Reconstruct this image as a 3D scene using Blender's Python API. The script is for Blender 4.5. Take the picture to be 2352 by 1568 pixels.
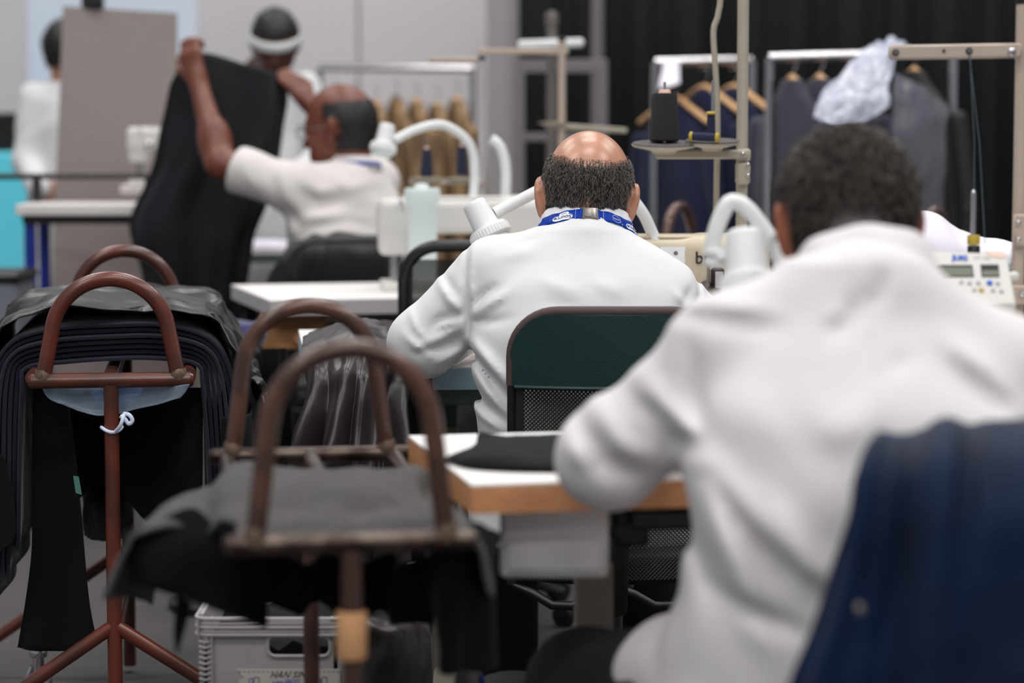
import bpy, math, random
import numpy as np
from mathutils import Vector, Matrix, noise

random.seed(7); np.random.seed(7)
S = bpy.context.scene
for o in list(bpy.data.objects): bpy.data.objects.remove(o)
COL = S.collection

# ------------------------------------------------------------------ camera
F = 2352 * 85.0 / 36.0            # focal length in pixels of the 2352x1568 frame
PITCH = math.atan(484.0 / F)      # horizon sits at image row 300
CAMZ = 1.24
cam_d = bpy.data.cameras.new('camera'); cam_d.lens = 85; cam_d.sensor_width = 36
cam_d.clip_start = 0.1; cam_d.clip_end = 100
cam_d.dof.use_dof = True; cam_d.dof.focus_distance = 4.62; cam_d.dof.aperture_fstop = 2.3
cam = bpy.data.objects.new('camera', cam_d); COL.objects.link(cam)
cam.location = (0, 0, CAMZ); cam.rotation_euler = (math.pi/2 - PITCH, 0, 0)
S.camera = cam

# ------------------------------------------------------------------ light of the hall
S.view_settings.view_transform = 'Standard'; S.view_settings.look = 'None'
S.view_settings.exposure = 0.0; S.view_settings.gamma = 1.0; S.view_settings.use_curve_mapping = False
W = bpy.data.worlds.new('world'); S.world = W; W.use_nodes = True
W.node_tree.nodes['Background'].inputs[0].default_value = (0.80, 0.86, 0.95, 1)
W.node_tree.nodes['Background'].inputs[1].default_value = 0.30
def hall_light(x, y, z, w, h, e, col=(1.0, 0.97, 0.94)):
    l = bpy.data.lights.new('hall_light', 'AREA'); l.shape = 'RECTANGLE'; l.size = w; l.size_y = h
    l.energy = e; l.color = col
    o = bpy.data.objects.new('hall_light', l); COL.objects.link(o); o.location = (x, y, z)
    return o
for y in (-5.0, -2.0, 1.0, 4.0, 7.0, 10.0):          # rows of ceiling lights through the whole hall
    for x in (-3.0, 0.0, 3.0): hall_light(x+0.25, y, 5.4, 1.6, 0.7, 57)

# ------------------------------------------------------------------ helpers
def at(px, py, Y):
    """world point at depth Y (metres in front of the camera) seen at a photo pixel"""
    u = (px - 1176) / F; v = -(py - 784) / F
    c, s = math.cos(PITCH), math.sin(PITCH)
    dy = c + v * s; dz = -s + v * c
    k = Y / dy
    return Vector((u * k, Y, CAMZ + dz * k))
def V(*a): return Vector(a)

MATS = {}
def mat(name, col, rough=0.6, metal=0.0, var=0.0, vscale=6.0, bump=0.0, bscale=60.0, spec=0.5, sheen=0.0,
        col2=None, alpha=1.0, emit=None, estr=0.0, trans=0.0, sss=0.0, coat=0.0, stretch=None, detail=3.0, fac=(0.35, 0.65)):
    if name in MATS: return MATS[name]
    m = bpy.data.materials.new(name); m.use_nodes = True; nt = m.node_tree; b = nt.nodes['Principled BSDF']
    N = lambda t: nt.nodes.new(t)
    def lin(c): return tuple(((x/12.92) if x <= 0.04045 else ((x+0.055)/1.055)**2.4) for x in c)
    c = lin(col)
    b.inputs['Base Color'].default_value = (*c, 1)
    b.inputs['Roughness'].default_value = rough; b.inputs['Metallic'].default_value = metal
    b.inputs['Specular IOR Level'].default_value = spec
    b.inputs['Sheen Weight'].default_value = sheen
    b.inputs['Alpha'].default_value = alpha
    b.inputs['Transmission Weight'].default_value = trans
    b.inputs['Coat Weight'].default_value = coat
    if sss:
        b.inputs['Subsurface Weight'].default_value = sss
        b.inputs['Subsurface Radius'].default_value = (0.012, 0.005, 0.003)
    if emit:
        b.inputs['Emission Color'].default_value = (*lin(emit), 1); b.inputs['Emission Strength'].default_value = estr
    tc = N('ShaderNodeTexCoord'); src = tc.outputs['Object']
    if stretch:
        mp = N('ShaderNodeMapping'); mp.inputs['Scale'].default_value = stretch
        nt.links.new(src, mp.inputs['Vector']); src = mp.outputs['Vector']
    if var or col2:
        n = N('ShaderNodeTexNoise'); n.inputs['Scale'].default_value = vscale; n.inputs['Detail'].default_value = detail
        nt.links.new(src, n.inputs['Vector'])
        r = N('ShaderNodeValToRGB'); r.color_ramp.elements[0].position = fac[0]; r.color_ramp.elements[1].position = fac[1]
        if col2: a_, b_ = c, lin(col2)
        else:
            a_ = tuple(max(0, x*(1-var)) for x in c); b_ = tuple(min(1, x*(1+var)) for x in c)
        r.color_ramp.elements[0].color = (*a_, 1); r.color_ramp.elements[1].color = (*b_, 1)
        nt.links.new(n.outputs['Fac'], r.inputs['Fac']); nt.links.new(r.outputs['Color'], b.inputs['Base Color'])
    if bump:
        n2 = N('ShaderNodeTexNoise'); n2.inputs['Scale'].default_value = bscale; n2.inputs['Detail'].default_value = 4
        nt.links.new(src, n2.inputs['Vector'])
        bp = N('ShaderNodeBump'); bp.inputs['Strength'].default_value = bump; bp.inputs['Distance'].default_value = 0.01
        nt.links.new(n2.outputs['Fac'], bp.inputs['Height']); nt.links.new(bp.outputs['Normal'], b.inputs['Normal'])
    MATS[name] = m
    return m

def tag(o, label=None, cat=None, group=None, kind=None):
    if label: o['label'] = label
    if cat: o['category'] = cat
    if group: o['group'] = group
    if kind: o['kind'] = kind
    return o
def thing(name, label, cat, loc=(0, 0, 0), rotz=0.0, group=None):
    o = bpy.data.objects.new(name, None); COL.objects.link(o); o.empty_display_size = 0.05
    o.location = loc; o.rotation_euler = (0, 0, rotz)
    tag(o, label, cat, group)
    return o
def root_matrix(o):
    while o.parent: o = o.parent
    return Matrix.Translation(o.location) @ o.rotation_euler.to_matrix().to_4x4()

class MB:
    """collects faces; build() links them as one mesh object"""
    def __init__(s): s.v = []; s.f = []
    def add(s, vs, fs):
        n = len(s.v); s.v += [Vector(p) for p in vs]; s.f += [tuple(i + n for i in f) for f in fs]; return s
    def box(s, c, size, R=None, bev=0.0):
        c = Vector(c); hx, hy, hz = (q/2 for q in size)
        b = min(bev, hx*.9, hy*.9, hz*.9)
        if b <= 0:
            P = [(x*hx, y*hy, z*hz) for x in (-1, 1) for y in (-1, 1) for z in (-1, 1)]
            Fc = [(0,1,3,2), (4,6,7,5), (0,4,5,1), (2,3,7,6), (0,2,6,4), (1,5,7,3)]
        else:
            P = []; idx = {}
            for sx in (-1, 1):
                for sy in (-1, 1):
                    for sz in (-1, 1):
                        for ax in range(3):
                            p = [sx*(hx-b), sy*(hy-b), sz*(hz-b)]; p[ax] = (sx*hx, sy*hy, sz*hz)[ax]
                            idx[(sx, sy, sz, ax)] = len(P); P.append(tuple(p))
            Fc = []
            for ax in range(3):
                o1, o2 = [(1, 2), (2, 0), (0, 1)][ax]
                for sg in (-1, 1):
                    q = []
                    for (a_, b_) in ((-1, -1), (1, -1), (1, 1), (-1, 1)):
                        k = [0, 0, 0]; k[ax] = sg; k[o1] = a_; k[o2] = b_; q.append(idx[(*k, ax)])
                    Fc.append(tuple(q if sg > 0 else q[::-1]))
            for ax in range(3):
                o1, o2 = [(1, 2), (2, 0), (0, 1)][ax]
                for a_ in (-1, 1):
                    for b_ in (-1, 1):
                        k0 = [0, 0, 0]; k1 = [0, 0, 0]
                        k0[o1] = k1[o1] = a_; k0[o2] = k1[o2] = b_; k0[ax] = -1; k1[ax] = 1
                        q = [idx[(*k0, o1)], idx[(*k1, o1)], idx[(*k1, o2)], idx[(*k0, o2)]]
                        Fc.append(tuple(q if a_*b_ < 0 else q[::-1]))
            for sx in (-1, 1):
                for sy in (-1, 1):
                    for sz in (-1, 1):
                        q = [idx[(sx, sy, sz, 0)], idx[(sx, sy, sz, 1)], idx[(sx, sy, sz, 2)]]
                        Fc.append(tuple(q if sx*sy*sz > 0 else q[::-1]))
        if R is not None: P = [R @ Vector(p) for p in P]
        return s.add([c + Vector(p) for p in P], Fc)
    def tube(s, pts, r, seg=12, caps=True, closed=False, flat=None):
        pts = [Vector(p) for p in pts]; n = len(pts)
        rr = r if isinstance(r, (list, tuple)) else [r]*n
        up = None; rings = []
        for i in range(n):
            a = pts[i-1] if (i > 0 or closed) else pts[i]; b = pts[(i+1) % n] if (i < n-1 or closed) else pts[i]
            t = (b - a)
            if t.length < 1e-9: t = Vector((0, 0, 1))
            t.normalize()
            if up is None:
                up = Vector((0, 0, 1)) if abs(t.z) < 0.9 else Vector((1, 0, 0))
            x = t.cross(up)
            if x.length < 1e-6: x = t.orthogonal()
            x.normalize(); y = x.cross(t).normalized(); up = y
            ring = []
            for k in range(seg):
                an = 2*math.pi*k/seg
                ca, sa = math.cos(an)*rr[i], math.sin(an)*rr[i]
                if flat: ca *= flat[0]; sa *= flat[1]
                ring.append(pts[i] + x*ca + y*sa)
            rings.append(ring)
        base = 0; vs = [p for q in rings for p in q]; fs = []
        m = n if closed else n-1
        for i in range(m):
            j = (i+1) % n
            for k in range(seg):
                k2 = (k+1) % seg
                fs.append((i*seg+k, i*seg+k2, j*seg+k2, j*seg+k))
        if caps and not closed:
            fs.append(tuple(range(seg))[::-1]); fs.append(tuple((n-1)*seg+k for k in range(seg)))
        return s.add(vs, fs)
    def lathe(s, prof, origin=(0, 0, 0), axis=(0, 0, 1), seg=24, cap=True):
        """prof: list of (radius, height along axis)"""
        o = Vector(origin); ax = Vector(axis).normalized()
        R = Vector((0, 0, 1)).rotation_difference(ax).to_matrix()
        vs = []; fs = []
        for (r, h) in prof:
            for k in range(seg):
                a = 2*math.pi*k/seg
                vs.append(o + R @ Vector((math.cos(a)*r, math.sin(a)*r, h)))
        for i in range(len(prof)-1):
            for k in range(seg):
                k2 = (k+1) % seg
                fs.append((i*seg+k, i*seg+k2, (i+1)*seg+k2, (i+1)*seg+k))
        if cap:
            fs.append(tuple(range(seg))[::-1]); fs.append(tuple((len(prof)-1)*seg+k for k in range(seg)))
        return s.add(vs, fs)
    def grid(s, rows, wrap=False):
        nr, nc = len(rows), len(rows[0]); vs = [p for r in rows for p in r]; fs = []
        for i in range(nr-1):
            for j in range(nc if wrap else nc-1):
                j2 = (j+1) % nc
                fs.append((i*nc+j, i*nc+j2, (i+1)*nc+j2, (i+1)*nc+j))
        return s.add(vs, fs)
    def sheet(s, rows, th):
        """a grid of points given a thickness th along its normals"""
        nr, nc = len(rows), len(rows[0])
        P = np.array([[tuple(p) for p in r] for r in rows])
        du = np.gradient(P, axis=1); dv = np.gradient(P, axis=0)
        n = np.cross(du, dv); n /= (np.linalg.norm(n, axis=2, keepdims=True) + 1e-12)
        A = (P + n*th/2).reshape(-1, 3); B = (P - n*th/2).reshape(-1, 3)
        N_ = nr*nc; fs = []
        for i in range(nr-1):
            for j in range(nc-1):
                a = i*nc+j; q = (a, a+1, a+nc+1, a+nc); fs.append(q); fs.append(tuple(k+N_ for k in q[::-1]))
        edge = [(0, j) for j in range(nc)] + [(i, nc-1) for i in range(1, nr)] + [(nr-1, j) for j in range(nc-2, -1, -1)] + [(i, 0) for i in range(nr-2, 0, -1)]
        ids = [i*nc+j for (i, j) in edge]
        for k in range(len(ids)):
            a, b = ids[k], ids[(k+1) % len(ids)]
            fs.append((b, a, a+N_, b+N_))
        return s.add(np.vstack([A, B]).tolist(), fs)
    def build(s, name, m, parent=None, smooth=True, world=True, auto=40, loc=None):
        """world=True: vertices are world points and are moved into the root's frame"""
        me = bpy.data.meshes.new(name)
        vs = s.v
        L = Vector((0, 0, 0))
        if parent is not None and world:
            Mi = root_matrix(parent).inverted(); vs = [Mi @ p for p in vs]
        elif parent is None and world:
            L = Vector(loc) if loc is not None else Vector((sum(p.x for p in vs)/len(vs), sum(p.y for p in vs)/len(vs), min(p.z for p in vs)))
            vs = [p - L for p in vs]
        me.from_pydata([tuple(p) for p in vs], [], s.f)
        me.update()
        if smooth:
            me.polygons.foreach_set('use_smooth', [True]*len(me.polygons))
            if auto:
                me.set_sharp_from_angle(angle=math.radians(auto))
        if isinstance(m, str): m = MATS[m]
        me.materials.append(m)
        o = bpy.data.objects.new(name, me); COL.objects.link(o)
        if parent is not None: o.parent = parent
        else: o.location = L
        return o

def cr(P, t):
    """Catmull-Rom through the points P (list of Vector), t in 0..1"""
    n = len(P)-1; x = min(max(t, 0.0), 1.0)*n; i = min(int(x), n-1); u = x-i
    p1, p2 = P[i], P[i+1]; p0 = P[i-1] if i > 0 else p1*2-p2; p3 = P[i+2] if i+2 <= n else p2*2-p1
    return 0.5*((2*p1) + (p2-p0)*u + (2*p0-5*p1+4*p2-p3)*u*u + (3*p1-p0-3*p2+p3)*u**3)
def curve(P, n): P = [Vector(p) for p in P]; return [cr(P, i/(n-1)) for i in range(n)]
def patch(rows, nu, nv, amp=0.0, sc=8.0, seed=0.0, folds=None):
    """smooth surface through rows of control points, wrinkled by noise"""
    R = [curve(r, nu) for r in rows]
    G = [[None]*nu for _ in range(nv)]
    for j in range(nu):
        c = curve([R[i][j] for i in range(len(R))], nv)
        for i in range(nv): G[i][j] = c[i]
    if amp or folds:
        P = np.array([[tuple(p) for p in r] for r in G]); du = np.gradient(P, axis=1); dv = np.gradient(P, axis=0)
        n = np.cross(du, dv); n /= (np.linalg.norm(n, axis=2, keepdims=True)+1e-12)
        for i in range(nv):
            for j in range(nu):
                p = G[i][j]; q = Vector((p.x*sc+seed, p.y*sc+seed*.7, p.z*sc*.45))
                d = amp*(noise.noise(q) + 0.5*noise.noise(q*2.3))
                if folds: d += folds(j/(nu-1), i/(nv-1))
                G[i][j] = p + Vector(n[i, j])*d
    return G

def text_geo(txt, size, bold=0.0, shear=0.0, align='LEFT'):
    cu = bpy.data.curves.new('t', 'FONT'); cu.body = txt; cu.size = size; cu.offset = bold; cu.shear = shear; cu.align_x = align
    cu.resolution_u = 3
    ob = bpy.data.objects.new('t', cu); COL.objects.link(ob)
    dg = bpy.context.evaluated_depsgraph_get(); dg.update()
    me = bpy.data.meshes.new_from_object(ob.evaluated_get(dg))
    vs = [v.co.copy() for v in me.vertices]; fs = [tuple(p.vertices) for p in me.polygons]
    bpy.data.objects.remove(ob); bpy.data.curves.remove(cu); bpy.data.meshes.remove(me)
    return vs, fs
def text_on(name, txt, size, m, parent, origin, xdir, ydir, lift=0.0008, **kw):
    """flat print: text laid on a plane at origin with axes xdir, ydir"""
    vs, fs = text_geo(txt, size, **kw)
    x = Vector(xdir).normalized(); y = Vector(ydir).normalized(); n = x.cross(y)
    b = MB(); b.add([Vector(origin) + x*v.x + y*v.y + n*lift for v in vs], fs)
    return b.build(name, m, parent, smooth=False)

# ------------------------------------------------------------------ blended bodies: signed distance field -> one continuous mesh
def norm(a): return a/np.linalg.norm(a)
class Field:
    def __init__(s, h): s.h = h; s.pr = []; s.fd = []
    def cap(s, a, b, ra, rb=None, k=0.03, op='u'):
        a = np.array(a, float); b = np.array(b, float); rb = ra if rb is None else rb
        def f(P):
            ab = b-a; L = max(float(ab@ab), 1e-12)
            t = np.clip(((P-a)@ab)/L, 0, 1)
            return np.linalg.norm(P-(a+t[..., None]*ab), axis=-1) - (ra+(rb-ra)*t)
        r = max(ra, rb); s.pr.append((f, np.minimum(a, b)-r, np.maximum(a, b)+r, k, op)); return s
    def ell(s, c, rad, R=None, k=0.03, op='u'):
        c = np.array(c, float); rad = np.array(rad, float); M = np.eye(3) if R is None else np.array(R)
        def f(P):
            q = (P-c)@M
            k0 = np.linalg.norm(q/rad, axis=-1); k1 = np.linalg.norm(q/(rad*rad), axis=-1)
            return k0*(k0-1)/np.maximum(k1, 1e-9)
        r = rad.max(); s.pr.append((f, c-r, c+r, k, op)); return s
    def loft(s, secs, yaw=0.0, k=0.03, e=2.4):
        """secs: (cx, cy, z, rx, ry) from low to high z; elliptic sections"""
        A = np.array(secs, float); cs, sn = math.cos(yaw), math.sin(yaw)
        z0, z1 = A[0, 2], A[-1, 2]
        zz = np.linspace(z0, z1, 240); B = np.stack([np.interp(zz, A[:, 2], A[:, i]) for i in range(5)], axis=1)
        kw = 21; ker = np.hanning(kw+2)[1:-1]; ker /= ker.sum()
        for i in (0, 1, 3, 4):
            for _ in range(2):
                e0 = 2*B[0, i]-B[kw//2:0:-1, i]; e1 = 2*B[-1, i]-B[-2:-2-kw//2:-1, i]
                B[:, i] = np.convolve(np.concatenate([e0, B[:, i], e1]), ker, 'valid')
        B[:, 2] = zz; A = B
        def f(P):
            z = np.clip(P[..., 2], z0, z1)
            cx, cy, rx, ry = (np.interp(z, A[:, 2], A[:, i]) for i in (0, 1, 3, 4))
            dx = P[..., 0]-cx; dy = P[..., 1]-cy
            u = (dx*cs+dy*sn)/rx; v = (-dx*sn+dy*cs)/ry
            q = (np.abs(u)**e+np.abs(v)**e)**(1/e)
            d = (q-1)*np.minimum(rx, ry)
            dz = np.abs(P[..., 2]-z)
            return np.where(dz > 0, np.sqrt(np.maximum(d, 0)**2+dz*dz)+np.minimum(np.maximum(d, -1), 0)*0, d)
        m = max(A[:, 3].max(), A[:, 4].max())
        lo = np.array([A[:, 0].min()-m, A[:, 1].min()-m, z0]); hi = np.array([A[:, 0].max()+m, A[:, 1].max()+m, z1])
        s.pr.append((f, lo, hi, k, 'u')); return s
    def plane(s, p, n, k=0.01):
        """cut away everything on the side the normal points to"""
        p = np.array(p, float); n = norm(np.array(n, float))
        s.pr.append((lambda P: (P-p)@n, None, None, k, 'i')); return s
    def fold(s, pts, amp, w):
        """ridge (amp>0) or crease (amp<0) along a polyline"""
        s.fd.append(([np.array(p, float) for p in pts], amp, w)); return s
    def mesh(s, extra=None, smooth=1):
        h = s.h
        lo = np.min([p[1] for p in s.pr if p[1] is not None and p[4] == 'u'], axis=0)-4*h
        hi = np.max([p[2] for p in s.pr if p[2] is not None and p[4] == 'u'], axis=0)+4*h
        n = np.ceil((hi-lo)/h).astype(int)+1
        D = np.full(n, 0.6, np.float32)
        ax = [lo[i]+h*np.arange(n[i]) for i in range(3)]
        def sub(a, b):
            i0 = np.clip(np.floor((a-lo)/h).astype(int), 0, n-1); i1 = np.clip(np.ceil((b-lo)/h).astype(int)+1, 1, n)
            sl = tuple(slice(i0[i], i1[i]) for i in range(3))
            P = np.stack(np.meshgrid(*[ax[i][sl[i]] for i in range(3)], indexing='ij'), axis=-1)
            return sl, P
        for (f, a, b, k, op) in s.pr:
            if a is None: sl, P = sub(lo, hi)
            else: sl, P = sub(a-k-4*h, b+k+4*h)
            if P.size == 0: continue
            d = f(P).astype(np.float32); o = D[sl]
            if op == 'u':
                q = np.maximum(k-np.abs(o-d), 0)/k; D[sl] = np.minimum(o, d)-q*q*k*0.25
            else:
                if op == 's': d = -d
                q = np.maximum(k-np.abs(o-d), 0)/k; D[sl] = np.maximum(o, d)+q*q*k*0.25
        for (pts, amp, w) in s.fd:
            A = np.array(pts); sl, P = sub(A.min(0)-2.6*w, A.max(0)+2.6*w)
            if P.size == 0: continue
            best = np.full(P.shape[:3], 9.0); tt = np.zeros(P.shape[:3]); m = len(pts)-1
            for i in range(m):
                ab = pts[i+1]-pts[i]; L = max(float(ab@ab), 1e-12)
                t = np.clip(((P-pts[i])@ab)/L, 0, 1); dd = np.linalg.norm(P-(pts[i]+t[..., None]*ab), axis=-1)
                c = dd < best; best = np.where(c, dd, best); tt = np.where(c, (i+t)/m, tt)
            D[sl] -= (amp*np.exp(-(best/w)**2)*np.sin(np.pi*np.clip(tt*0.86+0.07, 0, 1))).astype(np.float32)
        if extra is not None:
            msk = np.abs(D) < 0.03; I = np.argwhere(msk)
            D[msk] -= extra(lo+I*h).astype(np.float32)
        return surface_nets(D, lo, h, smooth)

def surface_nets(D, lo, h, smooth=1):
    s = D < 0
    c = s[:-1, :-1, :-1]; anyv = np.zeros(c.shape, bool); allv = np.ones(c.shape, bool)
    offs = [(i, j, k) for i in (0, 1) for j in (0, 1) for k in (0, 1)]
    nx, ny, nz = c.shape
    for (i, j, k) in offs:
        q = s[i:i+nx, j:j+ny, k:k+nz]; anyv |= q; allv &= q
    act = anyv & ~allv
    I = np.argwhere(act); idx = np.full(c.shape, -1, np.int64); idx[act] = np.arange(len(I))
    pos = np.zeros((len(I), 3)); cnt = np.zeros(len(I))
    val = {o: D[I[:, 0]+o[0], I[:, 1]+o[1], I[:, 2]+o[2]].astype(float) for o in offs}
    for a in offs:
        for d in range(3):
            if a[d] == 1: continue
            b = list(a); b[d] = 1; b = tuple(b)
            va, vb = val[a], val[b]; m = (va < 0) != (vb < 0)
            t = np.where(m, va/np.where(m, va-vb, 1), 0)
            p = np.array(a, float)[None, :].repeat(len(I), 0); p[:, d] += t
            pos[m] += p[m]; cnt[m] += 1
    pos = pos/cnt[:, None]
    Vt = lo+(I+pos)*h
    quads = []
    for d in range(3):
        o1, o2 = [(1, 2), (2, 0), (0, 1)][d]
        sa = [slice(None)]*3; sb = [slice(None)]*3; sa[d] = slice(0, -1); sb[d] = slice(1, None)
        e = s[tuple(sa)] != s[tuple(sb)]; E = np.argwhere(e)
        m = (E[:, o1] > 0) & (E[:, o2] > 0) & (E[:, o1] < D.shape[o1]-1) & (E[:, o2] < D.shape[o2]-1); E = E[m]
        inside = s[E[:, 0], E[:, 1], E[:, 2]]
        def cell(a1, a2):
            q = E.copy(); q[:, o1] -= a1; q[:, o2] -= a2; return idx[q[:, 0], q[:, 1], q[:, 2]]
        Q = np.stack([cell(1, 1), cell(0, 1), cell(0, 0), cell(1, 0)], axis=1)
        Q[~inside] = Q[~inside][:, ::-1]
        quads.append(Q)
    Q = np.vstack(quads)
    for _ in range(smooth):
        acc = np.zeros_like(Vt); num = np.zeros(len(Vt))
        for k in range(4):
            a, b = Q[:, k], Q[:, (k+1) % 4]
            np.add.at(acc, a, Vt[b]); np.add.at(num, a, 1)
        Vt = 0.5*Vt+0.5*acc/np.maximum(num, 1)[:, None]
    return Vt, Q
def body_obj(name, Vt, Q, m, parent=None, loc=None):
    me = bpy.data.meshes.new(name)
    V_ = np.asarray(Vt, float)
    if parent is not None:
        M = np.array(root_matrix(parent).inverted()); V_ = V_@M[:3, :3].T+M[:3, 3]
    else:
        V_ = V_-np.array(loc)
    me.vertices.add(len(V_)); me.vertices.foreach_set('co', V_.astype(np.float32).ravel())
    me.loops.add(len(Q)*4); me.loops.foreach_set('vertex_index', Q.astype(np.int32).ravel())
    me.polygons.add(len(Q)); me.polygons.foreach_set('loop_start', np.arange(0, len(Q)*4, 4, dtype=np.int32))
    me.update(calc_edges=True); me.validate()
    me.polygons.foreach_set('use_smooth', np.ones(len(me.polygons), bool))
    if isinstance(m, str): m = MATS[m]
    me.materials.append(m)
    o = bpy.data.objects.new(name, me); COL.objects.link(o)
    if parent is not None: o.parent = parent
    else: o.location = loc
    return o

# ------------------------------------------------------------------ materials
mat('wall_paint', (0.91, 0.89, 0.892), 0.85, var=0.03, vscale=0.7)
mat('carpet', (0.33, 0.315, 0.315), 0.95, var=0.16, vscale=180, bump=0.5, bscale=400)
mat('curtain_cloth', (0.062, 0.080, 0.088), 0.9, var=0.25, vscale=2.5, stretch=(1, 1, .15))
mat('pillar_paint', (0.70, 0.68, 0.69), 0.7)
mat('frame_grey', (0.46, 0.44, 0.45), 0.6)
mat('banner_pale', (0.84, 0.88, 0.94), 0.7)
mat('turquoise', (0.40, 0.89, 0.97), 0.5)
mat('screen_dark', (0.03, 0.12, 0.16), 0.3)
mat('board_taupe', (0.60, 0.555, 0.54), 0.9, var=0.05, vscale=90)
mat('blue_paint', (0.05, 0.16, 0.56), 0.45)
mat('grey_plastic', (0.45, 0.47, 0.50), 0.6)
mat('worktop_pale', (0.86, 0.84, 0.83), 0.5, var=0.03)
mat('rail_dark', (0.16, 0.13, 0.12), 0.5)
mat('coat_white', (0.865, 0.865, 0.875), 0.85, bump=0.05, bscale=40, sheen=0.1)
mat('coat_grey_white', (0.855, 0.84, 0.842), 0.85, bump=0.05, bscale=40)
mat('shirt_white', (0.84, 0.82, 0.81), 0.85)
mat('skin_light', (0.73, 0.52, 0.415), 0.31, var=0.10, vscale=30, sss=0.12, spec=0.7, bump=0.05, bscale=350)
mat('skin_mid', (0.58, 0.32, 0.21), 0.5, var=0.12, vscale=30, sss=0.1)
mat('skin_dark', (0.44, 0.24, 0.175), 0.42, var=0.12, vscale=25, sss=0.08)
mat('skin_deep', (0.30, 0.16, 0.12), 0.5, var=0.12, vscale=25)
mat('hair_grey', (0.15, 0.14, 0.13), 0.55, var=0.3, vscale=80)
mat('hair_silver', (0.62, 0.60, 0.57), 0.45)
mat('hair_black', (0.12, 0.105, 0.10), 0.5)
mat('hair_salt', (0.42, 0.38, 0.36), 0.5)
mat('trouser_dark', (0.09, 0.115, 0.13), 0.85, var=0.2, vscale=12)
mat('lanyard_blue', (0.0, 0.20, 0.60), 0.55, spec=0.15, var=0.06, vscale=40)
mat('print_white', (0.93, 0.94, 0.96), 0.6)
mat('print_navy', (0.10, 0.16, 0.36), 0.6)
mat('print_dark', (0.13, 0.13, 0.13), 0.6)
mat('print_blue', (0.12, 0.36, 0.75), 0.6)
mat('print_red', (0.70, 0.30, 0.28), 0.6)
mat('metal_grey', (0.50, 0.47, 0.45), 0.35, metal=0.6)
mat('chrome', (0.80, 0.79, 0.80), 0.18, metal=1.0)
mat('steel_satin', (0.62, 0.60, 0.58), 0.35, metal=0.9)
mat('wood_top', (0.93, 0.92, 0.91), 0.5)
mat('wood_edge', (0.83, 0.60, 0.42), 0.6, col2=(0.74, 0.50, 0.33), vscale=14, stretch=(3, 3, 30))
mat('wood_box', (0.72, 0.52, 0.33), 0.6, col2=(0.62, 0.43, 0.26), vscale=10, stretch=(2, 2, 20))
mat('hanger_wood', (0.83, 0.65, 0.46), 0.45, var=0.1)
mat('table_edge_blue', (0.68, 0.80, 0.83), 0.5)
mat('frame_beige', (0.66, 0.63, 0.57), 0.45, var=0.05, vscale=9)
mat('beige_paint', (0.72, 0.655, 0.60), 0.4, var=0.03, vscale=8)
mat('machine_beige', (0.80, 0.755, 0.66), 0.4, var=0.02)
mat('machine_white', (0.85, 0.84, 0.82), 0.4)
mat('machine_mint', (0.91, 0.955, 0.95), 0.35)
mat('lamp_white', (0.90, 0.91, 0.91), 0.35)
mat('rubber_black', (0.05, 0.05, 0.055), 0.5)
mat('thread_black', (0.085, 0.085, 0.09), 0.75, bump=0.5, bscale=500, stretch=(.1, .1, 3))
mat('thread_navy', (0.06, 0.10, 0.24), 0.7, bump=0.5, bscale=500, stretch=(.1, .1, 3))
mat('bobbin_yellow', (0.72, 0.62, 0.20), 0.5)
mat('felt_grey', (0.36, 0.34, 0.34), 0.95)
mat('leather_green', (0.045, 0.19, 0.195), 0.40, bump=0.15, bscale=320, var=0.1, vscale=6)
mat('binding_brown', (0.30, 0.24, 0.23), 0.7)
mat('mesh_black', (0.075, 0.08, 0.08), 0.5)
mat('plastic_black', (0.06, 0.065, 0.07), 0.4)
mat('cart_red', (0.40, 0.185, 0.13), 0.30, col2=(0.28, 0.15, 0.115), vscale=9, fac=(.4, .6), coat=0.25)
mat('cart_brown', (0.29, 0.195, 0.165), 0.32, metal=0.2, col2=(0.38, 0.26, 0.215), vscale=16, fac=(.45, .62), coat=0.25)
mat('cart_steel', (0.36, 0.31, 0.28), 0.28, metal=0.75, col2=(0.20, 0.15, 0.13), vscale=22, fac=(.4, .6))
mat('weld_worn', (0.44, 0.36, 0.31), 0.5, metal=0.4, var=0.3, vscale=120)
mat('tape_beige', (0.80, 0.60, 0.42), 0.7)
mat('cloth_navy', (0.070, 0.076, 0.155), 0.95, sheen=0.22, var=0.15, vscale=200)
mat('cloth_black', (0.030, 0.036, 0.037), 0.95, spec=0.25, sheen=0.02, var=0.2, vscale=250)
mat('cloth_lining', (0.10, 0.09, 0.085), 0.36, sheen=0.0, var=0.15, vscale=5)
mat('satin_taupe', (0.18, 0.155, 0.155), 0.34, sheen=0.0, var=0.12, vscale=5)
mat('wool_grey', (0.24, 0.22, 0.215), 1.0, sheen=0.25, var=0.35, vscale=160, bump=0.9, bscale=500)
mat('denim_navy', (0.0, 0.085, 0.20), 0.7, sheen=0.04, spec=0.2, var=0.3, vscale=9, bump=0.1, bscale=60)
mat('suit_navy', (0.055, 0.095, 0.225), 0.9, sheen=0.08, var=0.15, vscale=20)
mat('suit_grey', (0.22, 0.22, 0.275), 0.9, sheen=0.2, var=0.12, vscale=20)
mat('suit_black', (0.075, 0.075, 0.08), 0.6, sheen=0.05)
mat('cloth_tan', (0.66, 0.54, 0.40), 0.9, col2=(0.40, 0.31, 0.22), vscale=7, stretch=(6, 6, .4))
mat('cloth_brown', (0.27, 0.20, 0.15), 0.9, var=0.3, vscale=7, stretch=(6, 6, .4))
mat('cloth_cream', (0.80, 0.72, 0.62), 0.9, var=0.1, vscale=7, stretch=(6, 6, .4))
mat('cloth_white', (0.88, 0.865, 0.91), 0.9)
mat('bag_plastic', (0.74, 0.82, 0.90), 0.2, alpha=0.38, spec=0.6)
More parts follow.
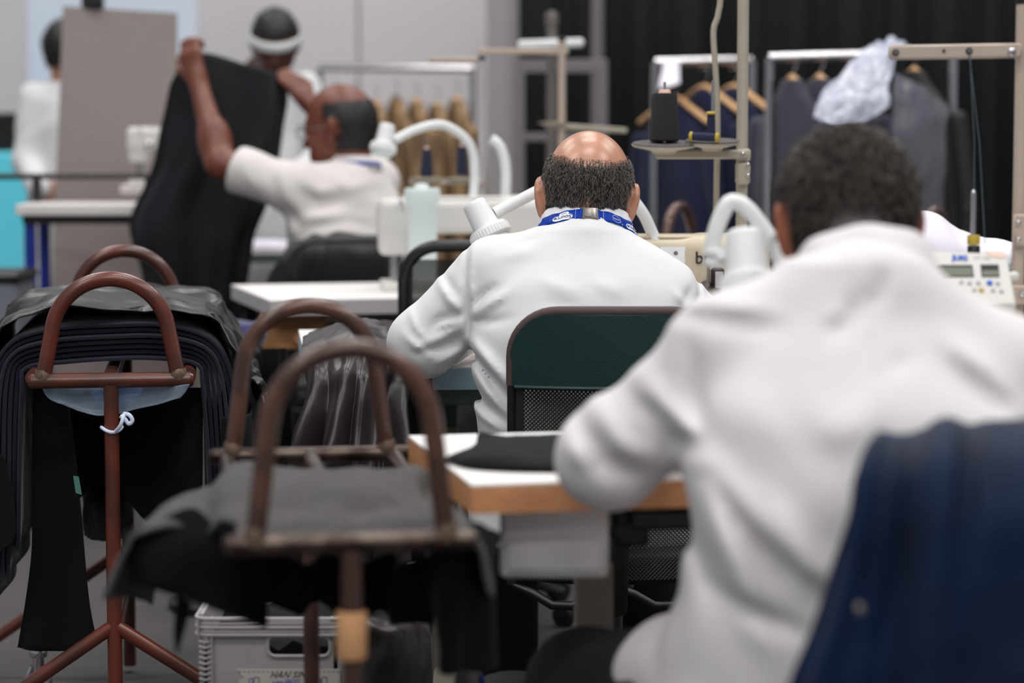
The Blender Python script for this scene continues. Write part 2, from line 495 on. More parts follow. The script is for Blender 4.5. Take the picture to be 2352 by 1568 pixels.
mat('cover_plastic', (0.86, 0.88, 0.95), 0.12, alpha=0.48, spec=0.9)
mat('bag_blue', (0.22, 0.36, 0.62), 0.5)
mat('tie_white', (0.84, 0.88, 0.96), 0.5)
mat('crate_grey', (0.66, 0.64, 0.64), 0.55, var=0.04, vscale=15)
mat('metal_box', (0.88, 0.87, 0.87), 0.5)
mat('lcd', (0.46, 0.49, 0.43), 0.3)
mat('peach', (0.95, 0.78, 0.72), 0.5)
mat('sneaker_grey', (0.56, 0.55, 0.54), 0.8)
mat('sneaker_blue', (0.05, 0.22, 0.55), 0.6)

# ------------------------------------------------------------------ setting
b = MB(); b.box((-0.5, 6.2, -0.05), (14, 17, 0.1)); o = b.build('floor', 'carpet', smooth=False); tag(o, kind='structure')
b = MB(); b.box((-0.5, 13.05, 2.1), (14, 0.1, 4.4)); wall = b.build('wall_back', 'wall_paint', smooth=False); tag(wall, kind='structure')
seam0 = at(825, 100, 13).x
for i in range(-6, 6):
    x0 = seam0 + i*0.98
    p = MB(); p.box((x0+0.49, 12.97, 2.1), (0.968, 0.06, 4.2), bev=0.006); p.build('wall_panel', 'wall_paint', wall, smooth=False)
b = MB(); b.lathe([(0.085, 0), (0.085, 4.0)], at(1160, 100, 11.4) * 1 + V(0, 0, -at(1160, 100, 11.4).z), seg=28)
tag(b.build('trim_1', 'pillar_paint'), kind='structure')

# black drape behind the racks, hung in panels
cx0 = at(1192, 300, 10.4).x
for i in range(5):
    w = 0.78; rows = []
    for j in range(2):
        z = 0.03 + j*3.3; r = []
        for k in range(49):
            u = k/48; x = cx0 + (i+u)*w
            ph = x*2*math.pi/0.21
            r.append(V(x, 10.4 + 0.04*math.sin(ph+0.9*math.sin(x*3.1)) + 0.018*math.sin(ph*0.5+i) + 0.012*(i % 2), z))
        rows.append(r)
    b = MB(); b.sheet(rows, 0.006); o = b.build('drape', 'curtain_cloth', auto=0)
    tag(o, ['black pleated drape beside the white wall edge', 'black pleated drape behind the navy jacket rack',
            'black pleated drape between the two clothes rails', 'black pleated drape behind the plastic covered suits',
            'black pleated drape beyond the beige thread stand'][i], 'curtain')
# upright of the drape frame
p = at(1372, 100, 10.1)
r_ = thing('drape_pole', 'grey upright pole standing before the black drape', 'pole', (p.x, 10.1, 0))
b = MB(); b.lathe([(0.026, 0.02), (0.026, 3.0)], (p.x, 10.1, 0), seg=16); b.build('pole', 'frame_grey', r_)
b = MB(); b.box((p.x, 10.1, 0.012), (0.4, 0.36, 0.02), bev=0.004); b.build('base_plate', 'plastic_black', r_)

# pale banner, turquoise counter, dark screen on the far left
a, c = at(62, 20, 11.6), at(455, 215, 11.6)
r_ = thing('banner', 'tall pale blue white banner standing behind the taupe board', 'banner', ((a.x+c.x)/2, 11.6, 0))
b = MB(); b.box(((a.x+c.x)/2, 11.6, 1.55), (c.x-a.x, 0.02, 2.9), bev=0.003); b.build('panel', 'banner_pale', r_, smooth=False)
b = MB()
for s_ in (-0.15, 0.15): b.box(((a.x+c.x)/2+s_, 11.6, 0.05), (0.05, 0.4, 0.1), bev=0.01)
b.build('foot', 'metal_grey', r_)
a, c = at(-260, 350, 11.2), at(119, 655, 11.2)
r_ = thing('counter', 'bright turquoise display counter at the hall edge', 'counter', ((a.x+c.x)/2, 11.2, 0))
b = MB(); b.box(((a.x+c.x)/2, 11.3, a.z/2), (c.x-a.x, 0.3, a.z), bev=0.01); b.build('body', 'turquoise', r_, smooth=False)
b = MB(); b.box(((a.x+c.x)/2, 11.3, 0.04), (c.x-a.x+0.02, 0.32, 0.08), bev=0.005); b.build('plinth', 'screen_dark', r_, smooth=False)
a, c = at(-200, 258, 11.25), at(56, 349, 11.25)
r_ = thing('display_screen', 'dark teal screen standing on the turquoise counter', 'screen', ((a.x+c.x)/2, 11.25, c.z))
b = MB(); b.box(((a.x+c.x)/2, 11.25, (a.z+c.z)/2), (c.x-a.x, 0.05, a.z-c.z-0.004), bev=0.006); b.build('panel', 'screen_dark', r_, smooth=False)
b = MB(); b.box(((a.x+c.x)/2, 11.222, (a.z+c.z)/2), (c.x-a.x-0.03, 0.004, a.z-c.z-0.03)); b.build('bezel', 'plastic_black', r_, smooth=False)

# taupe board
tl, tr, bl = at(145, 14, 8.6), at(403, 30, 8.75), at(112, 700, 8.6)
r_ = thing('partition_board', 'tall taupe partition board behind the high workbench', 'board', ((tl.x+tr.x)/2, 8.68, 0))
bot = V(bl.x-0.03, 8.6, 0.0); botr = V(tr.x-0.02, 8.75, 0.0)
b = MB(); nrm = V(0.05, 1, 0).normalized()*0.035
q = [bot, botr, tr, tl]
b.add(q + [p+nrm for p in q], [(0, 1, 2, 3), (7, 6, 5, 4), (0, 4, 5, 1), (1, 5, 6, 2), (2, 6, 7, 3), (3, 7, 4, 0)])
b.build('panel', 'board_taupe', r_, smooth=False)
b = MB(); pc = at(210, 3, 8.62); b.box(pc+V(0, 0.03, 0), (0.075, 0.06, 0.05), bev=0.008); b.build('clip', 'plastic_black', r_)

# high workbench with blue legs and a dark rail
YB = 7.85
e0, e1 = at(35, 470, YB), at(430, 478, YB)
r_ = thing('workbench', 'high pale topped workbench with blue legs and dark rail', 'workbench', (e0.x, YB, 0))
tz = e0.z; xw = e1.x-e0.x
b = MB(); b.box((e0.x+xw/2, YB+0.18, tz-0.018), (xw, 0.36, 0.036), bev=0.004); b.build('bench_top', 'worktop_pale', r_, smooth=False)
b = MB(); b.box((e0.x+xw/2, YB+0.05, tz-0.05), (xw-0.03, 0.03, 0.028)); b.build('under_rail', 'rail_dark', r_, smooth=False)
for (dx, dy) in ((0.035, 0.06), (xw-0.05, 0.06), (0.035, 0.30), (xw-0.05, 0.30)):
    b = MB(); b.box((e0.x+dx, YB+dy, (tz-0.036)/2), (0.034, 0.034, tz-0.036), bev=0.003); b.build('leg', 'blue_paint', r_, smooth=False)
rz = at(60, 405, YB+0.3).z
b = MB(); b.tube([V(e0.x-0.35, YB+0.3, rz), V(e0.x+xw*0.72, YB+0.3, rz)], 0.011, 10)
for dx in (0.012, xw*0.7): b.box((e0.x+dx, YB+0.3, (rz+tz)/2), (0.028, 0.022, rz-tz))
b.build('rail', 'rail_dark', r_)
# grey box on the floor side
a, c = at(-70, 645, 7.5), at(47, 790, 7.5)
b = MB(); b.box(((a.x+c.x)/2, 7.6, a.z/2+0.0), (c.x-a.x, 0.3, a.z), bev=0.015); r2 = thing('storage_box', 'grey storage box standing left of the workbench', 'box', ((a.x+c.x)/2, 7.6, 0))
b.build('body', 'grey_plastic', r2, smooth=False)
b = MB(); b.box(((a.x+c.x)/2, 7.6, a.z+0.012), (c.x-a.x+0.02, 0.32, 0.03), bev=0.008); b.build('lid', 'plastic_black', r2, smooth=False)

# ------------------------------------------------------------------ clothes rails and hanging garments
def jacket(name, label, cat, p, yaw, hgt, wid, m, group=None, hook=True, hanger='hanger_wood', dep=0.034, show_hanger=True):
    """a jacket hung on a hanger: p = neck point under the rail"""
    r = thing(name, label, cat, (p.x, p.y, p.z-hgt), yaw, group)
    fl = Field(0.008)
    w = wid/2
    secs = [(0, 0, 0.0, w*0.86, dep*0.9), (0, 0, hgt*0.35, w*0.80, dep*0.95), (0, 0, hgt*0.62, w*0.82, dep*0.98), (0, 0, hgt*0.8, w*0.80, dep*0.9), (0, 0, hgt*0.88, w*0.62, dep*0.82), (0, 0, hgt*0.96, w*0.28, dep*0.8), (0, 0, hgt, w*0.2, dep*0.75)]
    fl.loft(secs, e=2.2)
    for sg in (-1, 1):
        fl.cap((sg*w*0.80, 0, hgt*0.83), (sg*w*0.98, 0.003, hgt*0.5), 0.028, 0.028, k=0.008)
        fl.cap((sg*w*0.98, 0.003, hgt*0.5), (sg*w*0.96, -0.004, hgt*0.14), 0.028, 0.026, k=0.008)
    for i in range(7):
        x = (random.random()-.5)*wid*0.8; fl.fold([(x, -dep, hgt*0.05), (x*0.8, -dep, hgt*0.6)], -0.008, 0.022); fl.fold([(x*1.05, dep, 0.05*hgt), (x*.7, dep, hgt*.6)], -0.008, 0.022)
    Vt, Q = fl.mesh(smooth=1)
    me = bpy.data.meshes.new('jacket_body'); me.from_pydata(Vt.tolist(), [], Q.tolist()); me.update()
    me.polygons.foreach_set('use_smooth', [True]*len(me.polygons)); me.materials.append(MATS[m])
    o = bpy.data.objects.new('jacket_body', me); COL.objects.link(o); o.parent = r
    k1, k2, k3 = (0.905, 0.965, 0.78) if show_hanger else (0.82, 0.90, 0.62)
    b = MB(); b.tube(curve([(-w*k3, 0, hgt*k1), (-w*k3/2, 0, hgt*k2), (0, 0, hgt+0.012), (w*k3/2, 0, hgt*k2), (w*k3, 0, hgt*k1)], 15), 0.010, 8, flat=(1.5, 1))
    b.build('hanger', hanger, r, world=False)
    b = MB(); b.tube([V(0, 0, hgt)] + [V(0.022*math.sin(a_), 0, hgt+0.055-0.022*math.cos(a_)+0.0) for a_ in np.linspace(0.3, 4.2, 10)], 0.0022, 6)
    b.build('hook', 'chrome', r, world=False)
    return r
def dup(root, loc, rotz, label=None):
    r = root.copy(); COL.objects.link(r); r.location = loc; r.rotation_euler = (0, 0, rotz)
    if label: r['label'] = label
    for ch in list(root.children):
        c = ch.copy(); COL.objects.link(c); c.parent = r
        for g in ch.children:
            d = g.copy(); COL.objects.link(d); d.parent = c
    return r

def rail(name, label, pa, pb, legs=True):
    """chrome garment rail between two world points, on posts to the floor"""
    r = thing(name, label, 'clothes rail', ((pa.x+pb.x)/2, (pa.y+pb.y)/2, 0))
    d = (pb-pa).normalized(); n = V(-d.y, d.x, 0)
    b = MB(); b.tube([pa-d*0.0, pb], 0.0155, 12); b.build('rail', 'chrome', r)
    for q in (pa, pb):
        b = MB(); b.tube([q, V(q.x, q.y, 0.06)], 0.0135, 10); b.build('post', 'chrome', r)
        b = MB(); b.tube([V(q.x, q.y, 0.06)-n*0.25, V(q.x, q.y, 0.06)+n*0.25], 0.013, 10)
        for s_ in (-1, 1): b.lathe([(0.0, 0), (0.03, 0.003), (0.03, 0.05), (0, 0.053)], V(q.x, q.y, 0)+n*0.24*s_, seg=12)
        b.build('foot', 'plastic_black', r)
    b = MB(); b.tube([V(pa.x, pa.y, 0.12), V(pb.x, pb.y, 0.12)], 0.011, 8); b.build('stretcher', 'chrome', r)
    return r
YR = 8.5
ra, rb = at(1505, 143, YR), at(1728, 138, YR)
rail('garment_rail', 'short chrome rail of navy jackets on wooden hangers', ra, rb)
hg = 0.80
def rail_pt(a, c, t, dz=-0.045): p = a + (c-a)*t; return V(p.x, p.y, p.z+dz)
n1 = [(0.20, 'navy jacket hung beneath the pale cloth on the rail'), (0.51, 'navy jacket on a wooden hanger in the middle of the short rail'), (0.82, 'navy jacket hung beside the post of the short rail')]
proto = None
for i, (t, lab) in enumerate(n1):
    p = rail_pt(ra, rb, t, -0.135 if i == 0 else -0.1); yaw = math.radians(-52)
    if proto is None: proto = jacket('suit_jacket', lab, 'jacket', p, yaw, hg, 0.46, 'suit_navy', 'navy jackets on the short rail'); pj = proto
    else: dup(proto, (p.x, p.y, p.z-hg), yaw, lab)
# pale cloth over the rail end
b = MB(); p0 = at(1535, 140, YR)
rows = [[at(1512, 205, YR-.12), at(1540, 200, YR-.12), at(1562, 190, YR-.12)], [at(1520, 165, YR-.05), at(1545, 165, YR-.05), at(1560, 160, YR-.05)], [at(1525, 137, YR), at(1545, 136, YR), at(1562, 134, YR)], [at(1530, 175, YR+.08), at(1545, 180, YR+.08), at(1560, 180, YR+.08)]]
b.sheet(patch(rows, 10, 16, 0.006, 20), 0.004); tag(b.build('cloth_strip', 'cloth_white', auto=0), 'pale lilac cloth hung over the short rail', 'cloth')

YR2 = 7.9
ra2, rb2 = at(1768, 133, YR2), at(2190, 119, YR2-0.12)
rail('garment_rail', 'chrome rail of grey suits partly in clear plastic', ra2, rb2)
lab2 = ['grey suit jacket hung first beside the rail post', 'grey suit jacket hung second from the rail post', 'grey suit jacket hung right before the plastic cover']
proto = None
for i, t in enumerate((0.126, 0.277, 0.428)):
    p = rail_pt(ra2, rb2, t, -0.075); yaw = math.radians(-58)
    if proto is None: proto = jacket('suit_jacket', lab2[0], 'jacket', p, yaw, 0.84, 0.46, 'suit_grey', 'grey suits on the chrome rail', show_hanger=False)
    else: dup(proto, (p.x, p.y, p.z-0.84), yaw, lab2[i])
p = rail_pt(ra2, rb2, 0.79, -0.06)
jacket('suit_jacket', 'black suit in a clear plastic cover at the rail end', 'jacket', p, math.radians(-35), 0.88, 0.39, 'suit_black', show_hanger=False)
# clear plastic cover thrown over the suits
rows = [[at(1868, 268, YR2-.32), at(1920, 292, YR2-.34), at(1985, 280, YR2-.34), at(2040, 245, YR2-.3)],
        [at(1885, 225, YR2-.26), at(1935, 240, YR2-.32), at(1990, 225, YR2-.32), at(2040, 200, YR2-.28)],
        [at(1935, 165, YR2-.2), at(1975, 180, YR2-.24), at(2015, 170, YR2-.24), at(2052, 160, YR2-.2)],
        [at(1990, 108, YR2-.1), at(2015, 118, YR2-.14), at(2040, 112, YR2-.14), at(2064, 112, YR2-.1)],
        [at(2040, 92, YR2), at(2062, 92, YR2), at(2082, 95, YR2), at(2095, 105, YR2)]]
b = MB(); b.sheet(patch(rows, 40, 50, 0.019, 20), 0.002)
tag(b.build('plastic_cover', 'cover_plastic', auto=0), 'crumpled clear plastic garment cover shining over the grey suits', 'plastic cover')
rows = [[at(2052, 165, YR2-.30), at(2120, 200, YR2-.3), at(2178, 245, YR2-.25)], [at(2050, 300, YR2-.34), at(2118, 300, YR2-.34), at(2172, 310, YR2-.28)], [at(2056, 480, YR2-.34), at(2120, 490, YR2-.34), at(2168, 480, YR2-.28)]]
mat('film', (0.8, 0.82, 0.88), 0.12, alpha=0.10, spec=0.9)
b = MB(); b.sheet(patch(rows, 22, 26, 0.014, 14), 0.0015)
tag(b.build('plastic_cover', 'film', auto=0), 'thin clear plastic film hanging over the black suit', 'plastic cover')
# tan garments on a far rail behind the left machines
YR3 = 10.0
ra3, rb3 = at(735, 155, YR3), at(1085, 158, YR3)
rail('garment_rail', 'far grey rail of tan and brown garments before the wall', ra3, rb3)
for i in range(7):
    t = 0.10+i*0.133; p = rail_pt(ra3, rb3, t, -0.13-0.01*(i % 3))
    labs = ['tan garment hung behind the bald man in white', 'brown garment hung behind the bald man in white', 'tan garment on the far rail above the lamp arm', 'brown garment on the far rail above the lamp arm', 'tan garment on the far rail above the thread cones', 'pale tan garment on the far rail by the wall', 'tan garment at the wall end of the far rail']
    if i == 0:
        pt = jacket('hanging_garment', labs[0], 'garment', p, math.radians(-62), 0.8, 0.42, 'cloth_tan', 'garments on the far rail', show_hanger=False); 
    else:
        q_ = dup(pt, (p.x, p.y, p.z-0.8), math.radians(-62), labs[i])
        jb = q_.children[0]
        if i in (1, 3): jb.material_slots[0].link = 'OBJECT'; jb.material_slots[0].material = MATS['cloth_brown']
        if i == 5: jb.material_slots[0].link = 'OBJECT'; jb.material_slots[0].material = MATS['cloth_cream']

# ------------------------------------------------------------------ people
def axes(fwd, roll=0.0):
    """columns: right, forward, up of a head looking along fwd"""
    f = Vector(fwd).normalized(); r = f.cross(Vector((0, 0, 1))).normalized(); u = r.cross(f)
    if roll:
        q = Matrix.Rotation(roll, 3, f); r = q @ r; u = q @ u
    return np.array([[r[i], f[i], u[i]] for i in range(3)])
def head_pts(c, R, s):
    return lambda x, y, z: np.array(c)+R@(np.array((x, y, z))*s)
def add_head(fl, c, R, s=1.0, ears=True):
    L = head_pts(c, R, s)
    fl.ell(L(0, 0.005, 0.042), np.array((0.078, 0.098, 0.090))*s, R, k=0.01)
    fl.ell(L(0, -0.030, 0.020), np.array((0.070, 0.066, 0.072))*s, R, k=0.03)
    fl.ell(L(0, 0.045, -0.030), np.array((0.060, 0.055, 0.078))*s, R, k=0.04)      # face
    fl.cap(L(-0.048, 0.02, -0.05), L(0, 0.075, -0.092), 0.020*s, 0.022*s, k=0.03)   # jaw
    fl.cap(L(0.048, 0.02, -0.05), L(0, 0.075, -0.092), 0.020*s, 0.022*s, k=0.03)
    fl.cap(L(-0.036, 0.088, 0.022), L(0.036, 0.088, 0.022), 0.011*s, k=0.02)         # brow
    for g in (-1, 1):
        fl.ell(L(g*0.032, 0.104, 0.004), np.array((0.016, 0.010, 0.011))*s, R, k=0.012, op='s')
        fl.ell(L(g*0.032, 0.090, 0.003), np.array((0.0125,)*3)*s, R, k=0.003)        # eyeball
        fl.ell(L(g*0.045, 0.070, -0.022), np.array((0.018, 0.018, 0.016))*s, R, k=0.02)
    fl.cap(L(0, 0.098, 0.004), L(0, 0.120, -0.030), 0.008*s, 0.012*s, k=0.015)        # nose
    for g in (-1, 1): fl.ell(L(g*0.012, 0.108, -0.034), np.array((0.009, 0.010, 0.008))*s, R, k=0.008)
    fl.cap(L(-0.019, 0.094, -0.056), L(0.019, 0.094, -0.056), 0.0075*s, k=0.008)      # lips
    fl.cap(L(-0.016, 0.092, -0.068), L(0.016, 0.092, -0.068), 0.008*s, k=0.008)
    if ears:
        for g in (-1, 1):
            q = np.array(Matrix.Rotation(math.radians(g*30), 3, 'Z'))@np.array(Matrix.Rotation(math.radians(10), 3, 'X'))
            Re = R@q
            fl.ell(L(g*0.086, -0.008, 0.010), np.array((0.0085, 0.019, 0.030))*s, Re, k=0.012)
            fl.ell(L(g*0.081, -0.004, -0.020), np.array((0.0085, 0.012, 0.022))*s, Re, k=0.012)
            fl.ell(L(g*0.0965, 0.002, 0.006), np.array((0.008, 0.010, 0.017))*s, Re, k=0.006, op='s')
def add_hand(fl, w, d, pn, side, s=1.0, curl=0.9, spread=0.0, thumb=0.6):
    """w wrist, d direction of the palm, pn palm normal (out of the palm), side +1: thumb towards d x pn"""
    w = np.array(w, float); d = norm(np.array(d, float)); pn = np.array(pn, float); pn = norm(pn-(pn@d)*d)
    t = np.cross(d, pn)*side
    kn = w+d*0.092*s
    fl.cap(w, w+d*0.03*s, 0.025*s, 0.027*s, k=0.02)
    for q in (-1.2, -0.4, 0.4, 1.2):
        fl.cap(w+d*0.025*s+t*q*0.011*s, kn+t*q*0.0185*s, 0.0155*s, 0.0125*s, k=0.014)
    lens = {1.2: (0.040, 0.024, 0.020), 0.4: (0.045, 0.028, 0.022), -0.4: (0.042, 0.026, 0.021), -1.2: (0.033, 0.019, 0.018)}
    for q, Ls in lens.items():
        p = kn+t*q*0.0190*s; a = 0.35*curl
        for j, Lk in enumerate(Ls):
            dd = d*math.cos(a)+pn*math.sin(a)+t*q*spread
            n_ = p+norm(dd)*Lk*s
            r0 = (0.0100, 0.0090, 0.0082)[j]*s
            fl.cap(p, n_, r0, r0*0.93, k=0.004 if j else 0.007); p = n_; a += 0.95*curl
    p = w+d*0.030*s+t*0.024*s
    dirs = [norm(d*0.75+t*0.65+pn*0.25), norm(d*0.85+t*(0.25*thumb)+pn*0.55), norm(d*0.8-t*0.25*thumb+pn*0.6)]
    for j, Lk in enumerate((0.040, 0.032, 0.026)):
        n_ = p+dirs[j]*Lk*s; r0 = (0.0145, 0.0115, 0.0100)[j]*s
        fl.cap(p, n_, r0, r0*0.88, k=0.010 if j == 0 else 0.004); p = n_
def fold2(fl, pts, amp, w, ymax):
    fl.f2 = getattr(fl, 'f2', []); fl.f2.append(([np.array((p[0], p[2])) for p in pts], amp, w, ymax))
def f2_extra(fl, seed=0.0, namp=0.0, nsc=9.0):
    """folds given on the side turned to the camera plus faint cloth noise"""
    L = getattr(fl, 'f2', [])
    def f(P):
        out = np.zeros(len(P)); X = P[:, [0, 2]]
        for (pts, amp, w, ymax) in L:
            A = np.array(pts); m = np.where((X[:, 0] > A[:, 0].min()-2.6*w) & (X[:, 0] < A[:, 0].max()+2.6*w) & (X[:, 1] > A[:, 1].min()-2.6*w) & (X[:, 1] < A[:, 1].max()+2.6*w) & (P[:, 1] < ymax))[0]
            if len(m) == 0: continue
            q = X[m]; best = np.full(len(m), 9.0); tt = np.zeros(len(m)); n = len(pts)-1
            for i in range(n):
                ab = pts[i+1]-pts[i]; LL = max(float(ab@ab), 1e-12); t = np.clip(((q-pts[i])@ab)/LL, 0, 1)
                dd = np.linalg.norm(q-(pts[i]+t[:, None]*ab), axis=1); c = dd < best; best = np.where(c, dd, best); tt = np.where(c, (i+t)/n, tt)
            out[m] += amp*np.exp(-(best/w)**2)*np.sin(np.pi*np.clip(tt*0.84+0.1, 0, 1))
        if namp:
            Z = P*nsc+seed
            out += namp*(np.sin(Z[:, 0]*1.3+1.7*np.sin(Z[:, 2]*0.9))*np.cos(Z[:, 2]*1.1+np.sin(Z[:, 1]*1.4)))
        return out
    return f

def hair_from(person, Vt, Q, c, R, s, inside, m_cap, strands, n, length, width, down=0.9, lift=0.003, seed=1, part_name='hair', cap_in=None, dens=None):
    """hair cap cut from the head surface where inside(local) holds, plus short strands grown from it"""
    Lc = (Vt-np.array(c))@R/s
    mask = inside(Lc)
    fm = mask[Q].all(axis=1); q = Q[fm]
    if len(q) == 0: return None
    qs = q
    if cap_in is not None: q = Q[cap_in(Lc)[Q].all(axis=1)]
    cen = np.array(c)+R@(np.array((0, 0, 0.03))*s)
    used = np.unique(q); remap = np.full(len(Vt), -1); remap[used] = np.arange(len(used))
    nrm_ = Vt[used]-cen; nrm_ /= np.linalg.norm(nrm_, axis=1, keepdims=True)
    hp = Vt[used]+nrm_*lift
    b = MB(); b.add(hp.tolist(), [tuple(f) for f in remap[q].tolist()])
    cap = b.build(part_name, m_cap, person, auto=0)
    rng = np.random.RandomState(seed)
    fi = rng.randint(0, len(qs), n); w_ = rng.rand(n, 4); w_ /= w_.sum(1, keepdims=True)
    root = (Vt[qs[fi]]*w_[..., None]).sum(1)
    lm = np.ones(n)
    if dens is not None:
        lm = np.clip(dens((root-np.array(c))@R/s), 0, 1); keep = rng.rand(n) < lm*1.1+0.08; root = root[keep]; lm = 0.45+0.55*lm[keep]; n = len(root)
    nr = root-cen; nr /= np.linalg.norm(nr, axis=1, keepdims=True)
    dn = -np.array(R[:, 2]); dn = np.tile(dn, (n, 1)); dn -= (dn*nr).sum(1, keepdims=True)*nr; dn /= np.linalg.norm(dn, axis=1, keepdims=True)+1e-6
    side = np.cross(nr, dn)
    per = np.array_split(np.arange(n), len(strands))
    for k, ids in enumerate(per):
        vs = []; fs = []
        for i in ids:
            L_ = length*(0.6+0.8*rng.rand())*lm[i]; a = rng.randn()*0.35; d_ = dn[i]*math.cos(a)+side[i]*math.sin(a)
            p0 = root[i]; e = 0.18+0.35*rng.rand()
            p1 = p0+(d_*down+nr[i]*e)*L_*0.5+nr[i]*lift; p2 = p0+(d_*down*1.0+nr[i]*e*0.55)*L_+nr[i]*lift+side[i]*rng.randn()*L_*0.12
            sd = np.cross(d_, nr[i]); sd /= np.linalg.norm(sd)+1e-9; w2 = width*(0.7+0.6*rng.rand())
            v0 = len(vs)
            vs += [p0-sd*w2, p0+sd*w2, p1-sd*w2*0.9, p1+sd*w2*0.9, p1+nr[i]*w2*1.2, p2]
            fs += [(v0, v0+1, v0+3, v0+2), (v0, v0+2, v0+4), (v0+1, v0+4, v0+3), (v0+2, v0+3, v0+5), (v0+2, v0+5, v0+4), (v0+4, v0+5, v0+3)]
        b = MB(); b.add(vs, fs); o = b.build('hair_strands', strands[k], cap, auto=0); o['kind'] = 'stuff'
    return cap

def ring_band(name, m, parent, C, ax_x, ax_y, ax_z, prof, a, bb, phi=(0, 2*math.pi), n=72, th=0.0015, wob=None):
    """band round the neck: prof = (height along ax_z, extra radius)"""
    rows = []
    for (hh, ex) in prof:
        r = []
        for i in range(n+1):
            p = phi[0]+(phi[1]-phi[0])*i/n
            w = wob(p, hh) if wob else 0.0
            r.append(C + ax_x*(math.cos(p)*(a+ex+w)) + ax_y*(math.sin(p)*(bb+ex+w)) + ax_z*hh)
        rows.append(r)
    b = MB(); b.sheet(rows, th); return b.build(name, m, parent, auto=0)

def limbs(fl, J, ra, k=0.03):
    """J: joint dict -> arms and legs"""
    for s_ in ('L', 'R'):
        fl.cap(J['sh'+s_], J['el'+s_], ra['ua'], ra['el'], k=k); fl.cap(J['el'+s_], J['wr'+s_], ra['fa'], ra['wr'], k=0.02)
def legs(fl, J, th=0.078, kn=0.058, an=0.04, k=0.03, foot=True):
    for s_ in ('L', 'R'):
        fl.cap(J['hp'+s_], J['kn'+s_], th, kn, k=k); fl.cap(J['kn'+s_], J['an'+s_], kn, an, k=k)
        if foot:
            a = np.array(J['an'+s_], float); t = np.array(J['to'+s_], float)
            fl.cap(a, a+np.array((0, 0, -0.045)), an, 0.035, k=0.02); fl.cap(a+np.array((0, 0, -0.045)), t, 0.034, 0.024, k=0.02)
def shoes(person, J, m, sole):
    for s_ in ('L', 'R'):
        a = np.array(J['an'+s_], float); t = np.array(J['to'+s_], float); d = norm((t-a)*np.array((1, 1, 0)))
        fl = Field(0.007); z = t[2]
        h0 = a*np.array((1, 1, 0))+np.array((0, 0, z+0.012)); 
        fl.cap(h0-d*0.03, t+d*0.005+np.array((0, 0, 0.004)), 0.042, 0.037, k=0.02)
        fl.cap(a+np.array((0, 0, -0.01)), h0-d*0.015, 0.050, 0.046, k=0.03)
        fl.plane((0, 0, z-0.022), (0, 0, -1), k=0.006); fl.plane(a+np.array((0, 0, 0.015)), (0, 0, 1), k=0.006)
        Vt, Q = fl.mesh(); o = body_obj('shoe', Vt, Q, m, person)
        L_ = np.linalg.norm((t-a)[:2]); c_ = (h0+t)/2
        yaw = math.atan2(d[1], d[0])
        b = MB()
        pts = [(-L_*0.5-0.065, -0.025), (-L_*0.5-0.04, -0.04), (0, -0.042), (L_*0.5+0.01, -0.044), (L_*0.5+0.045, -0.02)]
        ring = pts+[(x, -y) for (x, y) in pts[::-1]]
        vs = []
        for zz in (z-0.034, z-0.016):
            for (x, y) in ring: vs.append(V(c_[0]+x*math.cos(yaw)-y*math.sin(yaw), c_[1]+x*math.sin(yaw)+y*math.cos(yaw), zz))
        n = len(ring); b.add(vs, [tuple(range(n))[::-1], tuple(range(n, 2*n))]+[(i, (i+1) % n, n+(i+1) % n, n+i) for i in range(n)])
        b.build('sole', sole, o)

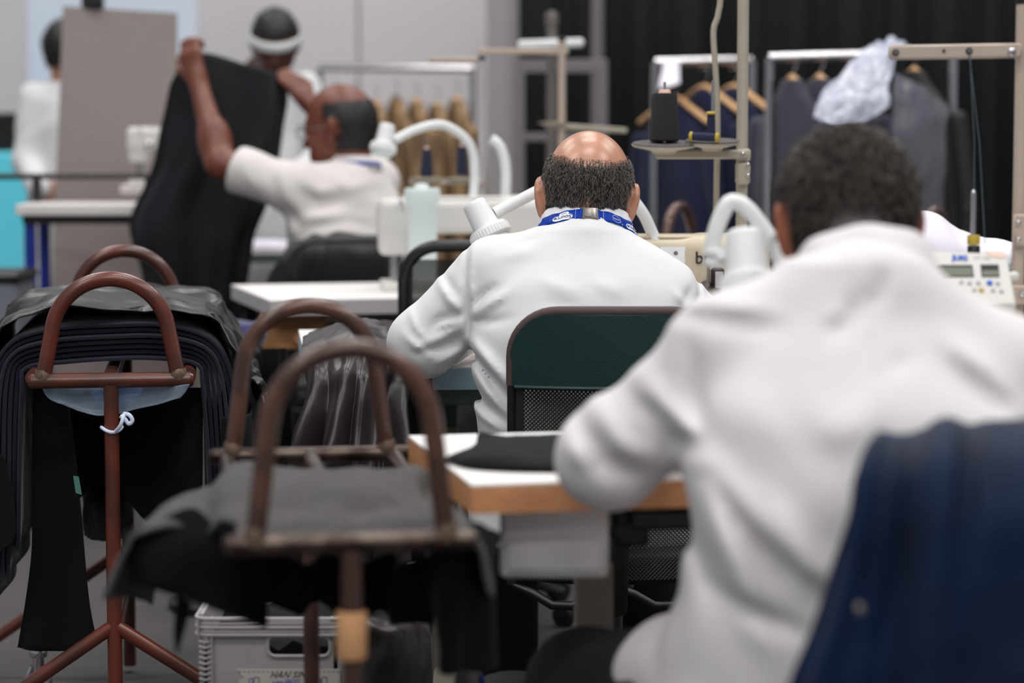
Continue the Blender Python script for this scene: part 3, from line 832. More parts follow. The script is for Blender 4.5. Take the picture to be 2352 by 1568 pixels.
# ---------- the tailor in the middle, seen from behind
def middle_man():
    D0 = 4.62
    hc = at(1347, 462, 4.72); R = axes((0.02, 1, -0.30), math.radians(4.5)); s = 1.06
    J = {'shL': at(1122, 628, 4.62), 'elL': at(974, 786, 4.64), 'wrL': at(1085, 750, 4.92),
         'shR': at(1540, 702, 4.62), 'elR': at(1662, 788, 4.73), 'wrR': at(1470, 742, 4.92)}
    px = 0.14
    J.update({'hpL': V(px-0.10, 4.60, 0.53), 'hpR': V(px+0.10, 4.60, 0.53), 'knL': V(px-0.16, 5.06, 0.53), 'knR': V(px+0.17, 5.06, 0.53),
              'anL': V(px-0.15, 5.20, 0.10), 'anR': V(px+0.15, 5.18, 0.10), 'toL': V(px-0.17, 5.36, 0.036), 'toR': V(px+0.17, 5.34, 0.036)})
    base = V(px, 4.60, 0.0)
    c7 = at(1345, 560, 4.665)
    fl = Field(0.006); add_head(fl, hc, R, s)
    fl.cap(hc+Vector(R@np.array((0, -0.02, -0.04))), c7, 0.055, 0.056, k=0.04)
    fl.loft([(px, 4.60, 0.47, 0.165, 0.11), (px, 4.60, 0.60, 0.155, 0.105), (px, 4.59, 0.80, 0.165, 0.11), (px, 4.61, 0.95, 0.15, 0.085), (px, 4.63, 1.02, 0.075, 0.06)], k=0.05)
    limbs(fl, J, dict(ua=0.048, el=0.040, fa=0.040, wr=0.027)); legs(fl, J)
    add_hand(fl, J['wrL'], V(0.35, 0.9, -0.10), V(0, 0, -1), 1, curl=0.28); add_hand(fl, J['wrR'], V(-0.25, 0.95, -0.02), V(0, 0, -1), -1, curl=0.22)
    Vt, Q = fl.mesh()
    man = body_obj('person', Vt, Q, 'skin_light', loc=base)
    tag(man, 'balding seated person in white coat with blue lanyard, seen from behind', 'person')
    # hair: a dark grey fringe round a bald crown
    def regions(L, grow):
        x, y, z = L[:, 0], L[:, 1], L[:, 2]-0.035
        r = np.sqrt(x*x+y*y+z*z); pol = np.degrees(np.arccos(np.clip(z/r, -1, 1))); az = np.arctan2(x, -y)
        top = 52+30*np.maximum(np.cos(az), 0)**1.2
        low = -0.024-0.014*np.abs(np.sin(az*2.0))-0.020*np.abs(np.sin(az))
        ear = ~((np.abs(x) > 0.074) & (y > -0.030) & (L[:, 2] < 0.030))
        ok = (r < 0.135) & ear & (y < 0.050) & ~((np.abs(x) > 0.066) & (L[:, 2] < -0.03)) & (np.abs(x) < 0.0875)
        return pol-top, L[:, 2]-low, ok
    def inside(L): a, b_, ok = regions(L, 0); return (a > -5) & (b_ > -0.012) & ok
    def cap_in(L): a, b_, ok = regions(L, 0); return (a > 7) & (b_ > 0.006) & ok
    def dens(L): a, b_, ok = regions(L, 0); return np.minimum(np.clip((a+5)/13, 0, 1), np.clip((b_+0.012)/0.022, 0, 1))
    hair_from(man, Vt, Q, hc, R, s, inside, 'hair_grey', ['hair_grey', 'hair_black', 'hair_salt', 'hair_silver', 'hair_silver'], 20000, 0.013, 0.00028, lift=0.0010, seed=3, cap_in=cap_in, dens=dens)
    # coat
    ct = Field(0.0055)
    ct.loft([(px, 4.60, 0.46, 0.215, 0.155), (px, 4.60, 0.60, 0.205, 0.145), (px-0.005, 4.595, 0.74, 0.205, 0.14), (px-0.006, 4.595, 0.86, 0.214, 0.135), (px, 4.605, 0.95, 0.205, 0.105), (px, 4.625, 1.005, 0.16, 0.08), (px, 4.645, 1.045, 0.085, 0.062)], k=0.05)
    ct.cap(J['shL'], J['elL'], 0.064, 0.066, k=0.035); ct.cap(J['elL'], J['wrL']-Vector((0.005, 0.03, 0)), 0.064, 0.050, k=0.025)
    ct.cap(J['shR'], J['elR'], 0.063, 0.066, k=0.035); ct.cap(J['elR'], J['wrR']-Vector((0, 0.03, 0)), 0.064, 0.050, k=0.025)
    ct.cap(at(1150, 612, 4.62), at(1345, 560, 4.635), 0.052, 0.050, k=0.04); ct.cap(at(1518, 672, 4.62), at(1345, 560, 4.635), 0.050, 0.050, k=0.04)
    for s_ in 'LR': ct.cap(J['hp'+s_], (J['hp'+s_]+J['kn'+s_]*1.6)/2.6, 0.105, 0.098, k=0.05)
    B = 4.72
    def fp(pts, D): return [at(x, y, D) for (x, y) in pts]
    # creases and ridges read from the photograph
    for (pts, amp, w) in [
        ([(1076, 560), (1066, 640), (1072, 720), (1078, 790)], -0.006, 0.007),
        ([(1084, 572), (1080, 650), (1084, 720)], 0.003, 0.006),
        ([(1008, 648), (1035, 690), (1062, 722)], 0.007, 0.011), ([(1020, 640), (1050, 690)], -0.005, 0.010),
        ([(1066, 745), (1020, 775), (960, 800)], 0.007, 0.011), ([(1060, 770), (1010, 800), (950, 815)], -0.007, 0.010),
        ([(1062, 720), (1010, 735), (985, 760)], -0.005, 0.008), ([(1064, 735), (1000, 755)], 0.005, 0.007),
        ([(940, 720), (955, 755), (985, 790)], 0.004, 0.007), ([(925, 770), (960, 800), (1000, 830)], 0.005, 0.009),
        ([(1060, 805), (1000, 840)], 0.006, 0.010),
        ([(1086, 725), (1130, 690), (1170, 665)], 0.005, 0.011), ([(1086, 700), (1120, 668), (1150, 652)], -0.004, 0.009), ([(1085, 740), (1140, 735), (1180, 722)], -0.0035, 0.009),
        ([(1075, 775), (1120, 820), (1165, 870), (1185, 890)], 0.009, 0.014), ([(1074, 800), (1110, 850), (1160, 905), (1185, 925)], -0.008, 0.012),
        ([(1085, 830), (1120, 890), (1175, 945)], 0.008, 0.012), ([(1080, 880), (1110, 930), (1170, 975)], -0.007, 0.012), ([(1085, 930), (1130, 960), (1180, 985)], 0.006, 0.011),
        ([(1346, 560), (1342, 640), (1338, 720)], 0.0025, 0.005), ([(1353, 560), (1350, 640), (1346, 720)], -0.0025, 0.006),
        ([(1240, 640), (1330, 668)], 0.003, 0.014), ([(1360, 640), (1430, 672)], 0.003, 0.014), ([(1250, 690), (1335, 700)], -0.003, 0.013),
        ([(1548, 668), (1575, 700), (1600, 730)], 0.004, 0.008), ([(1600, 625), (1612, 670), (1600, 720)], -0.0045, 0.006), ([(1590, 660), (1565, 700)], -0.003, 0.008),
        ([(1190, 560), (1240, 548)], -0.003, 0.008), ([(1150, 590), (1230, 575)], 0.0025, 0.013)]:
        fold2(ct, fp(pts, 4.55), amp*1.5, w*0.9, B)
    # neck opening
    nc = at(1346, 520, 4.655); ct.cap(nc+Vector((0, 0.062, 0.022)), nc+Vector((0, 0.14, 0.17)), 0.060, 0.075, k=0.012, op='s')
    Vc, Qc = ct.mesh(extra=f2_extra(ct, 1.0, 0.0018, 26))
    coat = body_obj('coat', Vc, Qc, 'coat_white', man)
    tag(coat, 'white work coat')
    # collar, tilted with the neck
    tl = math.radians(30); az_ = V(0, math.sin(tl), math.cos(tl)); ay = V(0, math.cos(tl), -math.sin(tl))
    rl = math.radians(-2.0); ax = V(math.cos(rl), 0, math.sin(rl)); az_ = ax.cross(ay).normalized()
    C = at(1346, 519, 4.70)
    ca, cb = 0.082, 0.074
    W_ = lambda p, h: 0.0016*math.sin(p*9+h*60)+0.001*math.sin(p*21)
    ring_band('collar', 'coat_white', coat, C, ax, ay, az_, [(-0.030, -0.002), (-0.008, -0.001), (0.008, 0.0005), (0.013, 0.003), (0.009, 0.006), (-0.010, 0.0095), (-0.030, 0.015), (-0.050, 0.0225)], ca, cb, wob=W_, n=96, th=0.0022)
    # lanyard over the collar
    lz = (-0.0105, -0.0350)
    def ex(h): return float(np.interp(h, [-0.046, -0.030, -0.010, 0.009], [0.0215, 0.015, 0.0095, 0.006]))+0.0032
    ly = ring_band('lanyard', 'lanyard_blue', man, C, ax, ay, az_, [(h, ex(h)) for h in np.linspace(lz[0], lz[1], 5)], ca, cb, wob=W_, n=110, th=0.0012)
    tag(ly, 'blue printed lanyard')
    def band_pt(u, vv, off=0.0014):
        """u metres to the right of the centre back, vv metres up the band from its middle"""
        rad = cb+0.014; ph = -math.pi/2+u/0.0905; h = (lz[0]+lz[1])/2+vv; e = ex(h)+off+W_(ph, h)
        return C + ax*(math.cos(ph)*(ca+e)) + ay*(math.sin(ph)*(cb+e)) + az_*h
    def band_print(name, geo, m, u0, v0, rot=False, sx=1.0, off=0.0016):
        vs, fs = geo; b = MB(); q = []
        for v in vs:
            x, y = v.x*sx, v.y
            if rot: x, y = -x, -y
            q.append(band_pt(u0+x, v0+y, off))
        b.add(q, fs); return b.build(name, m, ly, smooth=False)
    # buckle
    b = MB(); c0 = band_pt(0.005, 0, 0.003)
    rows = [[band_pt(-0.008+0.026*i/6, -0.0135+0.027*j/4, 0.004) for i in range(7)] for j in range(5)]
    b.sheet(rows, 0.006); bk = b.build('buckle', 'metal_grey', ly)
    b = MB(); rows = [[band_pt(-0.0045+0.011*i/4, -0.010+0.020*j/3, 0.0078) for i in range(5)] for j in range(4)]; b.sheet(rows, 0.0016); b.build('buckle_plate', 'steel_satin', bk)
    b = MB(); rows = [[band_pt(0.0105+0.0035*i/2, -0.0115+0.023*j/3, 0.0075) for i in range(3)] for j in range(4)]; b.sheet(rows, 0.0014); b.build('buckle_bar', 'steel_satin', bk)
    for (u0, u1) in ((-0.0125, -0.0085), (0.0185, 0.0225)):
        b = MB(); b.sheet([[band_pt(u0+(u1-u0)*i/2, -0.0125+0.025*j/3, 0.0025) for i in range(3)] for j in range(4)], 0.0022); b.build('strap_fold', 'lanyard_blue', ly)
    def blob(x0, x1, y0, y1, n=10):
        """rounded white patch outline"""
        vs = []; fs = []
        r = (y1-y0)/2; n = 28
        for i in range(n):
            x = x0+(x1-x0)*i/(n-1); d = max(0.0, x0+r-x, x-(x1-r)); hh = math.sqrt(max(r*r-d*d, 0.0))
            vs += [V(x, (y0+y1)/2-hh, 0), V(x, (y0+y1)/2+hh, 0)]
        fs = [(2*i, 2*i+2, 2*i+3, 2*i+1) for i in range(n-1)]
        return vs, fs
    us = -0.0445
    band_print('print_patch', blob(-0.0195, 0.0195, -0.0075, 0.0050), 'print_white', us, -0.0020, off=0.0012)
    band_print('print_patch', blob(-0.009, 0.012, -0.003, 0.0035), 'print_white', us, 0.0055, off=0.00125)
    band_print('print_text', text_geo('Source', 0.0125, bold=0.0003, align='CENTER'), 'print_navy', us, 0.0005, rot=True)
    band_print('print_text', text_geo('fashion', 0.0045, align='CENTER'), 'print_navy', us+0.002, 0.0068, rot=True)
    # hexagon outline and script
    hv = []; hf = []
    for i in range(6):
        for rr in (0.0098, 0.0092): hv.append(V(rr*math.cos(math.pi/6+i*math.pi/3), rr*math.sin(math.pi/6+i*math.pi/3), 0))
    for i in range(6): hf.append((2*i, 2*((i+1) % 6), 2*((i+1) % 6)+1, 2*i+1))
    ub = 0.0545
    band_print('print_hexagon', (hv, hf), 'print_white', ub, 0.0)
    band_print('print_text', text_geo('textile', 0.0050, shear=0.3, align='CENTER'), 'print_white', ub, 0.0012, rot=True)
    band_print('print_text', text_geo('by', 0.0036, align='CENTER'), 'print_white', ub+0.0105, -0.0085, rot=True)
    band_print('print_patch', blob(-0.0195, 0.0195, -0.0060, 0.0060), 'print_white', ub+0.046, -0.0025, off=0.0012)
    band_print('print_text', text_geo('Source', 0.0125, bold=0.0003, align='CENTER'), 'print_navy', ub+0.046, 0.0010, rot=True)
    for u0 in (-0.020, 0.0295):
        b = MB()
        for j in range(9):
            y0 = -0.0115+j*0.0026; b.add([band_pt(u0-0.0003, y0), band_pt(u0+0.0003, y0), band_pt(u0+0.0003, y0+0.0015), band_pt(u0-0.0003, y0+0.0015)], [(0, 1, 2, 3)])
        o = b.build('stitching', 'print_white', ly, smooth=False); o['kind'] = 'stuff'
    # trousers and shoes
    tr = Field(0.011); legs(tr, J, 0.090, 0.075, 0.068, foot=False); tr.cap(J['hpL'], J['hpR'], 0.10, k=0.05)
    Vt2, Q2 = tr.mesh(); body_obj('trousers', Vt2, Q2, 'trouser_dark', man)
    shoes(man, J, 'sneaker_grey', 'sneaker_blue')
    return man
middle_man()

# ---------- the tailor nearest the camera, bent over his machine
def front_man():
    hc = at(1948, 533, 3.20); R = axes((-0.05, 1, -0.42), math.radians(1.5)); s = 1.035
    sx = at(2005, 800, 2.83).x
    J = {'shL': at(1668, 812, 2.98), 'elL': at(1398, 1052, 3.04), 'wrL': at(1500, 962, 3.36),
         'shR': at(2330, 868, 2.98), 'elR': at(2520, 1060, 3.06), 'wrR': at(2330, 962, 3.36)}
    J.update({'hpL': V(sx-0.12, 2.95, 0.54), 'hpR': V(sx+0.10, 2.95, 0.54), 'knL': at(1345, 1578, 3.38), 'knR': V(sx+0.20, 3.44, 0.54),
              'anL': V(0.015, 3.38, 0.10), 'anR': V(sx+0.2, 3.58, 0.10), 'toL': V(0.0, 3.53, 0.036), 'toR': V(sx+0.22, 3.74, 0.036)})
    base = V(sx, 2.95, 0)
    c7 = at(1992, 640, 3.04)
    fl = Field(0.0075); add_head(fl, hc, R, s)
    fl.cap(hc+Vector(R@np.array((0, -0.02, -0.04))), c7, 0.056, 0.056, k=0.04)
    fl.loft([(sx, 2.95, 0.48, 0.165, 0.12), (sx, 2.95, 0.62, 0.155, 0.115), (sx, 2.94, 0.82, 0.165, 0.12), (sx, 2.97, 0.96, 0.14, 0.085), (sx, 3.0, 1.04, 0.07, 0.06)], k=0.05)
    limbs(fl, J, dict(ua=0.050, el=0.042, fa=0.042, wr=0.029)); legs(fl, J)
    add_hand(fl, J['wrL'], V(0.4, 0.9, -0.10), V(0, 0, -1), 1, curl=0.28); add_hand(fl, J['wrR'], V(-0.3, 0.95, -0.10), V(0, 0, -1), -1, curl=0.28)
    Vt, Q = fl.mesh()
    man = body_obj('person', Vt, Q, 'skin_mid', loc=base)
    tag(man, 'dark haired seated person in white coat bent over the near table', 'person')
    def inside(L):
        x, y, z = L[:, 0], L[:, 1], L[:, 2]-0.035
        r = np.sqrt(x*x+y*y+z*z); az = np.arctan2(x, -y)
        low = -0.062-0.010*np.abs(np.sin(az*2.0))
        ear = ~((np.abs(x) > 0.074) & (y > -0.030) & (L[:, 2] < 0.030))
        return (L[:, 2] > low) & (r < 0.14) & ear & ((y < 0.055) | (L[:, 2] > 0.085)) & ~((np.abs(x) > 0.066) & (L[:, 2] < -0.035)) & (np.abs(x) < 0.0875)
    hair_from(man, Vt, Q, hc, R, s, inside, 'hair_black', ['hair_black', 'hair_salt', 'hair_black', 'hair_salt'], 10000, 0.024, 0.0008, lift=0.004, seed=5, cap_in=lambda L: inside(L) & ~(((L[:, 0]-0.012)**2+(L[:, 1]+0.030)**2 < 0.034**2) & (L[:, 2] > 0.09)))
    # thin place on the crown
    # earbud in the left ear
    b = MB(); L = head_pts(hc, R, s); p = Vector(L(-0.092, 0.012, -0.004))
    b.lathe([(0, -0.006), (0.006, -0.004), (0.008, 0.002), (0.006, 0.007), (0, 0.008)], p, (-1, 0.1, 0), seg=14); b.tube([p+V(-0.004, 0, 0), p+V(-0.006, 0.006, -0.03)], 0.003, 8)
    b.build('earbud', 'lamp_white', man)
    ct = Field(0.0065)
    ct.loft([(sx-0.01, 2.96, 0.45, 0.25, 0.19), (sx, 2.95, 0.55, 0.235, 0.175), (sx+0.005, 2.945, 0.68, 0.222, 0.16), (sx+0.01, 2.94, 0.80, 0.222, 0.155), (sx+0.008, 2.95, 0.90, 0.215, 0.135), (sx, 2.975, 0.97, 0.175, 0.10), (sx-0.002, 2.995, 1.03, 0.10, 0.075), (sx-0.004, 3.005, 1.07, 0.075, 0.06)], k=0.05)
    ct.cap(J['shL'], J['elL'], 0.060, 0.064, k=0.035); ct.cap(J['elL'], J['wrL'], 0.062, 0.050, k=0.025)
    ct.cap(J['shR'], J['elR'], 0.062, 0.064, k=0.035); ct.cap(J['elR'], J['wrR'], 0.062, 0.050, k=0.025)
    ct.cap(at(1625, 772, 2.98), at(1960, 660, 2.99), 0.040, 0.052, k=0.045); ct.cap(at(2360, 845, 2.98), at(2020, 660, 2.99), 0.045, 0.050, k=0.045)
    ct.cap(at(1578, 752, 2.98), at(1640, 742, 2.98), 0.014, 0.024, k=0.02)         # shoulder point
    # coat skirt over the thighs
    ct.cap(at(1720, 1540, 2.98), at(1560, 1560, 3.14), 0.095, 0.088, k=0.05); ct.cap(V(sx+0.1, 2.98, 0.56), V(sx+0.18, 3.2, 0.56), 0.11, 0.1, k=0.05)
    def fp(pts, D): return [at(x, y, D) for (x, y) in pts]
    for (pts, amp, w) in [
        ([(1640, 700), (1600, 800), (1600, 900), (1618, 1000)], -0.006, 0.012),
        ([(1560, 735), (1680, 745), (1800, 760)], -0.006, 0.014), ([(1570, 722), (1690, 722), (1800, 730)], 0.005, 0.014),
        ([(1500, 985), (1560, 1000), (1610, 1010)], 0.008, 0.015), ([(1490, 900), (1530, 950), (1600, 990)], 0.008, 0.016), ([(1470, 930), (1520, 985), (1590, 1025)], -0.009, 0.015),
        ([(1380, 960), (1430, 1040), (1520, 1090)], 0.010, 0.018), ([(1350, 1010), (1400, 1090), (1480, 1130)], -0.010, 0.016), ([(1310, 1040), (1360, 1110)], 0.007, 0.014),
        ([(1625, 1060), (1720, 1190), (1830, 1290), (1880, 1330)], 0.014, 0.020), ([(1640, 1100), (1700, 1190), (1800, 1290), (1870, 1345)], -0.013, 0.016),
        ([(1600, 1090), (1640, 1200), (1700, 1330), (1770, 1500)], 0.012, 0.022), ([(1590, 1120), (1610, 1250), (1650, 1400)], -0.008, 0.018),
        ([(1750, 1130), (1810, 1210), (1870, 1300)], 0.008, 0.018), ([(1650, 1350), (1750, 1400), (1840, 1440)], -0.009, 0.015),
        ([(2005, 690), (2003, 850), (2003, 990)], 0.004, 0.006), ([(2013, 690), (2012, 850), (2012, 990)], -0.003, 0.006),
        ([(1990, 690), (1950, 750), (1900, 790)], -0.006, 0.014), ([(2060, 620), (2040, 680), (2010, 720)], -0.006, 0.012), ([(1960, 700), (1920, 760)], 0.004, 0.014),
        ([(2170, 820), (2240, 890), (2320, 960)], -0.010, 0.018), ([(2190, 790), (2270, 850), (2340, 920)], 0.008, 0.018), ([(2040, 860), (2100, 820)], -0.004, 0.012),
        ([(1880, 1000), (1960, 960), (2040, 880)], 0.005, 0.025), ([(1780, 900), (1850, 1010), (1930, 1060)], -0.004, 0.025)]:
        fold2(ct, fp(pts, 2.86), amp*1.7, w*0.95, 3.04)
    nc = at(1985, 585, 3.05); ct.cap(nc+Vector((0, 0.065, 0.02)), nc+Vector((0, 0.15, 0.16)), 0.058, 0.075, k=0.012, op='s')
    Vc, Qc = ct.mesh(extra=f2_extra(ct, 2.0, 0.0022, 21))
    coat = body_obj('coat', Vc, Qc, 'coat_grey_white', man)
    tl = math.radians(34); ay = V(0, math.cos(tl), -math.sin(tl)); rl = math.radians(1.5); ax = V(math.cos(rl), 0, math.sin(rl)); az_ = ax.cross(ay).normalized()
    W_ = lambda p, h: 0.002*math.sin(p*7+h*50)
    ring_band('collar', 'coat_grey_white', coat, at(1984, 606, 3.06), ax, ay, az_, [(-0.03, -0.002), (-0.005, 0), (0.008, 0.001), (0.0125, 0.003), (0.008, 0.006), (-0.012, 0.009), (-0.036, 0.014), (-0.052, 0.017)], 0.080, 0.070, wob=W_, n=80, th=0.003)
    tr = Field(0.010); legs(tr, J, 0.092, 0.080, 0.07, foot=False); tr.cap(J['hpL'], J['hpR'], 0.10, k=0.05)
    Vt2, Q2 = tr.mesh(); body_obj('trousers', Vt2, Q2, 'trouser_dark', man)
    shoes(man, J, 'plastic_black', 'rubber_black')
    return man
front_man()

# ---------- the man holding a dark garment up
def left_man():
    hc = at(788, 302, 7.54); R = axes((-0.90, 0.42, -0.06), math.radians(0)); s = 1.12
    tx = at(800, 450, 7.48).x
    J = {'shL': at(672, 432, 7.43), 'elL': at(507, 375, 7.48), 'wrL': at(457, 196, 7.64),
         'shR': at(858, 420, 7.70), 'elR': at(800, 330, 7.93), 'wrR': at(712, 240, 7.96)}
    J.update({'hpL': V(tx-0.06, 7.42, 0.55), 'hpR': V(tx+0.08, 7.58, 0.55), 'knL': V(tx-0.34, 7.70, 0.55), 'knR': V(tx-0.28, 7.93, 0.55),
              'anL': V(tx-0.34, 7.78, 0.10), 'anR': V(tx-0.30, 8.00, 0.10), 'toL': V(tx-0.45, 7.86, 0.036), 'toR': V(tx-0.44, 8.08, 0.036)})
    base = V(tx, 7.50, 0)
    c7 = at(815, 385, 7.52)
    fl = Field(0.007); add_head(fl, hc, R, s)
    fl.cap(hc+Vector(R@np.array((0, -0.02, -0.04))), c7, 0.056, 0.062, k=0.04)
    yaw = math.radians(28)
    fl.loft([(tx, 7.50, 0.48, 0.16, 0.11), (tx, 7.50, 0.62, 0.155, 0.11), (tx, 7.50, 0.84, 0.165, 0.115), (tx, 7.52, 0.98, 0.15, 0.09), (tx+0.01, 7.53, 1.10, 0.08, 0.06)], yaw, k=0.05)
    fl.cap(J['shL'], J['elL'], 0.050, 0.046, k=0.03); fl.cap(J['elL'], J['wrL'], 0.048, 0.029, k=0.02)
    fl.cap(J['shR'], J['elR'], 0.050, 0.044, k=0.03); fl.cap(J['elR'], J['wrR'], 0.044, 0.028, k=0.02); legs(fl, J)
    m1 = (np.array(J['elL'])*0.35+np.array(J['wrL'])*0.65); fl.ell(np.array(J['elL'])*0.72+np.array(J['wrL'])*0.28, (0.050, 0.050, 0.075), k=0.03)
    # both hands closed on the cloth edge
    add_hand(fl, J['wrL'], V(-0.25, 0.1, 0.95), V(0.25, 0.75, 0.1), 1, s=1.12, curl=1.15)
    add_hand(fl, J['wrR'], V(-0.62, 0.1, 0.75), V(-0.35, 0.55, -0.2), -1, s=1.08, curl=1.1)
    Vt, Q = fl.mesh()
    man = body_obj('person', Vt, Q, 'skin_dark', loc=base)
    tag(man, 'bald person with glasses in white shirt holding up dark trousers', 'person')
    def inside(L):
        x, y, z = L[:, 0], L[:, 1], L[:, 2]-0.035
        r = np.sqrt(x*x+y*y+z*z); pol = np.degrees(np.arccos(np.clip(z/r, -1, 1)))
        ear = ~((np.abs(x) > 0.072) & (y > -0.03) & (L[:, 2] < 0.032))
        return (pol > 58) & (L[:, 2] > -0.055) & (r < 0.14) & ear & (y < 0.02) & ~((np.abs(x) > 0.066) & (L[:, 2] < -0.03)) & (np.abs(x) < 0.087)
    hair_from(man, Vt, Q, hc, R, s, inside, 'hair_black', ['hair_black'], 900, 0.008, 0.0008, lift=0.003, seed=8)
    # glasses
    L = lambda x, y, z: Vector(head_pts(hc, R, s)(x, y, z))
    b = MB()
    for g in (-1, 1):
        b.tube([L(g*0.034+0.024*math.cos(a), 0.116, 0.004+0.018*math.sin(a)) for a in np.linspace(0, 2*math.pi, 17)[:-1]], 0.0022, 6, closed=True)
        b.tube([L(g*0.058, 0.116, 0.010), L(g*0.080, 0.06, 0.012), L(g*0.085, 0.0, 0.014)], 0.002, 6)
    b.tube([L(-0.010, 0.117, 0.006), L(0, 0.121, 0.010), L(0.010, 0.117, 0.006)], 0.002, 6)
    b.build('glasses', 'metal_grey', man)
    ct = Field(0.008)
    ct.loft([(tx, 7.50, 0.46, 0.20, 0.15), (tx, 7.50, 0.62, 0.19, 0.15), (tx+0.005, 7.50, 0.80, 0.195, 0.15), (tx+0.005, 7.50, 0.94, 0.20, 0.14), (tx, 7.51, 1.04, 0.165, 0.105), (tx+0.008, 7.53, 1.10, 0.10, 0.08), (tx+0.012, 7.53, 1.13, 0.075, 0.065)], yaw, k=0.05)
    d = (J['elL']-J['shL']); ct.cap(J['shL'], J['shL']+d*0.78, 0.070, 0.074, k=0.04); ct.cap(J['shL'], at(800, 430, 7.48), 0.07, 0.08, k=0.05)
    d2 = (J['elR']-J['shR']); ct.cap(J['shR'], J['shR']+d2*0.75, 0.070, 0.072, k=0.04); ct.cap(J['shR'], at(820, 440, 7.53), 0.075, 0.08, k=0.05)
    ct.plane(J['shL']+d*0.80, d, k=0.004)
    nc = at(812, 372, 7.53); ct.cap(nc+Vector((0, 0, 0.01)), nc+Vector((-0.03, 0.02, 0.2)), 0.062, 0.07, k=0.012, op='s')
    def fp(pts, D): return [at(x, y, D) for (x, y) in pts]
    for (pts, amp, w) in [([(620, 400), (650, 470), (690, 500)], -0.012, 0.02), ([(700, 410), (730, 440), (780, 430)], 0.012, 0.02), ([(690, 440), (740, 470), (800, 455)], -0.012, 0.018),
                          ([(640, 440), (700, 500), (780, 490)], 0.012, 0.02), ([(760, 400), (800, 430), (860, 420)], 0.009, 0.018), ([(720, 520), (800, 510), (880, 525)], -0.009, 0.018), ([(850, 450), (880, 490), (890, 530)], 0.010, 0.02), ([(560, 370), (570, 410), (600, 440)], 0.006, 0.015), ([(660, 500), (680, 550)], 0.01, 0.02)]:
        fold2(ct, fp(pts, 7.38), amp, w, 7.58)
    Vc, Qc = ct.mesh(extra=f2_extra(ct, 3.0, 0.003, 24))
    sh = body_obj('shirt', Vc, Qc, 'shirt_white', man)
    ring_band('collar', 'shirt_white', sh, nc+Vector((0, 0, 0.0)), V(1, 0, 0), V(0, 1, -0.1), V(-0.1, 0.05, 1), [(-0.02, 0), (0.012, 0.002), (0.014, 0.005), (-0.03, 0.018)], 0.070, 0.068, n=40, th=0.003)
    b = MB(); ring_band('neck_cord', 'lanyard_blue', man, nc+Vector((0, 0, -0.004)), V(1, 0, 0), V(0, 1, -0.1), V(-0.1, 0.05, 1), [(0.0, 0.014), (-0.012, 0.017)], 0.070, 0.068, n=40, th=0.002)
    tr = Field(0.013); legs(tr, J, 0.090, 0.075, 0.068, foot=False); tr.cap(J['hpL'], J['hpR'], 0.10, k=0.05)
    Vt2, Q2 = tr.mesh(); body_obj('trousers', Vt2, Q2, 'trouser_dark', man)
    shoes(man, J, 'plastic_black', 'rubber_black')
    return man
left_man()

# ---------- two people standing further back
def standing(label, hc, fwd, tx, ty, zsh, skin, coat_m, J, s=1.0, yaw=0.0, hair=True, roll=0.0, hand_pose=None):
    R = axes(fwd, roll)
    c7 = V(tx, ty, zsh+0.06)
    fl = Field(0.009); add_head(fl, hc, R, s)
    fl.cap(hc+Vector(R@np.array((0, -0.02, -0.04))), c7, 0.055, 0.062, k=0.04)
    fl.loft([(tx, ty, 0.86, 0.155, 0.11), (tx, ty, 1.0, 0.145, 0.105), (tx, ty, zsh-0.15, 0.16, 0.11), (tx, ty, zsh, 0.15, 0.09), (tx, ty, zsh+0.06, 0.08, 0.06)], yaw, k=0.05)
    limbs(fl, J, dict(ua=0.047, el=0.040, fa=0.040, wr=0.027)); legs(fl, J, 0.085, 0.06, 0.042)
    for s_, sd in (('L', 1), ('R', -1)):
        d = hand_pose[s_] if hand_pose else (0, 0, -1); add_hand(fl, J['wr'+s_], d, (0, -1, 0.1), sd, curl=0.6)
    Vt, Q = fl.mesh(); man = body_obj('person', Vt, Q, skin, loc=V(tx, ty, 0)); tag(man, label, 'person')
    def inside(L):
        x, y, z = L[:, 0], L[:, 1], L[:, 2]-0.035; r = np.sqrt(x*x+y*y+z*z)
        ear = ~((np.abs(x) > 0.072) & (y > -0.03) & (L[:, 2] < 0.03))
        return (r < 0.14) & ear & (L[:, 2] > -0.06) & (((y < 0.03)) | ((L[:, 2] > 0.055))) & (np.abs(x) < 0.087)
    hair_from(man, Vt, Q, hc, R, s, inside, 'hair_black', ['hair_black'], 500, 0.014, 0.0012, lift=0.008, seed=11)
    ct = Field(0.010)
    ct.loft([(tx, ty, 0.62, 0.21, 0.16), (tx, ty, 0.9, 0.20, 0.15), (tx, ty, 1.05, 0.185, 0.14), (tx, ty, zsh-0.12, 0.20, 0.14), (tx, ty, zsh, 0.175, 0.105), (tx, ty, zsh+0.05, 0.10, 0.075)], yaw, k=0.05)
    for s_ in 'LR':
        ct.cap(J['sh'+s_], J['el'+s_], 0.062, 0.060, k=0.04); ct.cap(J['el'+s_], J['wr'+s_], 0.058, 0.046, k=0.025)
    nc = V(tx, ty, zsh+0.06); ct.cap(nc, nc+V(0, 0, 0.15), 0.060, 0.07, k=0.012, op='s')
    Vc, Qc = ct.mesh(extra=f2_extra(ct, 4.0, 0.003, 22)); body_obj('coat', Vc, Qc, coat_m, man)
    tr = Field(0.014); legs(tr, J, 0.095, 0.08, 0.07, foot=False); tr.cap(J['hpL'], J['hpR'], 0.10, k=0.05)
    V2, Q2 = tr.mesh(); body_obj('trousers', V2, Q2, 'trouser_dark', man); shoes(man, J, 'plastic_black', 'rubber_black')
    return man, R
hc = at(632, 102, 9.0); tx = at(600, 150, 9.25).x
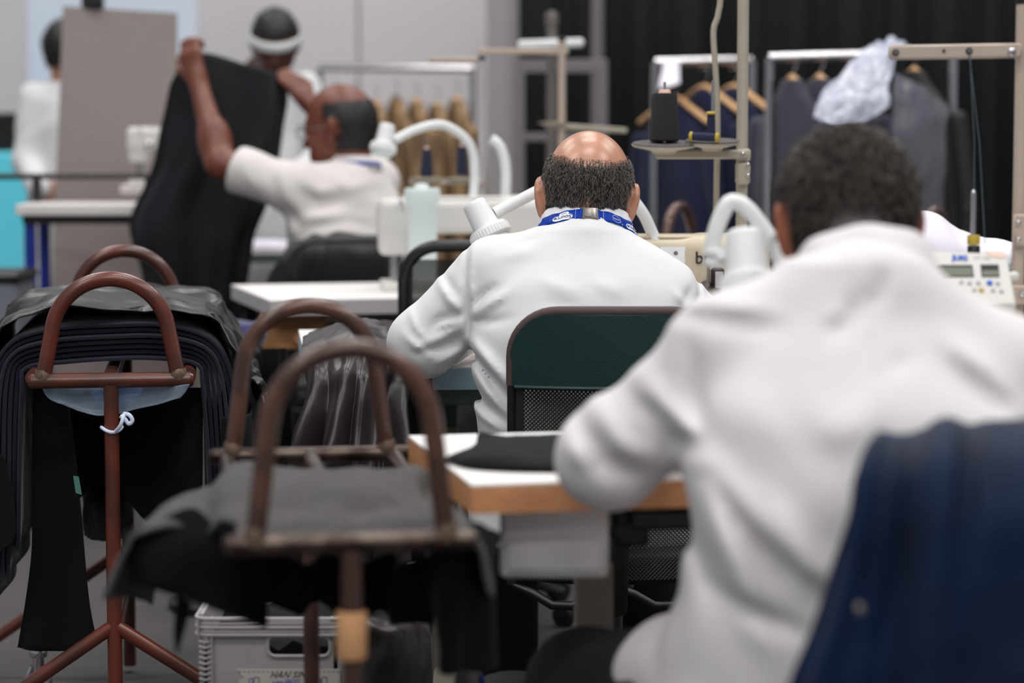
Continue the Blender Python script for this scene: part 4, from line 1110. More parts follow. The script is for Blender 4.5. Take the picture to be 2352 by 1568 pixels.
J = {'shL': V(tx+0.17, 9.22, 1.40), 'elL': V(tx+0.24, 9.12, 1.14), 'wrL': V(tx+0.12, 8.92, 1.04), 'shR': V(tx-0.17, 9.22, 1.40), 'elR': V(tx-0.24, 9.12, 1.14), 'wrR': V(tx-0.12, 8.92, 1.04),
     'hpL': V(tx+0.09, 9.28, 0.92), 'hpR': V(tx-0.09, 9.28, 0.92), 'knL': V(tx+0.10, 9.25, 0.50), 'knR': V(tx-0.10, 9.25, 0.50), 'anL': V(tx+0.10, 9.30, 0.10), 'anR': V(tx-0.10, 9.30, 0.10), 'toL': V(tx+0.12, 9.15, 0.036), 'toR': V(tx-0.12, 9.15, 0.036)}
man, R = standing('standing person in white coat with bowed head and a white glare band over the eyes', hc, (0.10, -1, -0.40), tx, 9.25, 1.41, 'skin_deep', 'coat_white', J, hand_pose={'L': (-0.4, -0.8, -0.4), 'R': (0.4, -0.8, -0.4)})
L = lambda x, y, z: Vector(head_pts(hc, R, 1.0)(x, y, z))
b = MB(); rows = [[L(0.094*math.sin(a), -0.004+0.127*math.cos(a), 0.030+dz) for a in np.linspace(-1.75, 1.75, 21)] for dz in (-0.018, 0.0, 0.018)]
b.sheet(rows, 0.003); b.build('glare_band', 'lamp_white', man, auto=0)  # white glare on the glasses, built as a solid band
hc = at(152, 122, 9.5); tx = at(172, 200, 9.5).x
J = {'shL': V(tx-0.16, 9.5, 1.37), 'elL': V(tx-0.17, 9.42, 1.12), 'wrL': V(tx-0.10, 9.25, 1.02), 'shR': V(tx+0.16, 9.5, 1.37), 'elR': V(tx+0.22, 9.42, 1.12), 'wrR': V(tx+0.10, 9.25, 1.02),
     'hpL': V(tx-0.09, 9.5, 0.90), 'hpR': V(tx+0.09, 9.5, 0.90), 'knL': V(tx-0.10, 9.5, 0.50), 'knR': V(tx+0.10, 9.5, 0.50), 'anL': V(tx-0.10, 9.5, 0.10), 'anR': V(tx+0.10, 9.5, 0.10), 'toL': V(tx-0.11, 9.66, 0.036), 'toR': V(tx+0.11, 9.66, 0.036)}
standing('standing person mostly hidden behind the taupe board', hc, (0.3, 1, -0.1), tx, 9.5, 1.38, 'skin_light', 'coat_white', J, hand_pose={'L': (0.4, 0.8, -0.1), 'R': (-0.4, 0.8, -0.1)})

# ------------------------------------------------------------------ garment carts: arched tube ends on T posts
def arch_pts(cl, cr_, top, lean=0.0, n=30):
    """arch from foot cl to foot cr_ rising to height top above them; straight lower legs that lean in"""
    mid = (cl+cr_)/2; w = (cr_-cl).length/2; x = (cr_-cl).normalized(); z = V(0, 0, 1)
    R = w*lean if lean else w*0.86                       # round top, straight legs splaying to the feet
    R = min(R, top*0.8); zc = top-R
    a0 = math.atan2(w-R, zc) if zc > 0 else 0.0           # legs leave the circle on a tangent
    pts = [cl]
    for i in range(n+1):
        a = math.pi-a0*0.8-(math.pi-2*a0*0.8)*i/n if False else math.pi-a0-(math.pi-2*a0)*i/n
        pts.append(mid+x*(R*math.cos(a))+z*(zc+R*math.sin(a)))
    pts.append(cr_)
    return pts
def end_frame(root, c, u, half, foot, top, m_arch, m_bar, r=0.0148, rb=0.0148, post=True, legs_=True, m_post=None, weld=True, jz=0.29, knob=True):
    """c bar centre, u unit vector along the bar, half its half length, foot half spacing of the arch"""
    m_post = m_post or m_bar
    b = MB(); b.tube([c-u*half, c+u*half], rb, 16)
    for s_ in (-1, 1): b.lathe([(rb*0.99, 0), (rb*0.75, 0.006), (0.0, 0.008)], c+u*half*s_, u*s_, seg=16)
    bar = b.build('cross_bar', m_bar, root)
    b = MB(); b.tube(arch_pts(c-u*foot+V(0, 0, 0.004), c+u*foot+V(0, 0, 0.004), top), r, 16); b.build('arch_handle', m_arch, root)
    if weld:
        for s_ in (-1, 1):
            b = MB(); b.lathe([(r*0.9, -0.004), (r*1.22, 0.008), (r*1.08, 0.018), (r*1.0, 0.022)], c+u*foot*s_, seg=14); b.build('weld', 'weld_worn', bar)
    if post:
        b = MB(); b.tube([c-V(0, 0, rb*0.6), V(c.x, c.y, 0.015)], r*0.98, 16); b.build('post', m_post, root)
    if legs_:
        for s_ in (-1, 1):
            b = MB(); b.tube([V(c.x, c.y, jz), V(c.x, c.y, 0.02)+u*s_*0.40], r*0.92, 14); lg = b.build('leg', m_post, root)
            b = MB(); b.lathe([(0.0, -0.02), (0.024, -0.018), (0.024, 0.012), (0.0, 0.014)], V(c.x, c.y, 0.02)+u*s_*0.40, seg=14); b.build('rubber_foot', 'rubber_black', lg)
    return bar

# ---- the cart with the navy stack
cn = at(255, 873, 4.60); cf = at(288, 762, 5.48); cf.z = cn.z
d = (cf-cn); d.z = 0; dn = d.normalized(); un = V(dn.y, -dn.x, 0)
root = thing('garment_cart', 'red brown tube cart carrying the thick navy cloth stack', 'cart', ((cn.x+cf.x)/2, (cn.y+cf.y)/2, 0))
end_frame(root, cn, un, 0.150, 0.128, 0.190, 'cart_red', 'cart_red')
end_frame(root, cf, un, 0.150, 0.128, 0.200, 'cart_red', 'cart_red')
for s_ in (-0.146, 0.0, 0.146):
    b = MB(); b.tube([cn+un*s_+V(0, 0, 0.006), cf+un*s_+V(0, 0, 0.006)], 0.0155, 14); b.build('side_tube', 'cart_red', root)
b = MB(); b.tube([V(cn.x, cn.y, 0.26), V(cf.x, cf.y, 0.26)], 0.014, 12); b.build('stretcher', 'cart_red', root)
# white tie round the post
pz = at(262, 985, 4.60).z
b = MB(); ring = [V(cn.x+0.0195*math.cos(a), cn.y+0.0195*math.sin(a), pz+0.004*math.sin(a*2+1)) for a in np.linspace(0, 2*math.pi, 25)[:-1]]
b.tube(ring, 0.0035, 8, closed=True)
rr = thing('bag_tie', 'white cord tied round the red cart post', 'cord', (cn.x, cn.y-0.02, pz))
b.build('loop', 'tie_white', rr)
k0 = at(285, 950, 4.575)
b = MB(); b.tube(curve([at(266, 990, 4.575), at(276, 978, 4.565), at(282, 962, 4.565), k0], 12), 0.0036, 8); b.build('strand', 'tie_white', rr)
b = MB(); b.tube(curve([k0, at(297, 953, 4.57), at(304, 965, 4.57), at(296, 973, 4.57), at(287, 962, 4.57), at(276, 955, 4.57)], 22), 0.0042, 8); b.build('knot', 'tie_white', rr)
# clear bag hung in a swag below the bar
rows = [[at(92, 885, 4.585), at(150, 888, 4.62), at(215, 890, 4.63), at(262, 892, 4.63), at(320, 890, 4.63), at(380, 888, 4.62), at(436, 882, 4.585)],
        [at(110, 912, 4.60), at(160, 925, 4.63), at(215, 935, 4.635), at(262, 935, 4.635), at(310, 925, 4.635), at(370, 915, 4.63), at(426, 900, 4.60)],
        [at(138, 925, 4.61), at(185, 945, 4.63), at(230, 955, 4.63), at(275, 950, 4.635), at(310, 940, 4.635), at(365, 928, 4.63), at(415, 912, 4.61)]]
b = MB(); b.sheet(patch(rows, 44, 14, 0.003, 40), 0.0015); tag(b.build('plastic_bag', 'bag_plastic', auto=0), 'clear plastic bag knotted below the red cart bar', 'bag')
rows = [[at(205, 889, 4.72), at(262, 889, 4.72), at(330, 889, 4.72)], [at(210, 906, 4.70), at(262, 912, 4.69), at(325, 905, 4.70)], [at(225, 930, 4.70), at(268, 942, 4.69), at(310, 925, 4.70)]]
b = MB(); b.sheet(patch(rows, 16, 10, 0.004, 30), 0.002); tag(b.build('blue_bag', 'bag_blue', auto=0), 'blue bag behind the clear bag on the cart', 'bag')

# ---- stack of cut cloth over the cart
def over_path(cx, half, ztop, rad, zl, zr, off, n=42, flare=0.05):
    """cross section of a cloth laid over the cart: up the left, over, down the right"""
    hl = half+off; zt = ztop+off
    P = [(-hl-flare, zl), (-hl-flare*0.6, (zl+zt-rad)/2), (-hl, zt-rad-0.02), (-hl+rad*0.35, zt-rad*0.30), (-hl*0.5, zt+0.002), (0, zt+0.005), (hl*0.5, zt+0.002), (hl-rad*0.35, zt-rad*0.30), (hl, zt-rad-0.02), (hl+flare*0.6, (zr+zt-rad)/2), (hl+flare, zr)]
    return curve([V(x, 0, z) for (x, z) in P], n)
NL = 7
ax0 = cn + dn*0.06; ax1 = cf - dn*0.07
for i in range(NL):
    off = 0.0104*i; half = 0.172
    prof = over_path(0, half, cn.z+0.028, 0.030+0.012*i, 0.43-0.02*i+0.03*math.sin(i*2.1), 0.49-0.015*i+0.03*math.cos(i*1.7), off, flare=0.012)
    rows = []
    m = 14
    for j in range(m):
        t = j/(m-1); c_ = ax0+(ax1-ax0)*(t*(1.0-0.012*((i*5) % 4))+0.008*((i*3) % 4)); r = []
        for q in prof:
            hang = max(0.0, (cn.z-0.05-q.z)/0.5)
            w = 0.003*math.sin(abs(q.x-off*(1 if q.x > 0 else -1))*14+t*3)+0.016*min(hang, 0.8)*math.sin(t*9+2.0*(q.x > 0))
            r.append(V(c_.x, c_.y, 0)+un*(q.x+w*(1 if q.x > 0 else -1)*0.6)+V(0, 0, q.z+0.0025*(1+math.sin(q.x*16+0.12*i))*(1-min(hang*3, 1))))
        rows.append(r)
    b = MB(); b.sheet(rows, 0.0076); o = b.build('cloth_piece', 'cloth_navy', auto=0)
    tag(o, 'navy wool cut piece, '+['lowest', 'second from the bottom', 'third from the bottom', 'in the middle', 'third from the top', 'second from the top', 'topmost'][i]+' of the stack on the red cart', 'cloth', 'navy cut pieces stacked on the red cart')
# black lining thrown over the stack
def lining(name, label, m, off, x0, x1, zl, zr, t0, t1, seed, amp, flare=0.03):
    prof = over_path(0, 0.160, cn.z+0.028, 0.10, zl, zr, off, n=90, flare=flare); rows = []
    for j in range(50):
        t = t0+(t1-t0)*j/49; c_ = cn+(cf-cn)*t; r = []
        for k, q in enumerate(prof):
            p = V(c_.x, c_.y, 0)+un*q.x+V(0, 0, q.z)
            n_ = abs(noise.noise(V(q.x*5+seed, t*9, q.z*6)))*amp*1.6+(1-abs(noise.noise(V(q.x*7+seed*2, t*16, q.z*9)))*2.2)*amp*0.45
            edge = 0.02*math.sin(k*0.5+seed)*(1 if j < 3 else 0)
            r.append(p+V(0, 0, n_ if abs(q.x) < 0.2 else n_*0.3)+un*(n_*(1 if q.x > 0 else -1) if abs(q.x) >= 0.16 else 0)+dn*edge)
        rows.append(r)
    b = MB(); b.sheet(rows, 0.003); o = b.build(name, m, auto=0); tag(o, label, 'cloth'); return o
lining('lining_cloth', 'crumpled dark lining cloth thrown over the navy stack', 'cloth_lining', 0.084, 0, 0, 0.66, 0.70, 0.085, 0.93, 3.0, 0.022)
# black panels hanging on the left and right sides
def hang(name, label, rows, m, th=0.004, nu=24, nv=40, amp=0.006, sc=9, folds=None, cat='cloth'):
    b = MB(); b.sheet(patch(rows, nu, nv, amp, sc, random.random()*9, folds), th); o = b.build(name, m, auto=0); tag(o, label, cat); return o
hang('hanging_cloth', 'long black cloth panel hanging down beside the red post', [
    [at(76, 892, 4.705), at(100, 892, 4.71), at(128, 892, 4.71), at(152, 892, 4.71)],
    [at(74, 1010, 4.705), at(104, 1010, 4.71), at(138, 1010, 4.72), at(168, 1010, 4.70)],
    [at(73, 1150, 4.705), at(108, 1150, 4.71), at(146, 1150, 4.71), at(183, 1150, 4.69)],
    [at(72, 1270, 4.705), at(110, 1270, 4.71), at(152, 1270, 4.71), at(194, 1270, 4.68)],
    [at(56, 1390, 4.71), at(100, 1395, 4.71), at(150, 1395, 4.70), at(206, 1380, 4.68)],
    [at(38, 1488, 4.72), at(85, 1492, 4.71), at(150, 1495, 4.70), at(222, 1470, 4.68)]], 'cloth_black', amp=0.003, folds=lambda u, v: 0.010*math.sin(u*11+v*1.5)*max(v-0.45, 0)*1.6)
hang('hanging_cloth', 'black cloth end hanging at the outer side of the cart', [
    [V(-1.150, 5.20, 0.635), V(-1.095, 4.95, 0.635), V(-1.050, 4.72, 0.63), V(-1.030, 4.615, 0.63), V(-0.975, 4.602, 0.62)],
    [V(-1.155, 5.20, 0.55), V(-1.098, 4.95, 0.55), V(-1.053, 4.72, 0.55), V(-1.032, 4.615, 0.55), V(-0.960, 4.602, 0.55)],
    [V(-1.160, 5.20, 0.47), V(-1.102, 4.95, 0.47), V(-1.056, 4.72, 0.47), V(-1.032, 4.613, 0.47), V(-0.955, 4.600, 0.48)],
    [V(-1.160, 5.20, 0.36), V(-1.104, 4.95, 0.37), V(-1.058, 4.72, 0.39), V(-1.032, 4.611, 0.40), V(-0.962, 4.598, 0.45)]], 'cloth_black', amp=0.0, nu=34)
hang('hanging_cloth', 'black cloth filling the dark hollow of the cart behind the red post', [  # black sheet added to fill the shaded hollow under the stack
    [at(x_, 890, d_) for (x_, d_) in ((100, 4.86), (150, 4.88), (195, 4.90), (262, 4.90), (350, 4.90), (461, 4.72))],
    [at(x_, 1000, d_) for (x_, d_) in ((98, 4.86), (150, 4.88), (195, 4.90), (262, 4.90), (350, 4.90), (461, 4.72))],
    [at(x_, y_, d_) for (x_, y_, d_) in ((97, 1100, 4.86), (150, 1100, 4.88), (192, 1075, 4.90), (262, 1070, 4.90), (350, 1100, 4.90), (462, 1100, 4.72))],
    [at(x_, y_, d_) for (x_, y_, d_) in ((97, 1250, 4.86), (150, 1240, 4.88), (188, 1140, 4.90), (262, 1120, 4.90), (350, 1210, 4.90), (462, 1250, 4.72))]], 'cloth_black', amp=0.003, nu=40, folds=lambda u, v: 0.010*math.sin(u*14+v*2)*math.sin(math.pi*u))
hang('hanging_cloth', 'dark blue cloth bundle showing low behind the red post', [
    [at(180, 1130, 5.16), at(215, 1110, 5.04), at(262, 1090, 5.04), at(300, 1100, 5.14)],
    [at(186, 1180, 5.14), at(215, 1170, 5.01), at(262, 1165, 5.01), at(300, 1170, 5.14)],
    [at(195, 1225, 5.18), at(220, 1238, 5.06), at(262, 1240, 5.06), at(300, 1230, 5.16)]], 'cloth_navy', amp=0.012, sc=22)
hang('hanging_cloth', 'black cloth panel hanging at the right side of the navy stack', [
    [V(-0.560, 4.634, 0.69), V(-0.530, 4.640, 0.69), V(-0.512, 4.72, 0.69), V(-0.545, 4.95, 0.69), V(-0.575, 5.15, 0.69)],
    [V(-0.565, 4.634, 0.60), V(-0.528, 4.640, 0.60), V(-0.509, 4.72, 0.60), V(-0.540, 4.95, 0.60), V(-0.570, 5.15, 0.60)],
    [V(-0.575, 4.634, 0.50), V(-0.526, 4.640, 0.50), V(-0.506, 4.72, 0.50), V(-0.536, 4.95, 0.50), V(-0.566, 5.15, 0.50)],
    [V(-0.600, 4.632, 0.36), V(-0.540, 4.636, 0.36), V(-0.505, 4.72, 0.37), V(-0.533, 4.95, 0.38), V(-0.563, 5.15, 0.38)]], 'cloth_black', amp=0.0, nu=34)
# pale selvedge slips
b = MB(); b.sheet([[at(168, 1092, 4.60), at(181, 1094, 4.60)], [at(174, 1132, 4.595), at(188, 1136, 4.595)]], 0.001); mat('slip_green', (0.22, 0.42, 0.38), 0.7)
tag(b.build('paper_slip', 'slip_green', smooth=False), 'small green slip on the black cloth by the post', 'slip')
# chrome caster at the bottom left
p = at(88, 1530, 4.75)
r_ = thing('caster', 'chrome caster bracket below the long black cloth', 'caster', (p.x, p.y, p.z-0.06))
b = MB(); b.tube([p+V(0, 0, 0.045), p+V(0, 0, -0.01)], 0.012, 12); b.lathe([(0.017, 0.02), (0.019, 0.026), (0.017, 0.034)], p, seg=16); b.build('stem', 'chrome', r_)
b = MB(); b.tube(curve([p+V(-0.012, 0, 0), p+V(-0.022, 0, -0.03), p+V(-0.006, 0, -0.055)], 8), 0.006, 8); b.tube(curve([p+V(0.012, 0, 0), p+V(0.022, 0, -0.03), p+V(0.006, 0, -0.055)], 8), 0.006, 8); b.build('fork', 'chrome', r_)

# ---- the near cart
nn = at(807, 1266, 2.90); nf = at(712, 1029, 3.70); nf.z = (nn.z+nf.z)/2; nn.z = nf.z
d = nf-nn; d.z = 0; d2 = d.normalized(); u2 = V(d2.y, -d2.x, 0)
root = thing('garment_cart', 'dark brown tube cart carrying a loose grey wool cloth', 'cart', ((nn.x+nf.x)/2, (nn.y+nf.y)/2, 0))
end_frame(root, nn, u2, 0.148, 0.116, 0.232, 'cart_brown', 'cart_steel', r=0.0128, rb=0.0125, weld=True, m_post='cart_brown', jz=0.27)
end_frame(root, nf, u2, 0.148, 0.118, 0.226, 'cart_brown', 'cart_steel', r=0.0128, rb=0.0125, weld=True, m_post='cart_brown', jz=0.27)
for s_ in (-0.128, 0.0, 0.128):
    b = MB(); b.tube([nn+u2*s_+V(0, 0, -0.003), nf+u2*s_+V(0, 0, -0.003)], 0.0125, 14); b.build('side_tube', 'cart_steel', root)
b = MB(); b.tube([V(nn.x, nn.y, 0.24), V(nf.x, nf.y, 0.24)], 0.014, 12); b.build('stretcher', 'cart_brown', root)
pz = at(803, 1455, 2.90).z
b = MB(); b.lathe([(0.0175, -0.03), (0.0185, -0.028), (0.0185, 0.027), (0.0175, 0.029)], (nn.x, nn.y, pz), seg=18, cap=False); b.build('tape_wrap', 'tape_beige', root)
# grey wool cloth laid over it
WZ = nn.z+0.012
def wz(px_, D, dz=0.0): p = at(px_, 1200, D); return V(p.x, D, WZ+dz)
hang('wool_cloth', 'grey heather wool cloth laid loosely over the dark cart', [
    [at(255, 1380, 3.08), at(296, 1262, 3.06), at(325, 1226, 3.06), at(470, 1200, 3.04), at(600, 1225, 2.965), at(760, 1245, 2.955), at(900, 1245, 2.955), at(1010, 1240, 2.955), at(1095, 1255, 2.96), at(1135, 1370, 2.96)],
    [at(250, 1370, 3.14), at(300, 1255, 3.12), at(330, 1216, 3.12), wz(470, 3.14, 0.012), wz(600, 3.08, 0.002), wz(760, 3.02, -0.004), wz(900, 3.02, 0.0), wz(1010, 3.02, 0.004), at(1090, 1235, 3.02), at(1130, 1360, 3.02)],
    [at(270, 1370, 3.22), at(300, 1250, 3.20), at(330, 1205, 3.20), wz(480, 3.20, 0.022), wz(610, 3.16, 0.008), wz(760, 3.12, 0.016), wz(900, 3.12, 0.018), wz(1010, 3.12, 0.010), at(1090, 1220, 3.12), at(1125, 1360, 3.12)],
    [at(290, 1370, 3.30), at(320, 1250, 3.28), at(350, 1198, 3.28), wz(490, 3.28, 0.020), wz(610, 3.26, 0.014), wz(760, 3.26, 0.010), wz(880, 3.26, 0.0), wz(965, 3.26, 0.014), at(1018, 1190, 3.26), at(1030, 1340, 3.26)],
    [at(330, 1380, 3.40), at(350, 1260, 3.38), at(390, 1190, 3.38), wz(510, 3.38, 0.004), wz(610, 3.36, 0.010), wz(750, 3.36, 0.004), wz(860, 3.36, 0.010), wz(950, 3.36, 0.012), at(994, 1160, 3.36), at(1000, 1330, 3.36)],
    [at(350, 1390, 3.46), at(370, 1270, 3.45), at(400, 1195, 3.44), wz(520, 3.44, -0.008), wz(620, 3.44, -0.006), wz(750, 3.44, -0.004), wz(850, 3.44, 0.002), wz(930, 3.44, 0.006), at(974, 1150, 3.44), at(980, 1330, 3.44)]],
    'wool_grey', th=0.006, nu=110, nv=60, amp=0.012, sc=10, folds=lambda u, v: -0.022*math.exp(-((v-0.30-(u-0.62)*1.3)/0.09)**2)*math.exp(-((u-0.72)/0.13)**2)+0.016*math.exp(-((v-0.52-(u-0.62)*1.0)/0.10)**2)*math.exp(-((u-0.70)/0.14)**2)-0.016*math.exp(-((u-0.33)/0.03)**2)+0.010*math.exp(-((u-0.40)/0.04)**2))
# black cloth hanging from it
hang('hanging_cloth', 'black ragged cloth hanging at the left of the dark cart', [
    [at(285, 1222, 3.10), at(360, 1196, 3.08), at(450, 1168, 3.06), at(530, 1252, 3.05), at(610, 1258, 3.10)],
    [at(287, 1270, 3.09), at(370, 1265, 3.06), at(450, 1255, 3.04), at(530, 1296, 3.05), at(612, 1300, 3.12)],
    [at(296, 1320, 3.10), at(375, 1330, 3.06), at(450, 1330, 3.05), at(530, 1348, 3.06), at(612, 1360, 3.14)],
    [at(300, 1335, 3.11), at(385, 1362, 3.07), at(455, 1385, 3.06), at(530, 1412, 3.07), at(606, 1442, 3.15)]], 'cloth_black', th=0.005, amp=0.006, sc=10, nu=44)
b = MB(); b.sheet(patch([[at(408, 1366, 3.075), at(425, 1378, 3.09), at(440, 1385, 3.09)], [at(399, 1440, 3.10), at(413, 1445, 3.10), at(424, 1450, 3.10)], [at(404, 1500, 3.10), at(406, 1501, 3.10), at(408, 1502, 3.10)]], 6, 12), 0.003)
tag(b.build('cloth_tail', 'cloth_black', auto=0), 'pointed black cloth tail above the grey crate', 'cloth')
hang('hanging_cloth', 'black cloth falling at the right of the dark cart', [
    [at(1000, 1250, 3.02), at(1040, 1248, 3.0), at(1085, 1200, 3.02), at(1130, 1215, 3.10), at(1150, 1225, 3.2)],
    [at(990, 1310, 3.02), at(1040, 1308, 2.99), at(1085, 1290, 3.02), at(1120, 1290, 3.10), at(1140, 1290, 3.2)],
    [at(985, 1400, 3.05), at(1030, 1400, 3.02), at(1080, 1400, 3.04), at(1118, 1400, 3.12), at(1138, 1400, 3.2)],
    [at(1000, 1520, 3.08), at(1040, 1540, 3.05), at(1080, 1545, 3.06), at(1125, 1535, 3.12), at(1152, 1510, 3.2)]], 'cloth_black', th=0.004, folds=lambda u, v: 0.012*math.sin(u*13+v*2)*v)
hang('hanging_cloth', 'black cloth hanging under the middle of the dark cart', [
    [at(600, 1270, 3.3), at(700, 1285, 3.35), at(800, 1285, 3.38), at(900, 1285, 3.36), at(990, 1280, 3.3)],
    [at(600, 1340, 3.32), at(700, 1360, 3.38), at(800, 1350, 3.40), at(900, 1350, 3.38), at(985, 1360, 3.32)],
    [at(610, 1395, 3.34), at(700, 1400, 3.40), at(800, 1410, 3.42), at(900, 1420, 3.40), at(970, 1440, 3.34)]], 'cloth_black', folds=lambda u, v: 0.018*math.sin(u*20+v))
# beige shirt tail hanging in the cart
hang('shirt_tail', 'crumpled cream cloth hanging below the dark cart end', [
    [at(935, 1290, 3.53), at(960, 1285, 3.51), at(992, 1292, 3.53)], [at(930, 1340, 3.53), at(960, 1335, 3.49), at(1000, 1330, 3.53)],
    [at(945, 1385, 3.53), at(968, 1390, 3.50), at(1004, 1378, 3.53)], [at(972, 1408, 3.53), at(985, 1414, 3.52), at(998, 1402, 3.53)]], 'cloth_white', amp=0.012, sc=26, nu=16, nv=20)

# ---- small cart arch further back by the racks
c3 = at(1560, 640, 6.9); c3.z = 0.76
root = thing('garment_cart', 'brown tube cart standing between the machine and navy jackets', 'cart', (c3.x, c3.y, 0))
u3 = V(0.42, 0.9, 0).normalized(); v3 = V(0.9, -0.42, 0)
for q in (c3, c3+v3*0.75): end_frame(root, q, u3, 0.15, 0.12, 0.262, 'cart_brown', 'cart_brown', weld=False)
for s_ in (-0.14, 0.14):
    b = MB(); b.tube([c3+u3*s_, c3+v3*0.75+u3*s_], 0.015, 10); b.build('side_tube', 'cart_brown', root)

# ---- grey crate
ca, cb_ = at(447, 1412, 3.95), at(792, 1412, 3.95)
cz = ca.z; cw = 0.30; cd = 0.40; cx = (ca.x+cb_.x)/2; cy = 3.95+cd/2
cw = cb_.x-ca.x
root = thing('crate', 'grey plastic stacking crate with name tape below the dark cart', 'crate', (cx, cy, 0), math.radians(0))
H = cz
b = MB(); t_ = 0.006
yf = cy-cd/2; yb = cy+cd/2; xl = cx-cw/2; xr = cx+cw/2
ins = 0.010; hh0, hh1 = at(600, 1462, 3.95).z, at(600, 1508, 3.95).z
hx0, hx1 = at(614, 1480, 3.95).x, at(758, 1480, 3.95).x
# front wall with a hand hole
fy = yf+ins
b.box(((xl+hx0)/2+0.01, fy, H/2-0.015), (hx0-xl-0.02, t_, H-0.03)); b.box(((xr+hx1)/2-0.01, fy, H/2-0.015), (xr-hx1-0.02, t_, H-0.03))
b.box(((hx0+hx1)/2, fy, hh1/2), (hx1-hx0, t_, hh1)); b.box(((hx0+hx1)/2, fy, (hh0+H-0.012)/2), (hx1-hx0, t_, max(H-0.012-hh0, 0.002)))
b.build('front_wall', 'crate_grey', root, smooth=False)
b = MB(); b.box((cx, yb-ins, H/2), (cw-2*ins, t_, H)); b.build('back_wall', 'crate_grey', root, smooth=False)
for s_ in (-1, 1):
    b = MB(); b.box((cx+s_*(cw/2-ins), cy, H/2), (t_, cd-2*ins, H)); b.build('side_wall', 'crate_grey', root, smooth=False)
b = MB(); b.box((cx, cy, 0.012), (cw-2*ins, cd-2*ins, 0.008)); b.build('bottom', 'crate_grey', root, smooth=False)
for k, (y_, ) in enumerate(((1421,), (1432,), (1441,), (1450,), (1458,))):
    z = at(600, y_, 3.95).z; r0 = 0.022; big = k in (0, 2, 4)
    pts = []
    for (sx_, sy_, a0) in ((1, 1, 0), (-1, 1, 90), (-1, -1, 180), (1, -1, 270)):
        for a in (0, 30, 60, 90):
            an = math.radians(a0+a); pts.append(V(cx+sx_*(cw/2-r0)+r0*math.cos(an), cy+sy_*(cd/2-r0)+r0*math.sin(an), z))
    b = MB(); b.tube(pts, 0.0032 if big else 0.0018, 8, closed=True); b.build('rim_rib', 'crate_grey', root)
for px_ in (455, 486, 613, 762, 784):
    x = at(px_, 1440, 3.95).x; z0 = at(600, 1460, 3.95).z if px_ != 486 else 0.01; b = MB(); b.box((x, yf+0.004, (H-0.004+z0)/2), (0.0022, 0.010, H-0.004-z0)); b.build('wall_rib', 'crate_grey', root, smooth=False)
for i in range(12):
    z = at(470, 1475+i*12.3, 3.95).z; x0, x1 = at(456, 1480, 3.95).x, at(484, 1480, 3.95).x
    b = MB(); b.tube([V(x0, yf+0.006, z+0.001), V((x0+x1)/2, yf+0.0035, z-0.001), V(x1, yf+0.006, z+0.001)], 0.0022, 6); b.build('corner_rib', 'crate_grey', root)
b = MB(); pts = []
r0 = 0.012; hc_ = ((hx0+hx1)/2, (hh0+hh1)/2); hw, hhh = (hx1-hx0)/2, (hh0-hh1)/2
for (sx_, sy_, a0) in ((1, 1, 0), (-1, 1, 90), (-1, -1, 180), (1, -1, 270)):
    for a in (0, 30, 60, 90):
        an = math.radians(a0+a); pts.append(V(hc_[0]+sx_*(hw-r0)+r0*math.cos(an), yf+0.005, hc_[1]+sy_*(hhh-r0)+r0*math.sin(an)))
b.tube(pts, 0.0028, 8, closed=True); b.build('handle_rim', 'crate_grey', root)
b = MB(); rows = [[V(xl+0.016+(cw-0.032)*i/9, yf+0.02+(cd-0.04)*j/9, H-0.055+0.02*noise.noise(V(i*0.9, j*0.9, 3))+0.02*math.sin(i*0.35)*math.sin(j*0.35)) for i in range(10)] for j in range(10)]
bot_ = [[V(p.x, p.y, 0.02) for p in r] for r in rows]
b.grid(rows)
n0 = len(b.v); b.grid(bot_)
ring_ = [j for j in range(10)]+[10*j+9 for j in range(1, 10)]+[90+j for j in range(8, -1, -1)]+[10*j for j in range(8, 0, -1)]
b.f += [(ring_[k], ring_[(k+1) % len(ring_)], n0+ring_[(k+1) % len(ring_)], n0+ring_[k]) for k in range(len(ring_))]
tag(b.build('cloth_bundle', 'cloth_black', auto=0), 'black cloth bundle filling the grey crate', 'cloth')
# name tape
tz0, tx0, tx1 = at(600, 1538, 3.95).z, at(541, 1540, 3.95).x, at(780, 1540, 3.95).x
mat('tape_paper', (0.80, 0.77, 0.73), 0.6, alpha=1.0)
ty = fy-t_/2-0.0012
b = MB(); pts = [V(tx0, ty, tz0), V(tx0+0.014, ty, tz0-0.015), V(tx0+0.004, ty, tz0-0.019), V(tx0+0.008, ty, tz0-0.05), V(tx1, ty, tz0-0.05), V(tx1, ty, tz0)]
b.add(pts+[p+V(0, 0.0008, 0) for p in pts], [tuple(range(6))[::-1], tuple(range(6, 12))]+[(i, (i+1) % 6, 6+(i+1) % 6, 6+i) for i in range(6)][::-1]); tp = b.build('name_tape', 'tape_paper', root, smooth=False)
X_, Z_ = V(1, 0, 0), V(0, 0, 1)
text_on('handwriting', 'HAN SINI', 0.0150, 'print_dark', tp, V(at(618, 1553, 3.95).x, ty, tz0-0.0145), X_, V(0.25, 0, 1), shear=0.25)
q = V(at(690, 1562, 3.95).x, ty, tz0-0.021)
text_on('print_text', 'brel', 0.0135, 'print_red', tp, q+V(0.030, 0, 0), -X_, -Z_)
text_on('print_text', 'TASKER', 0.0135, 'print_blue', tp, q, -X_, -Z_, bold=0.0004)
b = MB(); b.box((q.x-0.013, ty-0.0004, tz0-0.0185), (0.026, 0.0004, 0.0012)); b.build('print_line', 'print_blue', tp, smooth=False)
for i in range(26):
    b = MB(); b.box((tx0+0.006+i*0.0078, ty-0.0004, tz0-0.0042), (0.0042, 0.0004, 0.0009)); o = b.build('print_dash', 'print_dark', tp, smooth=False)
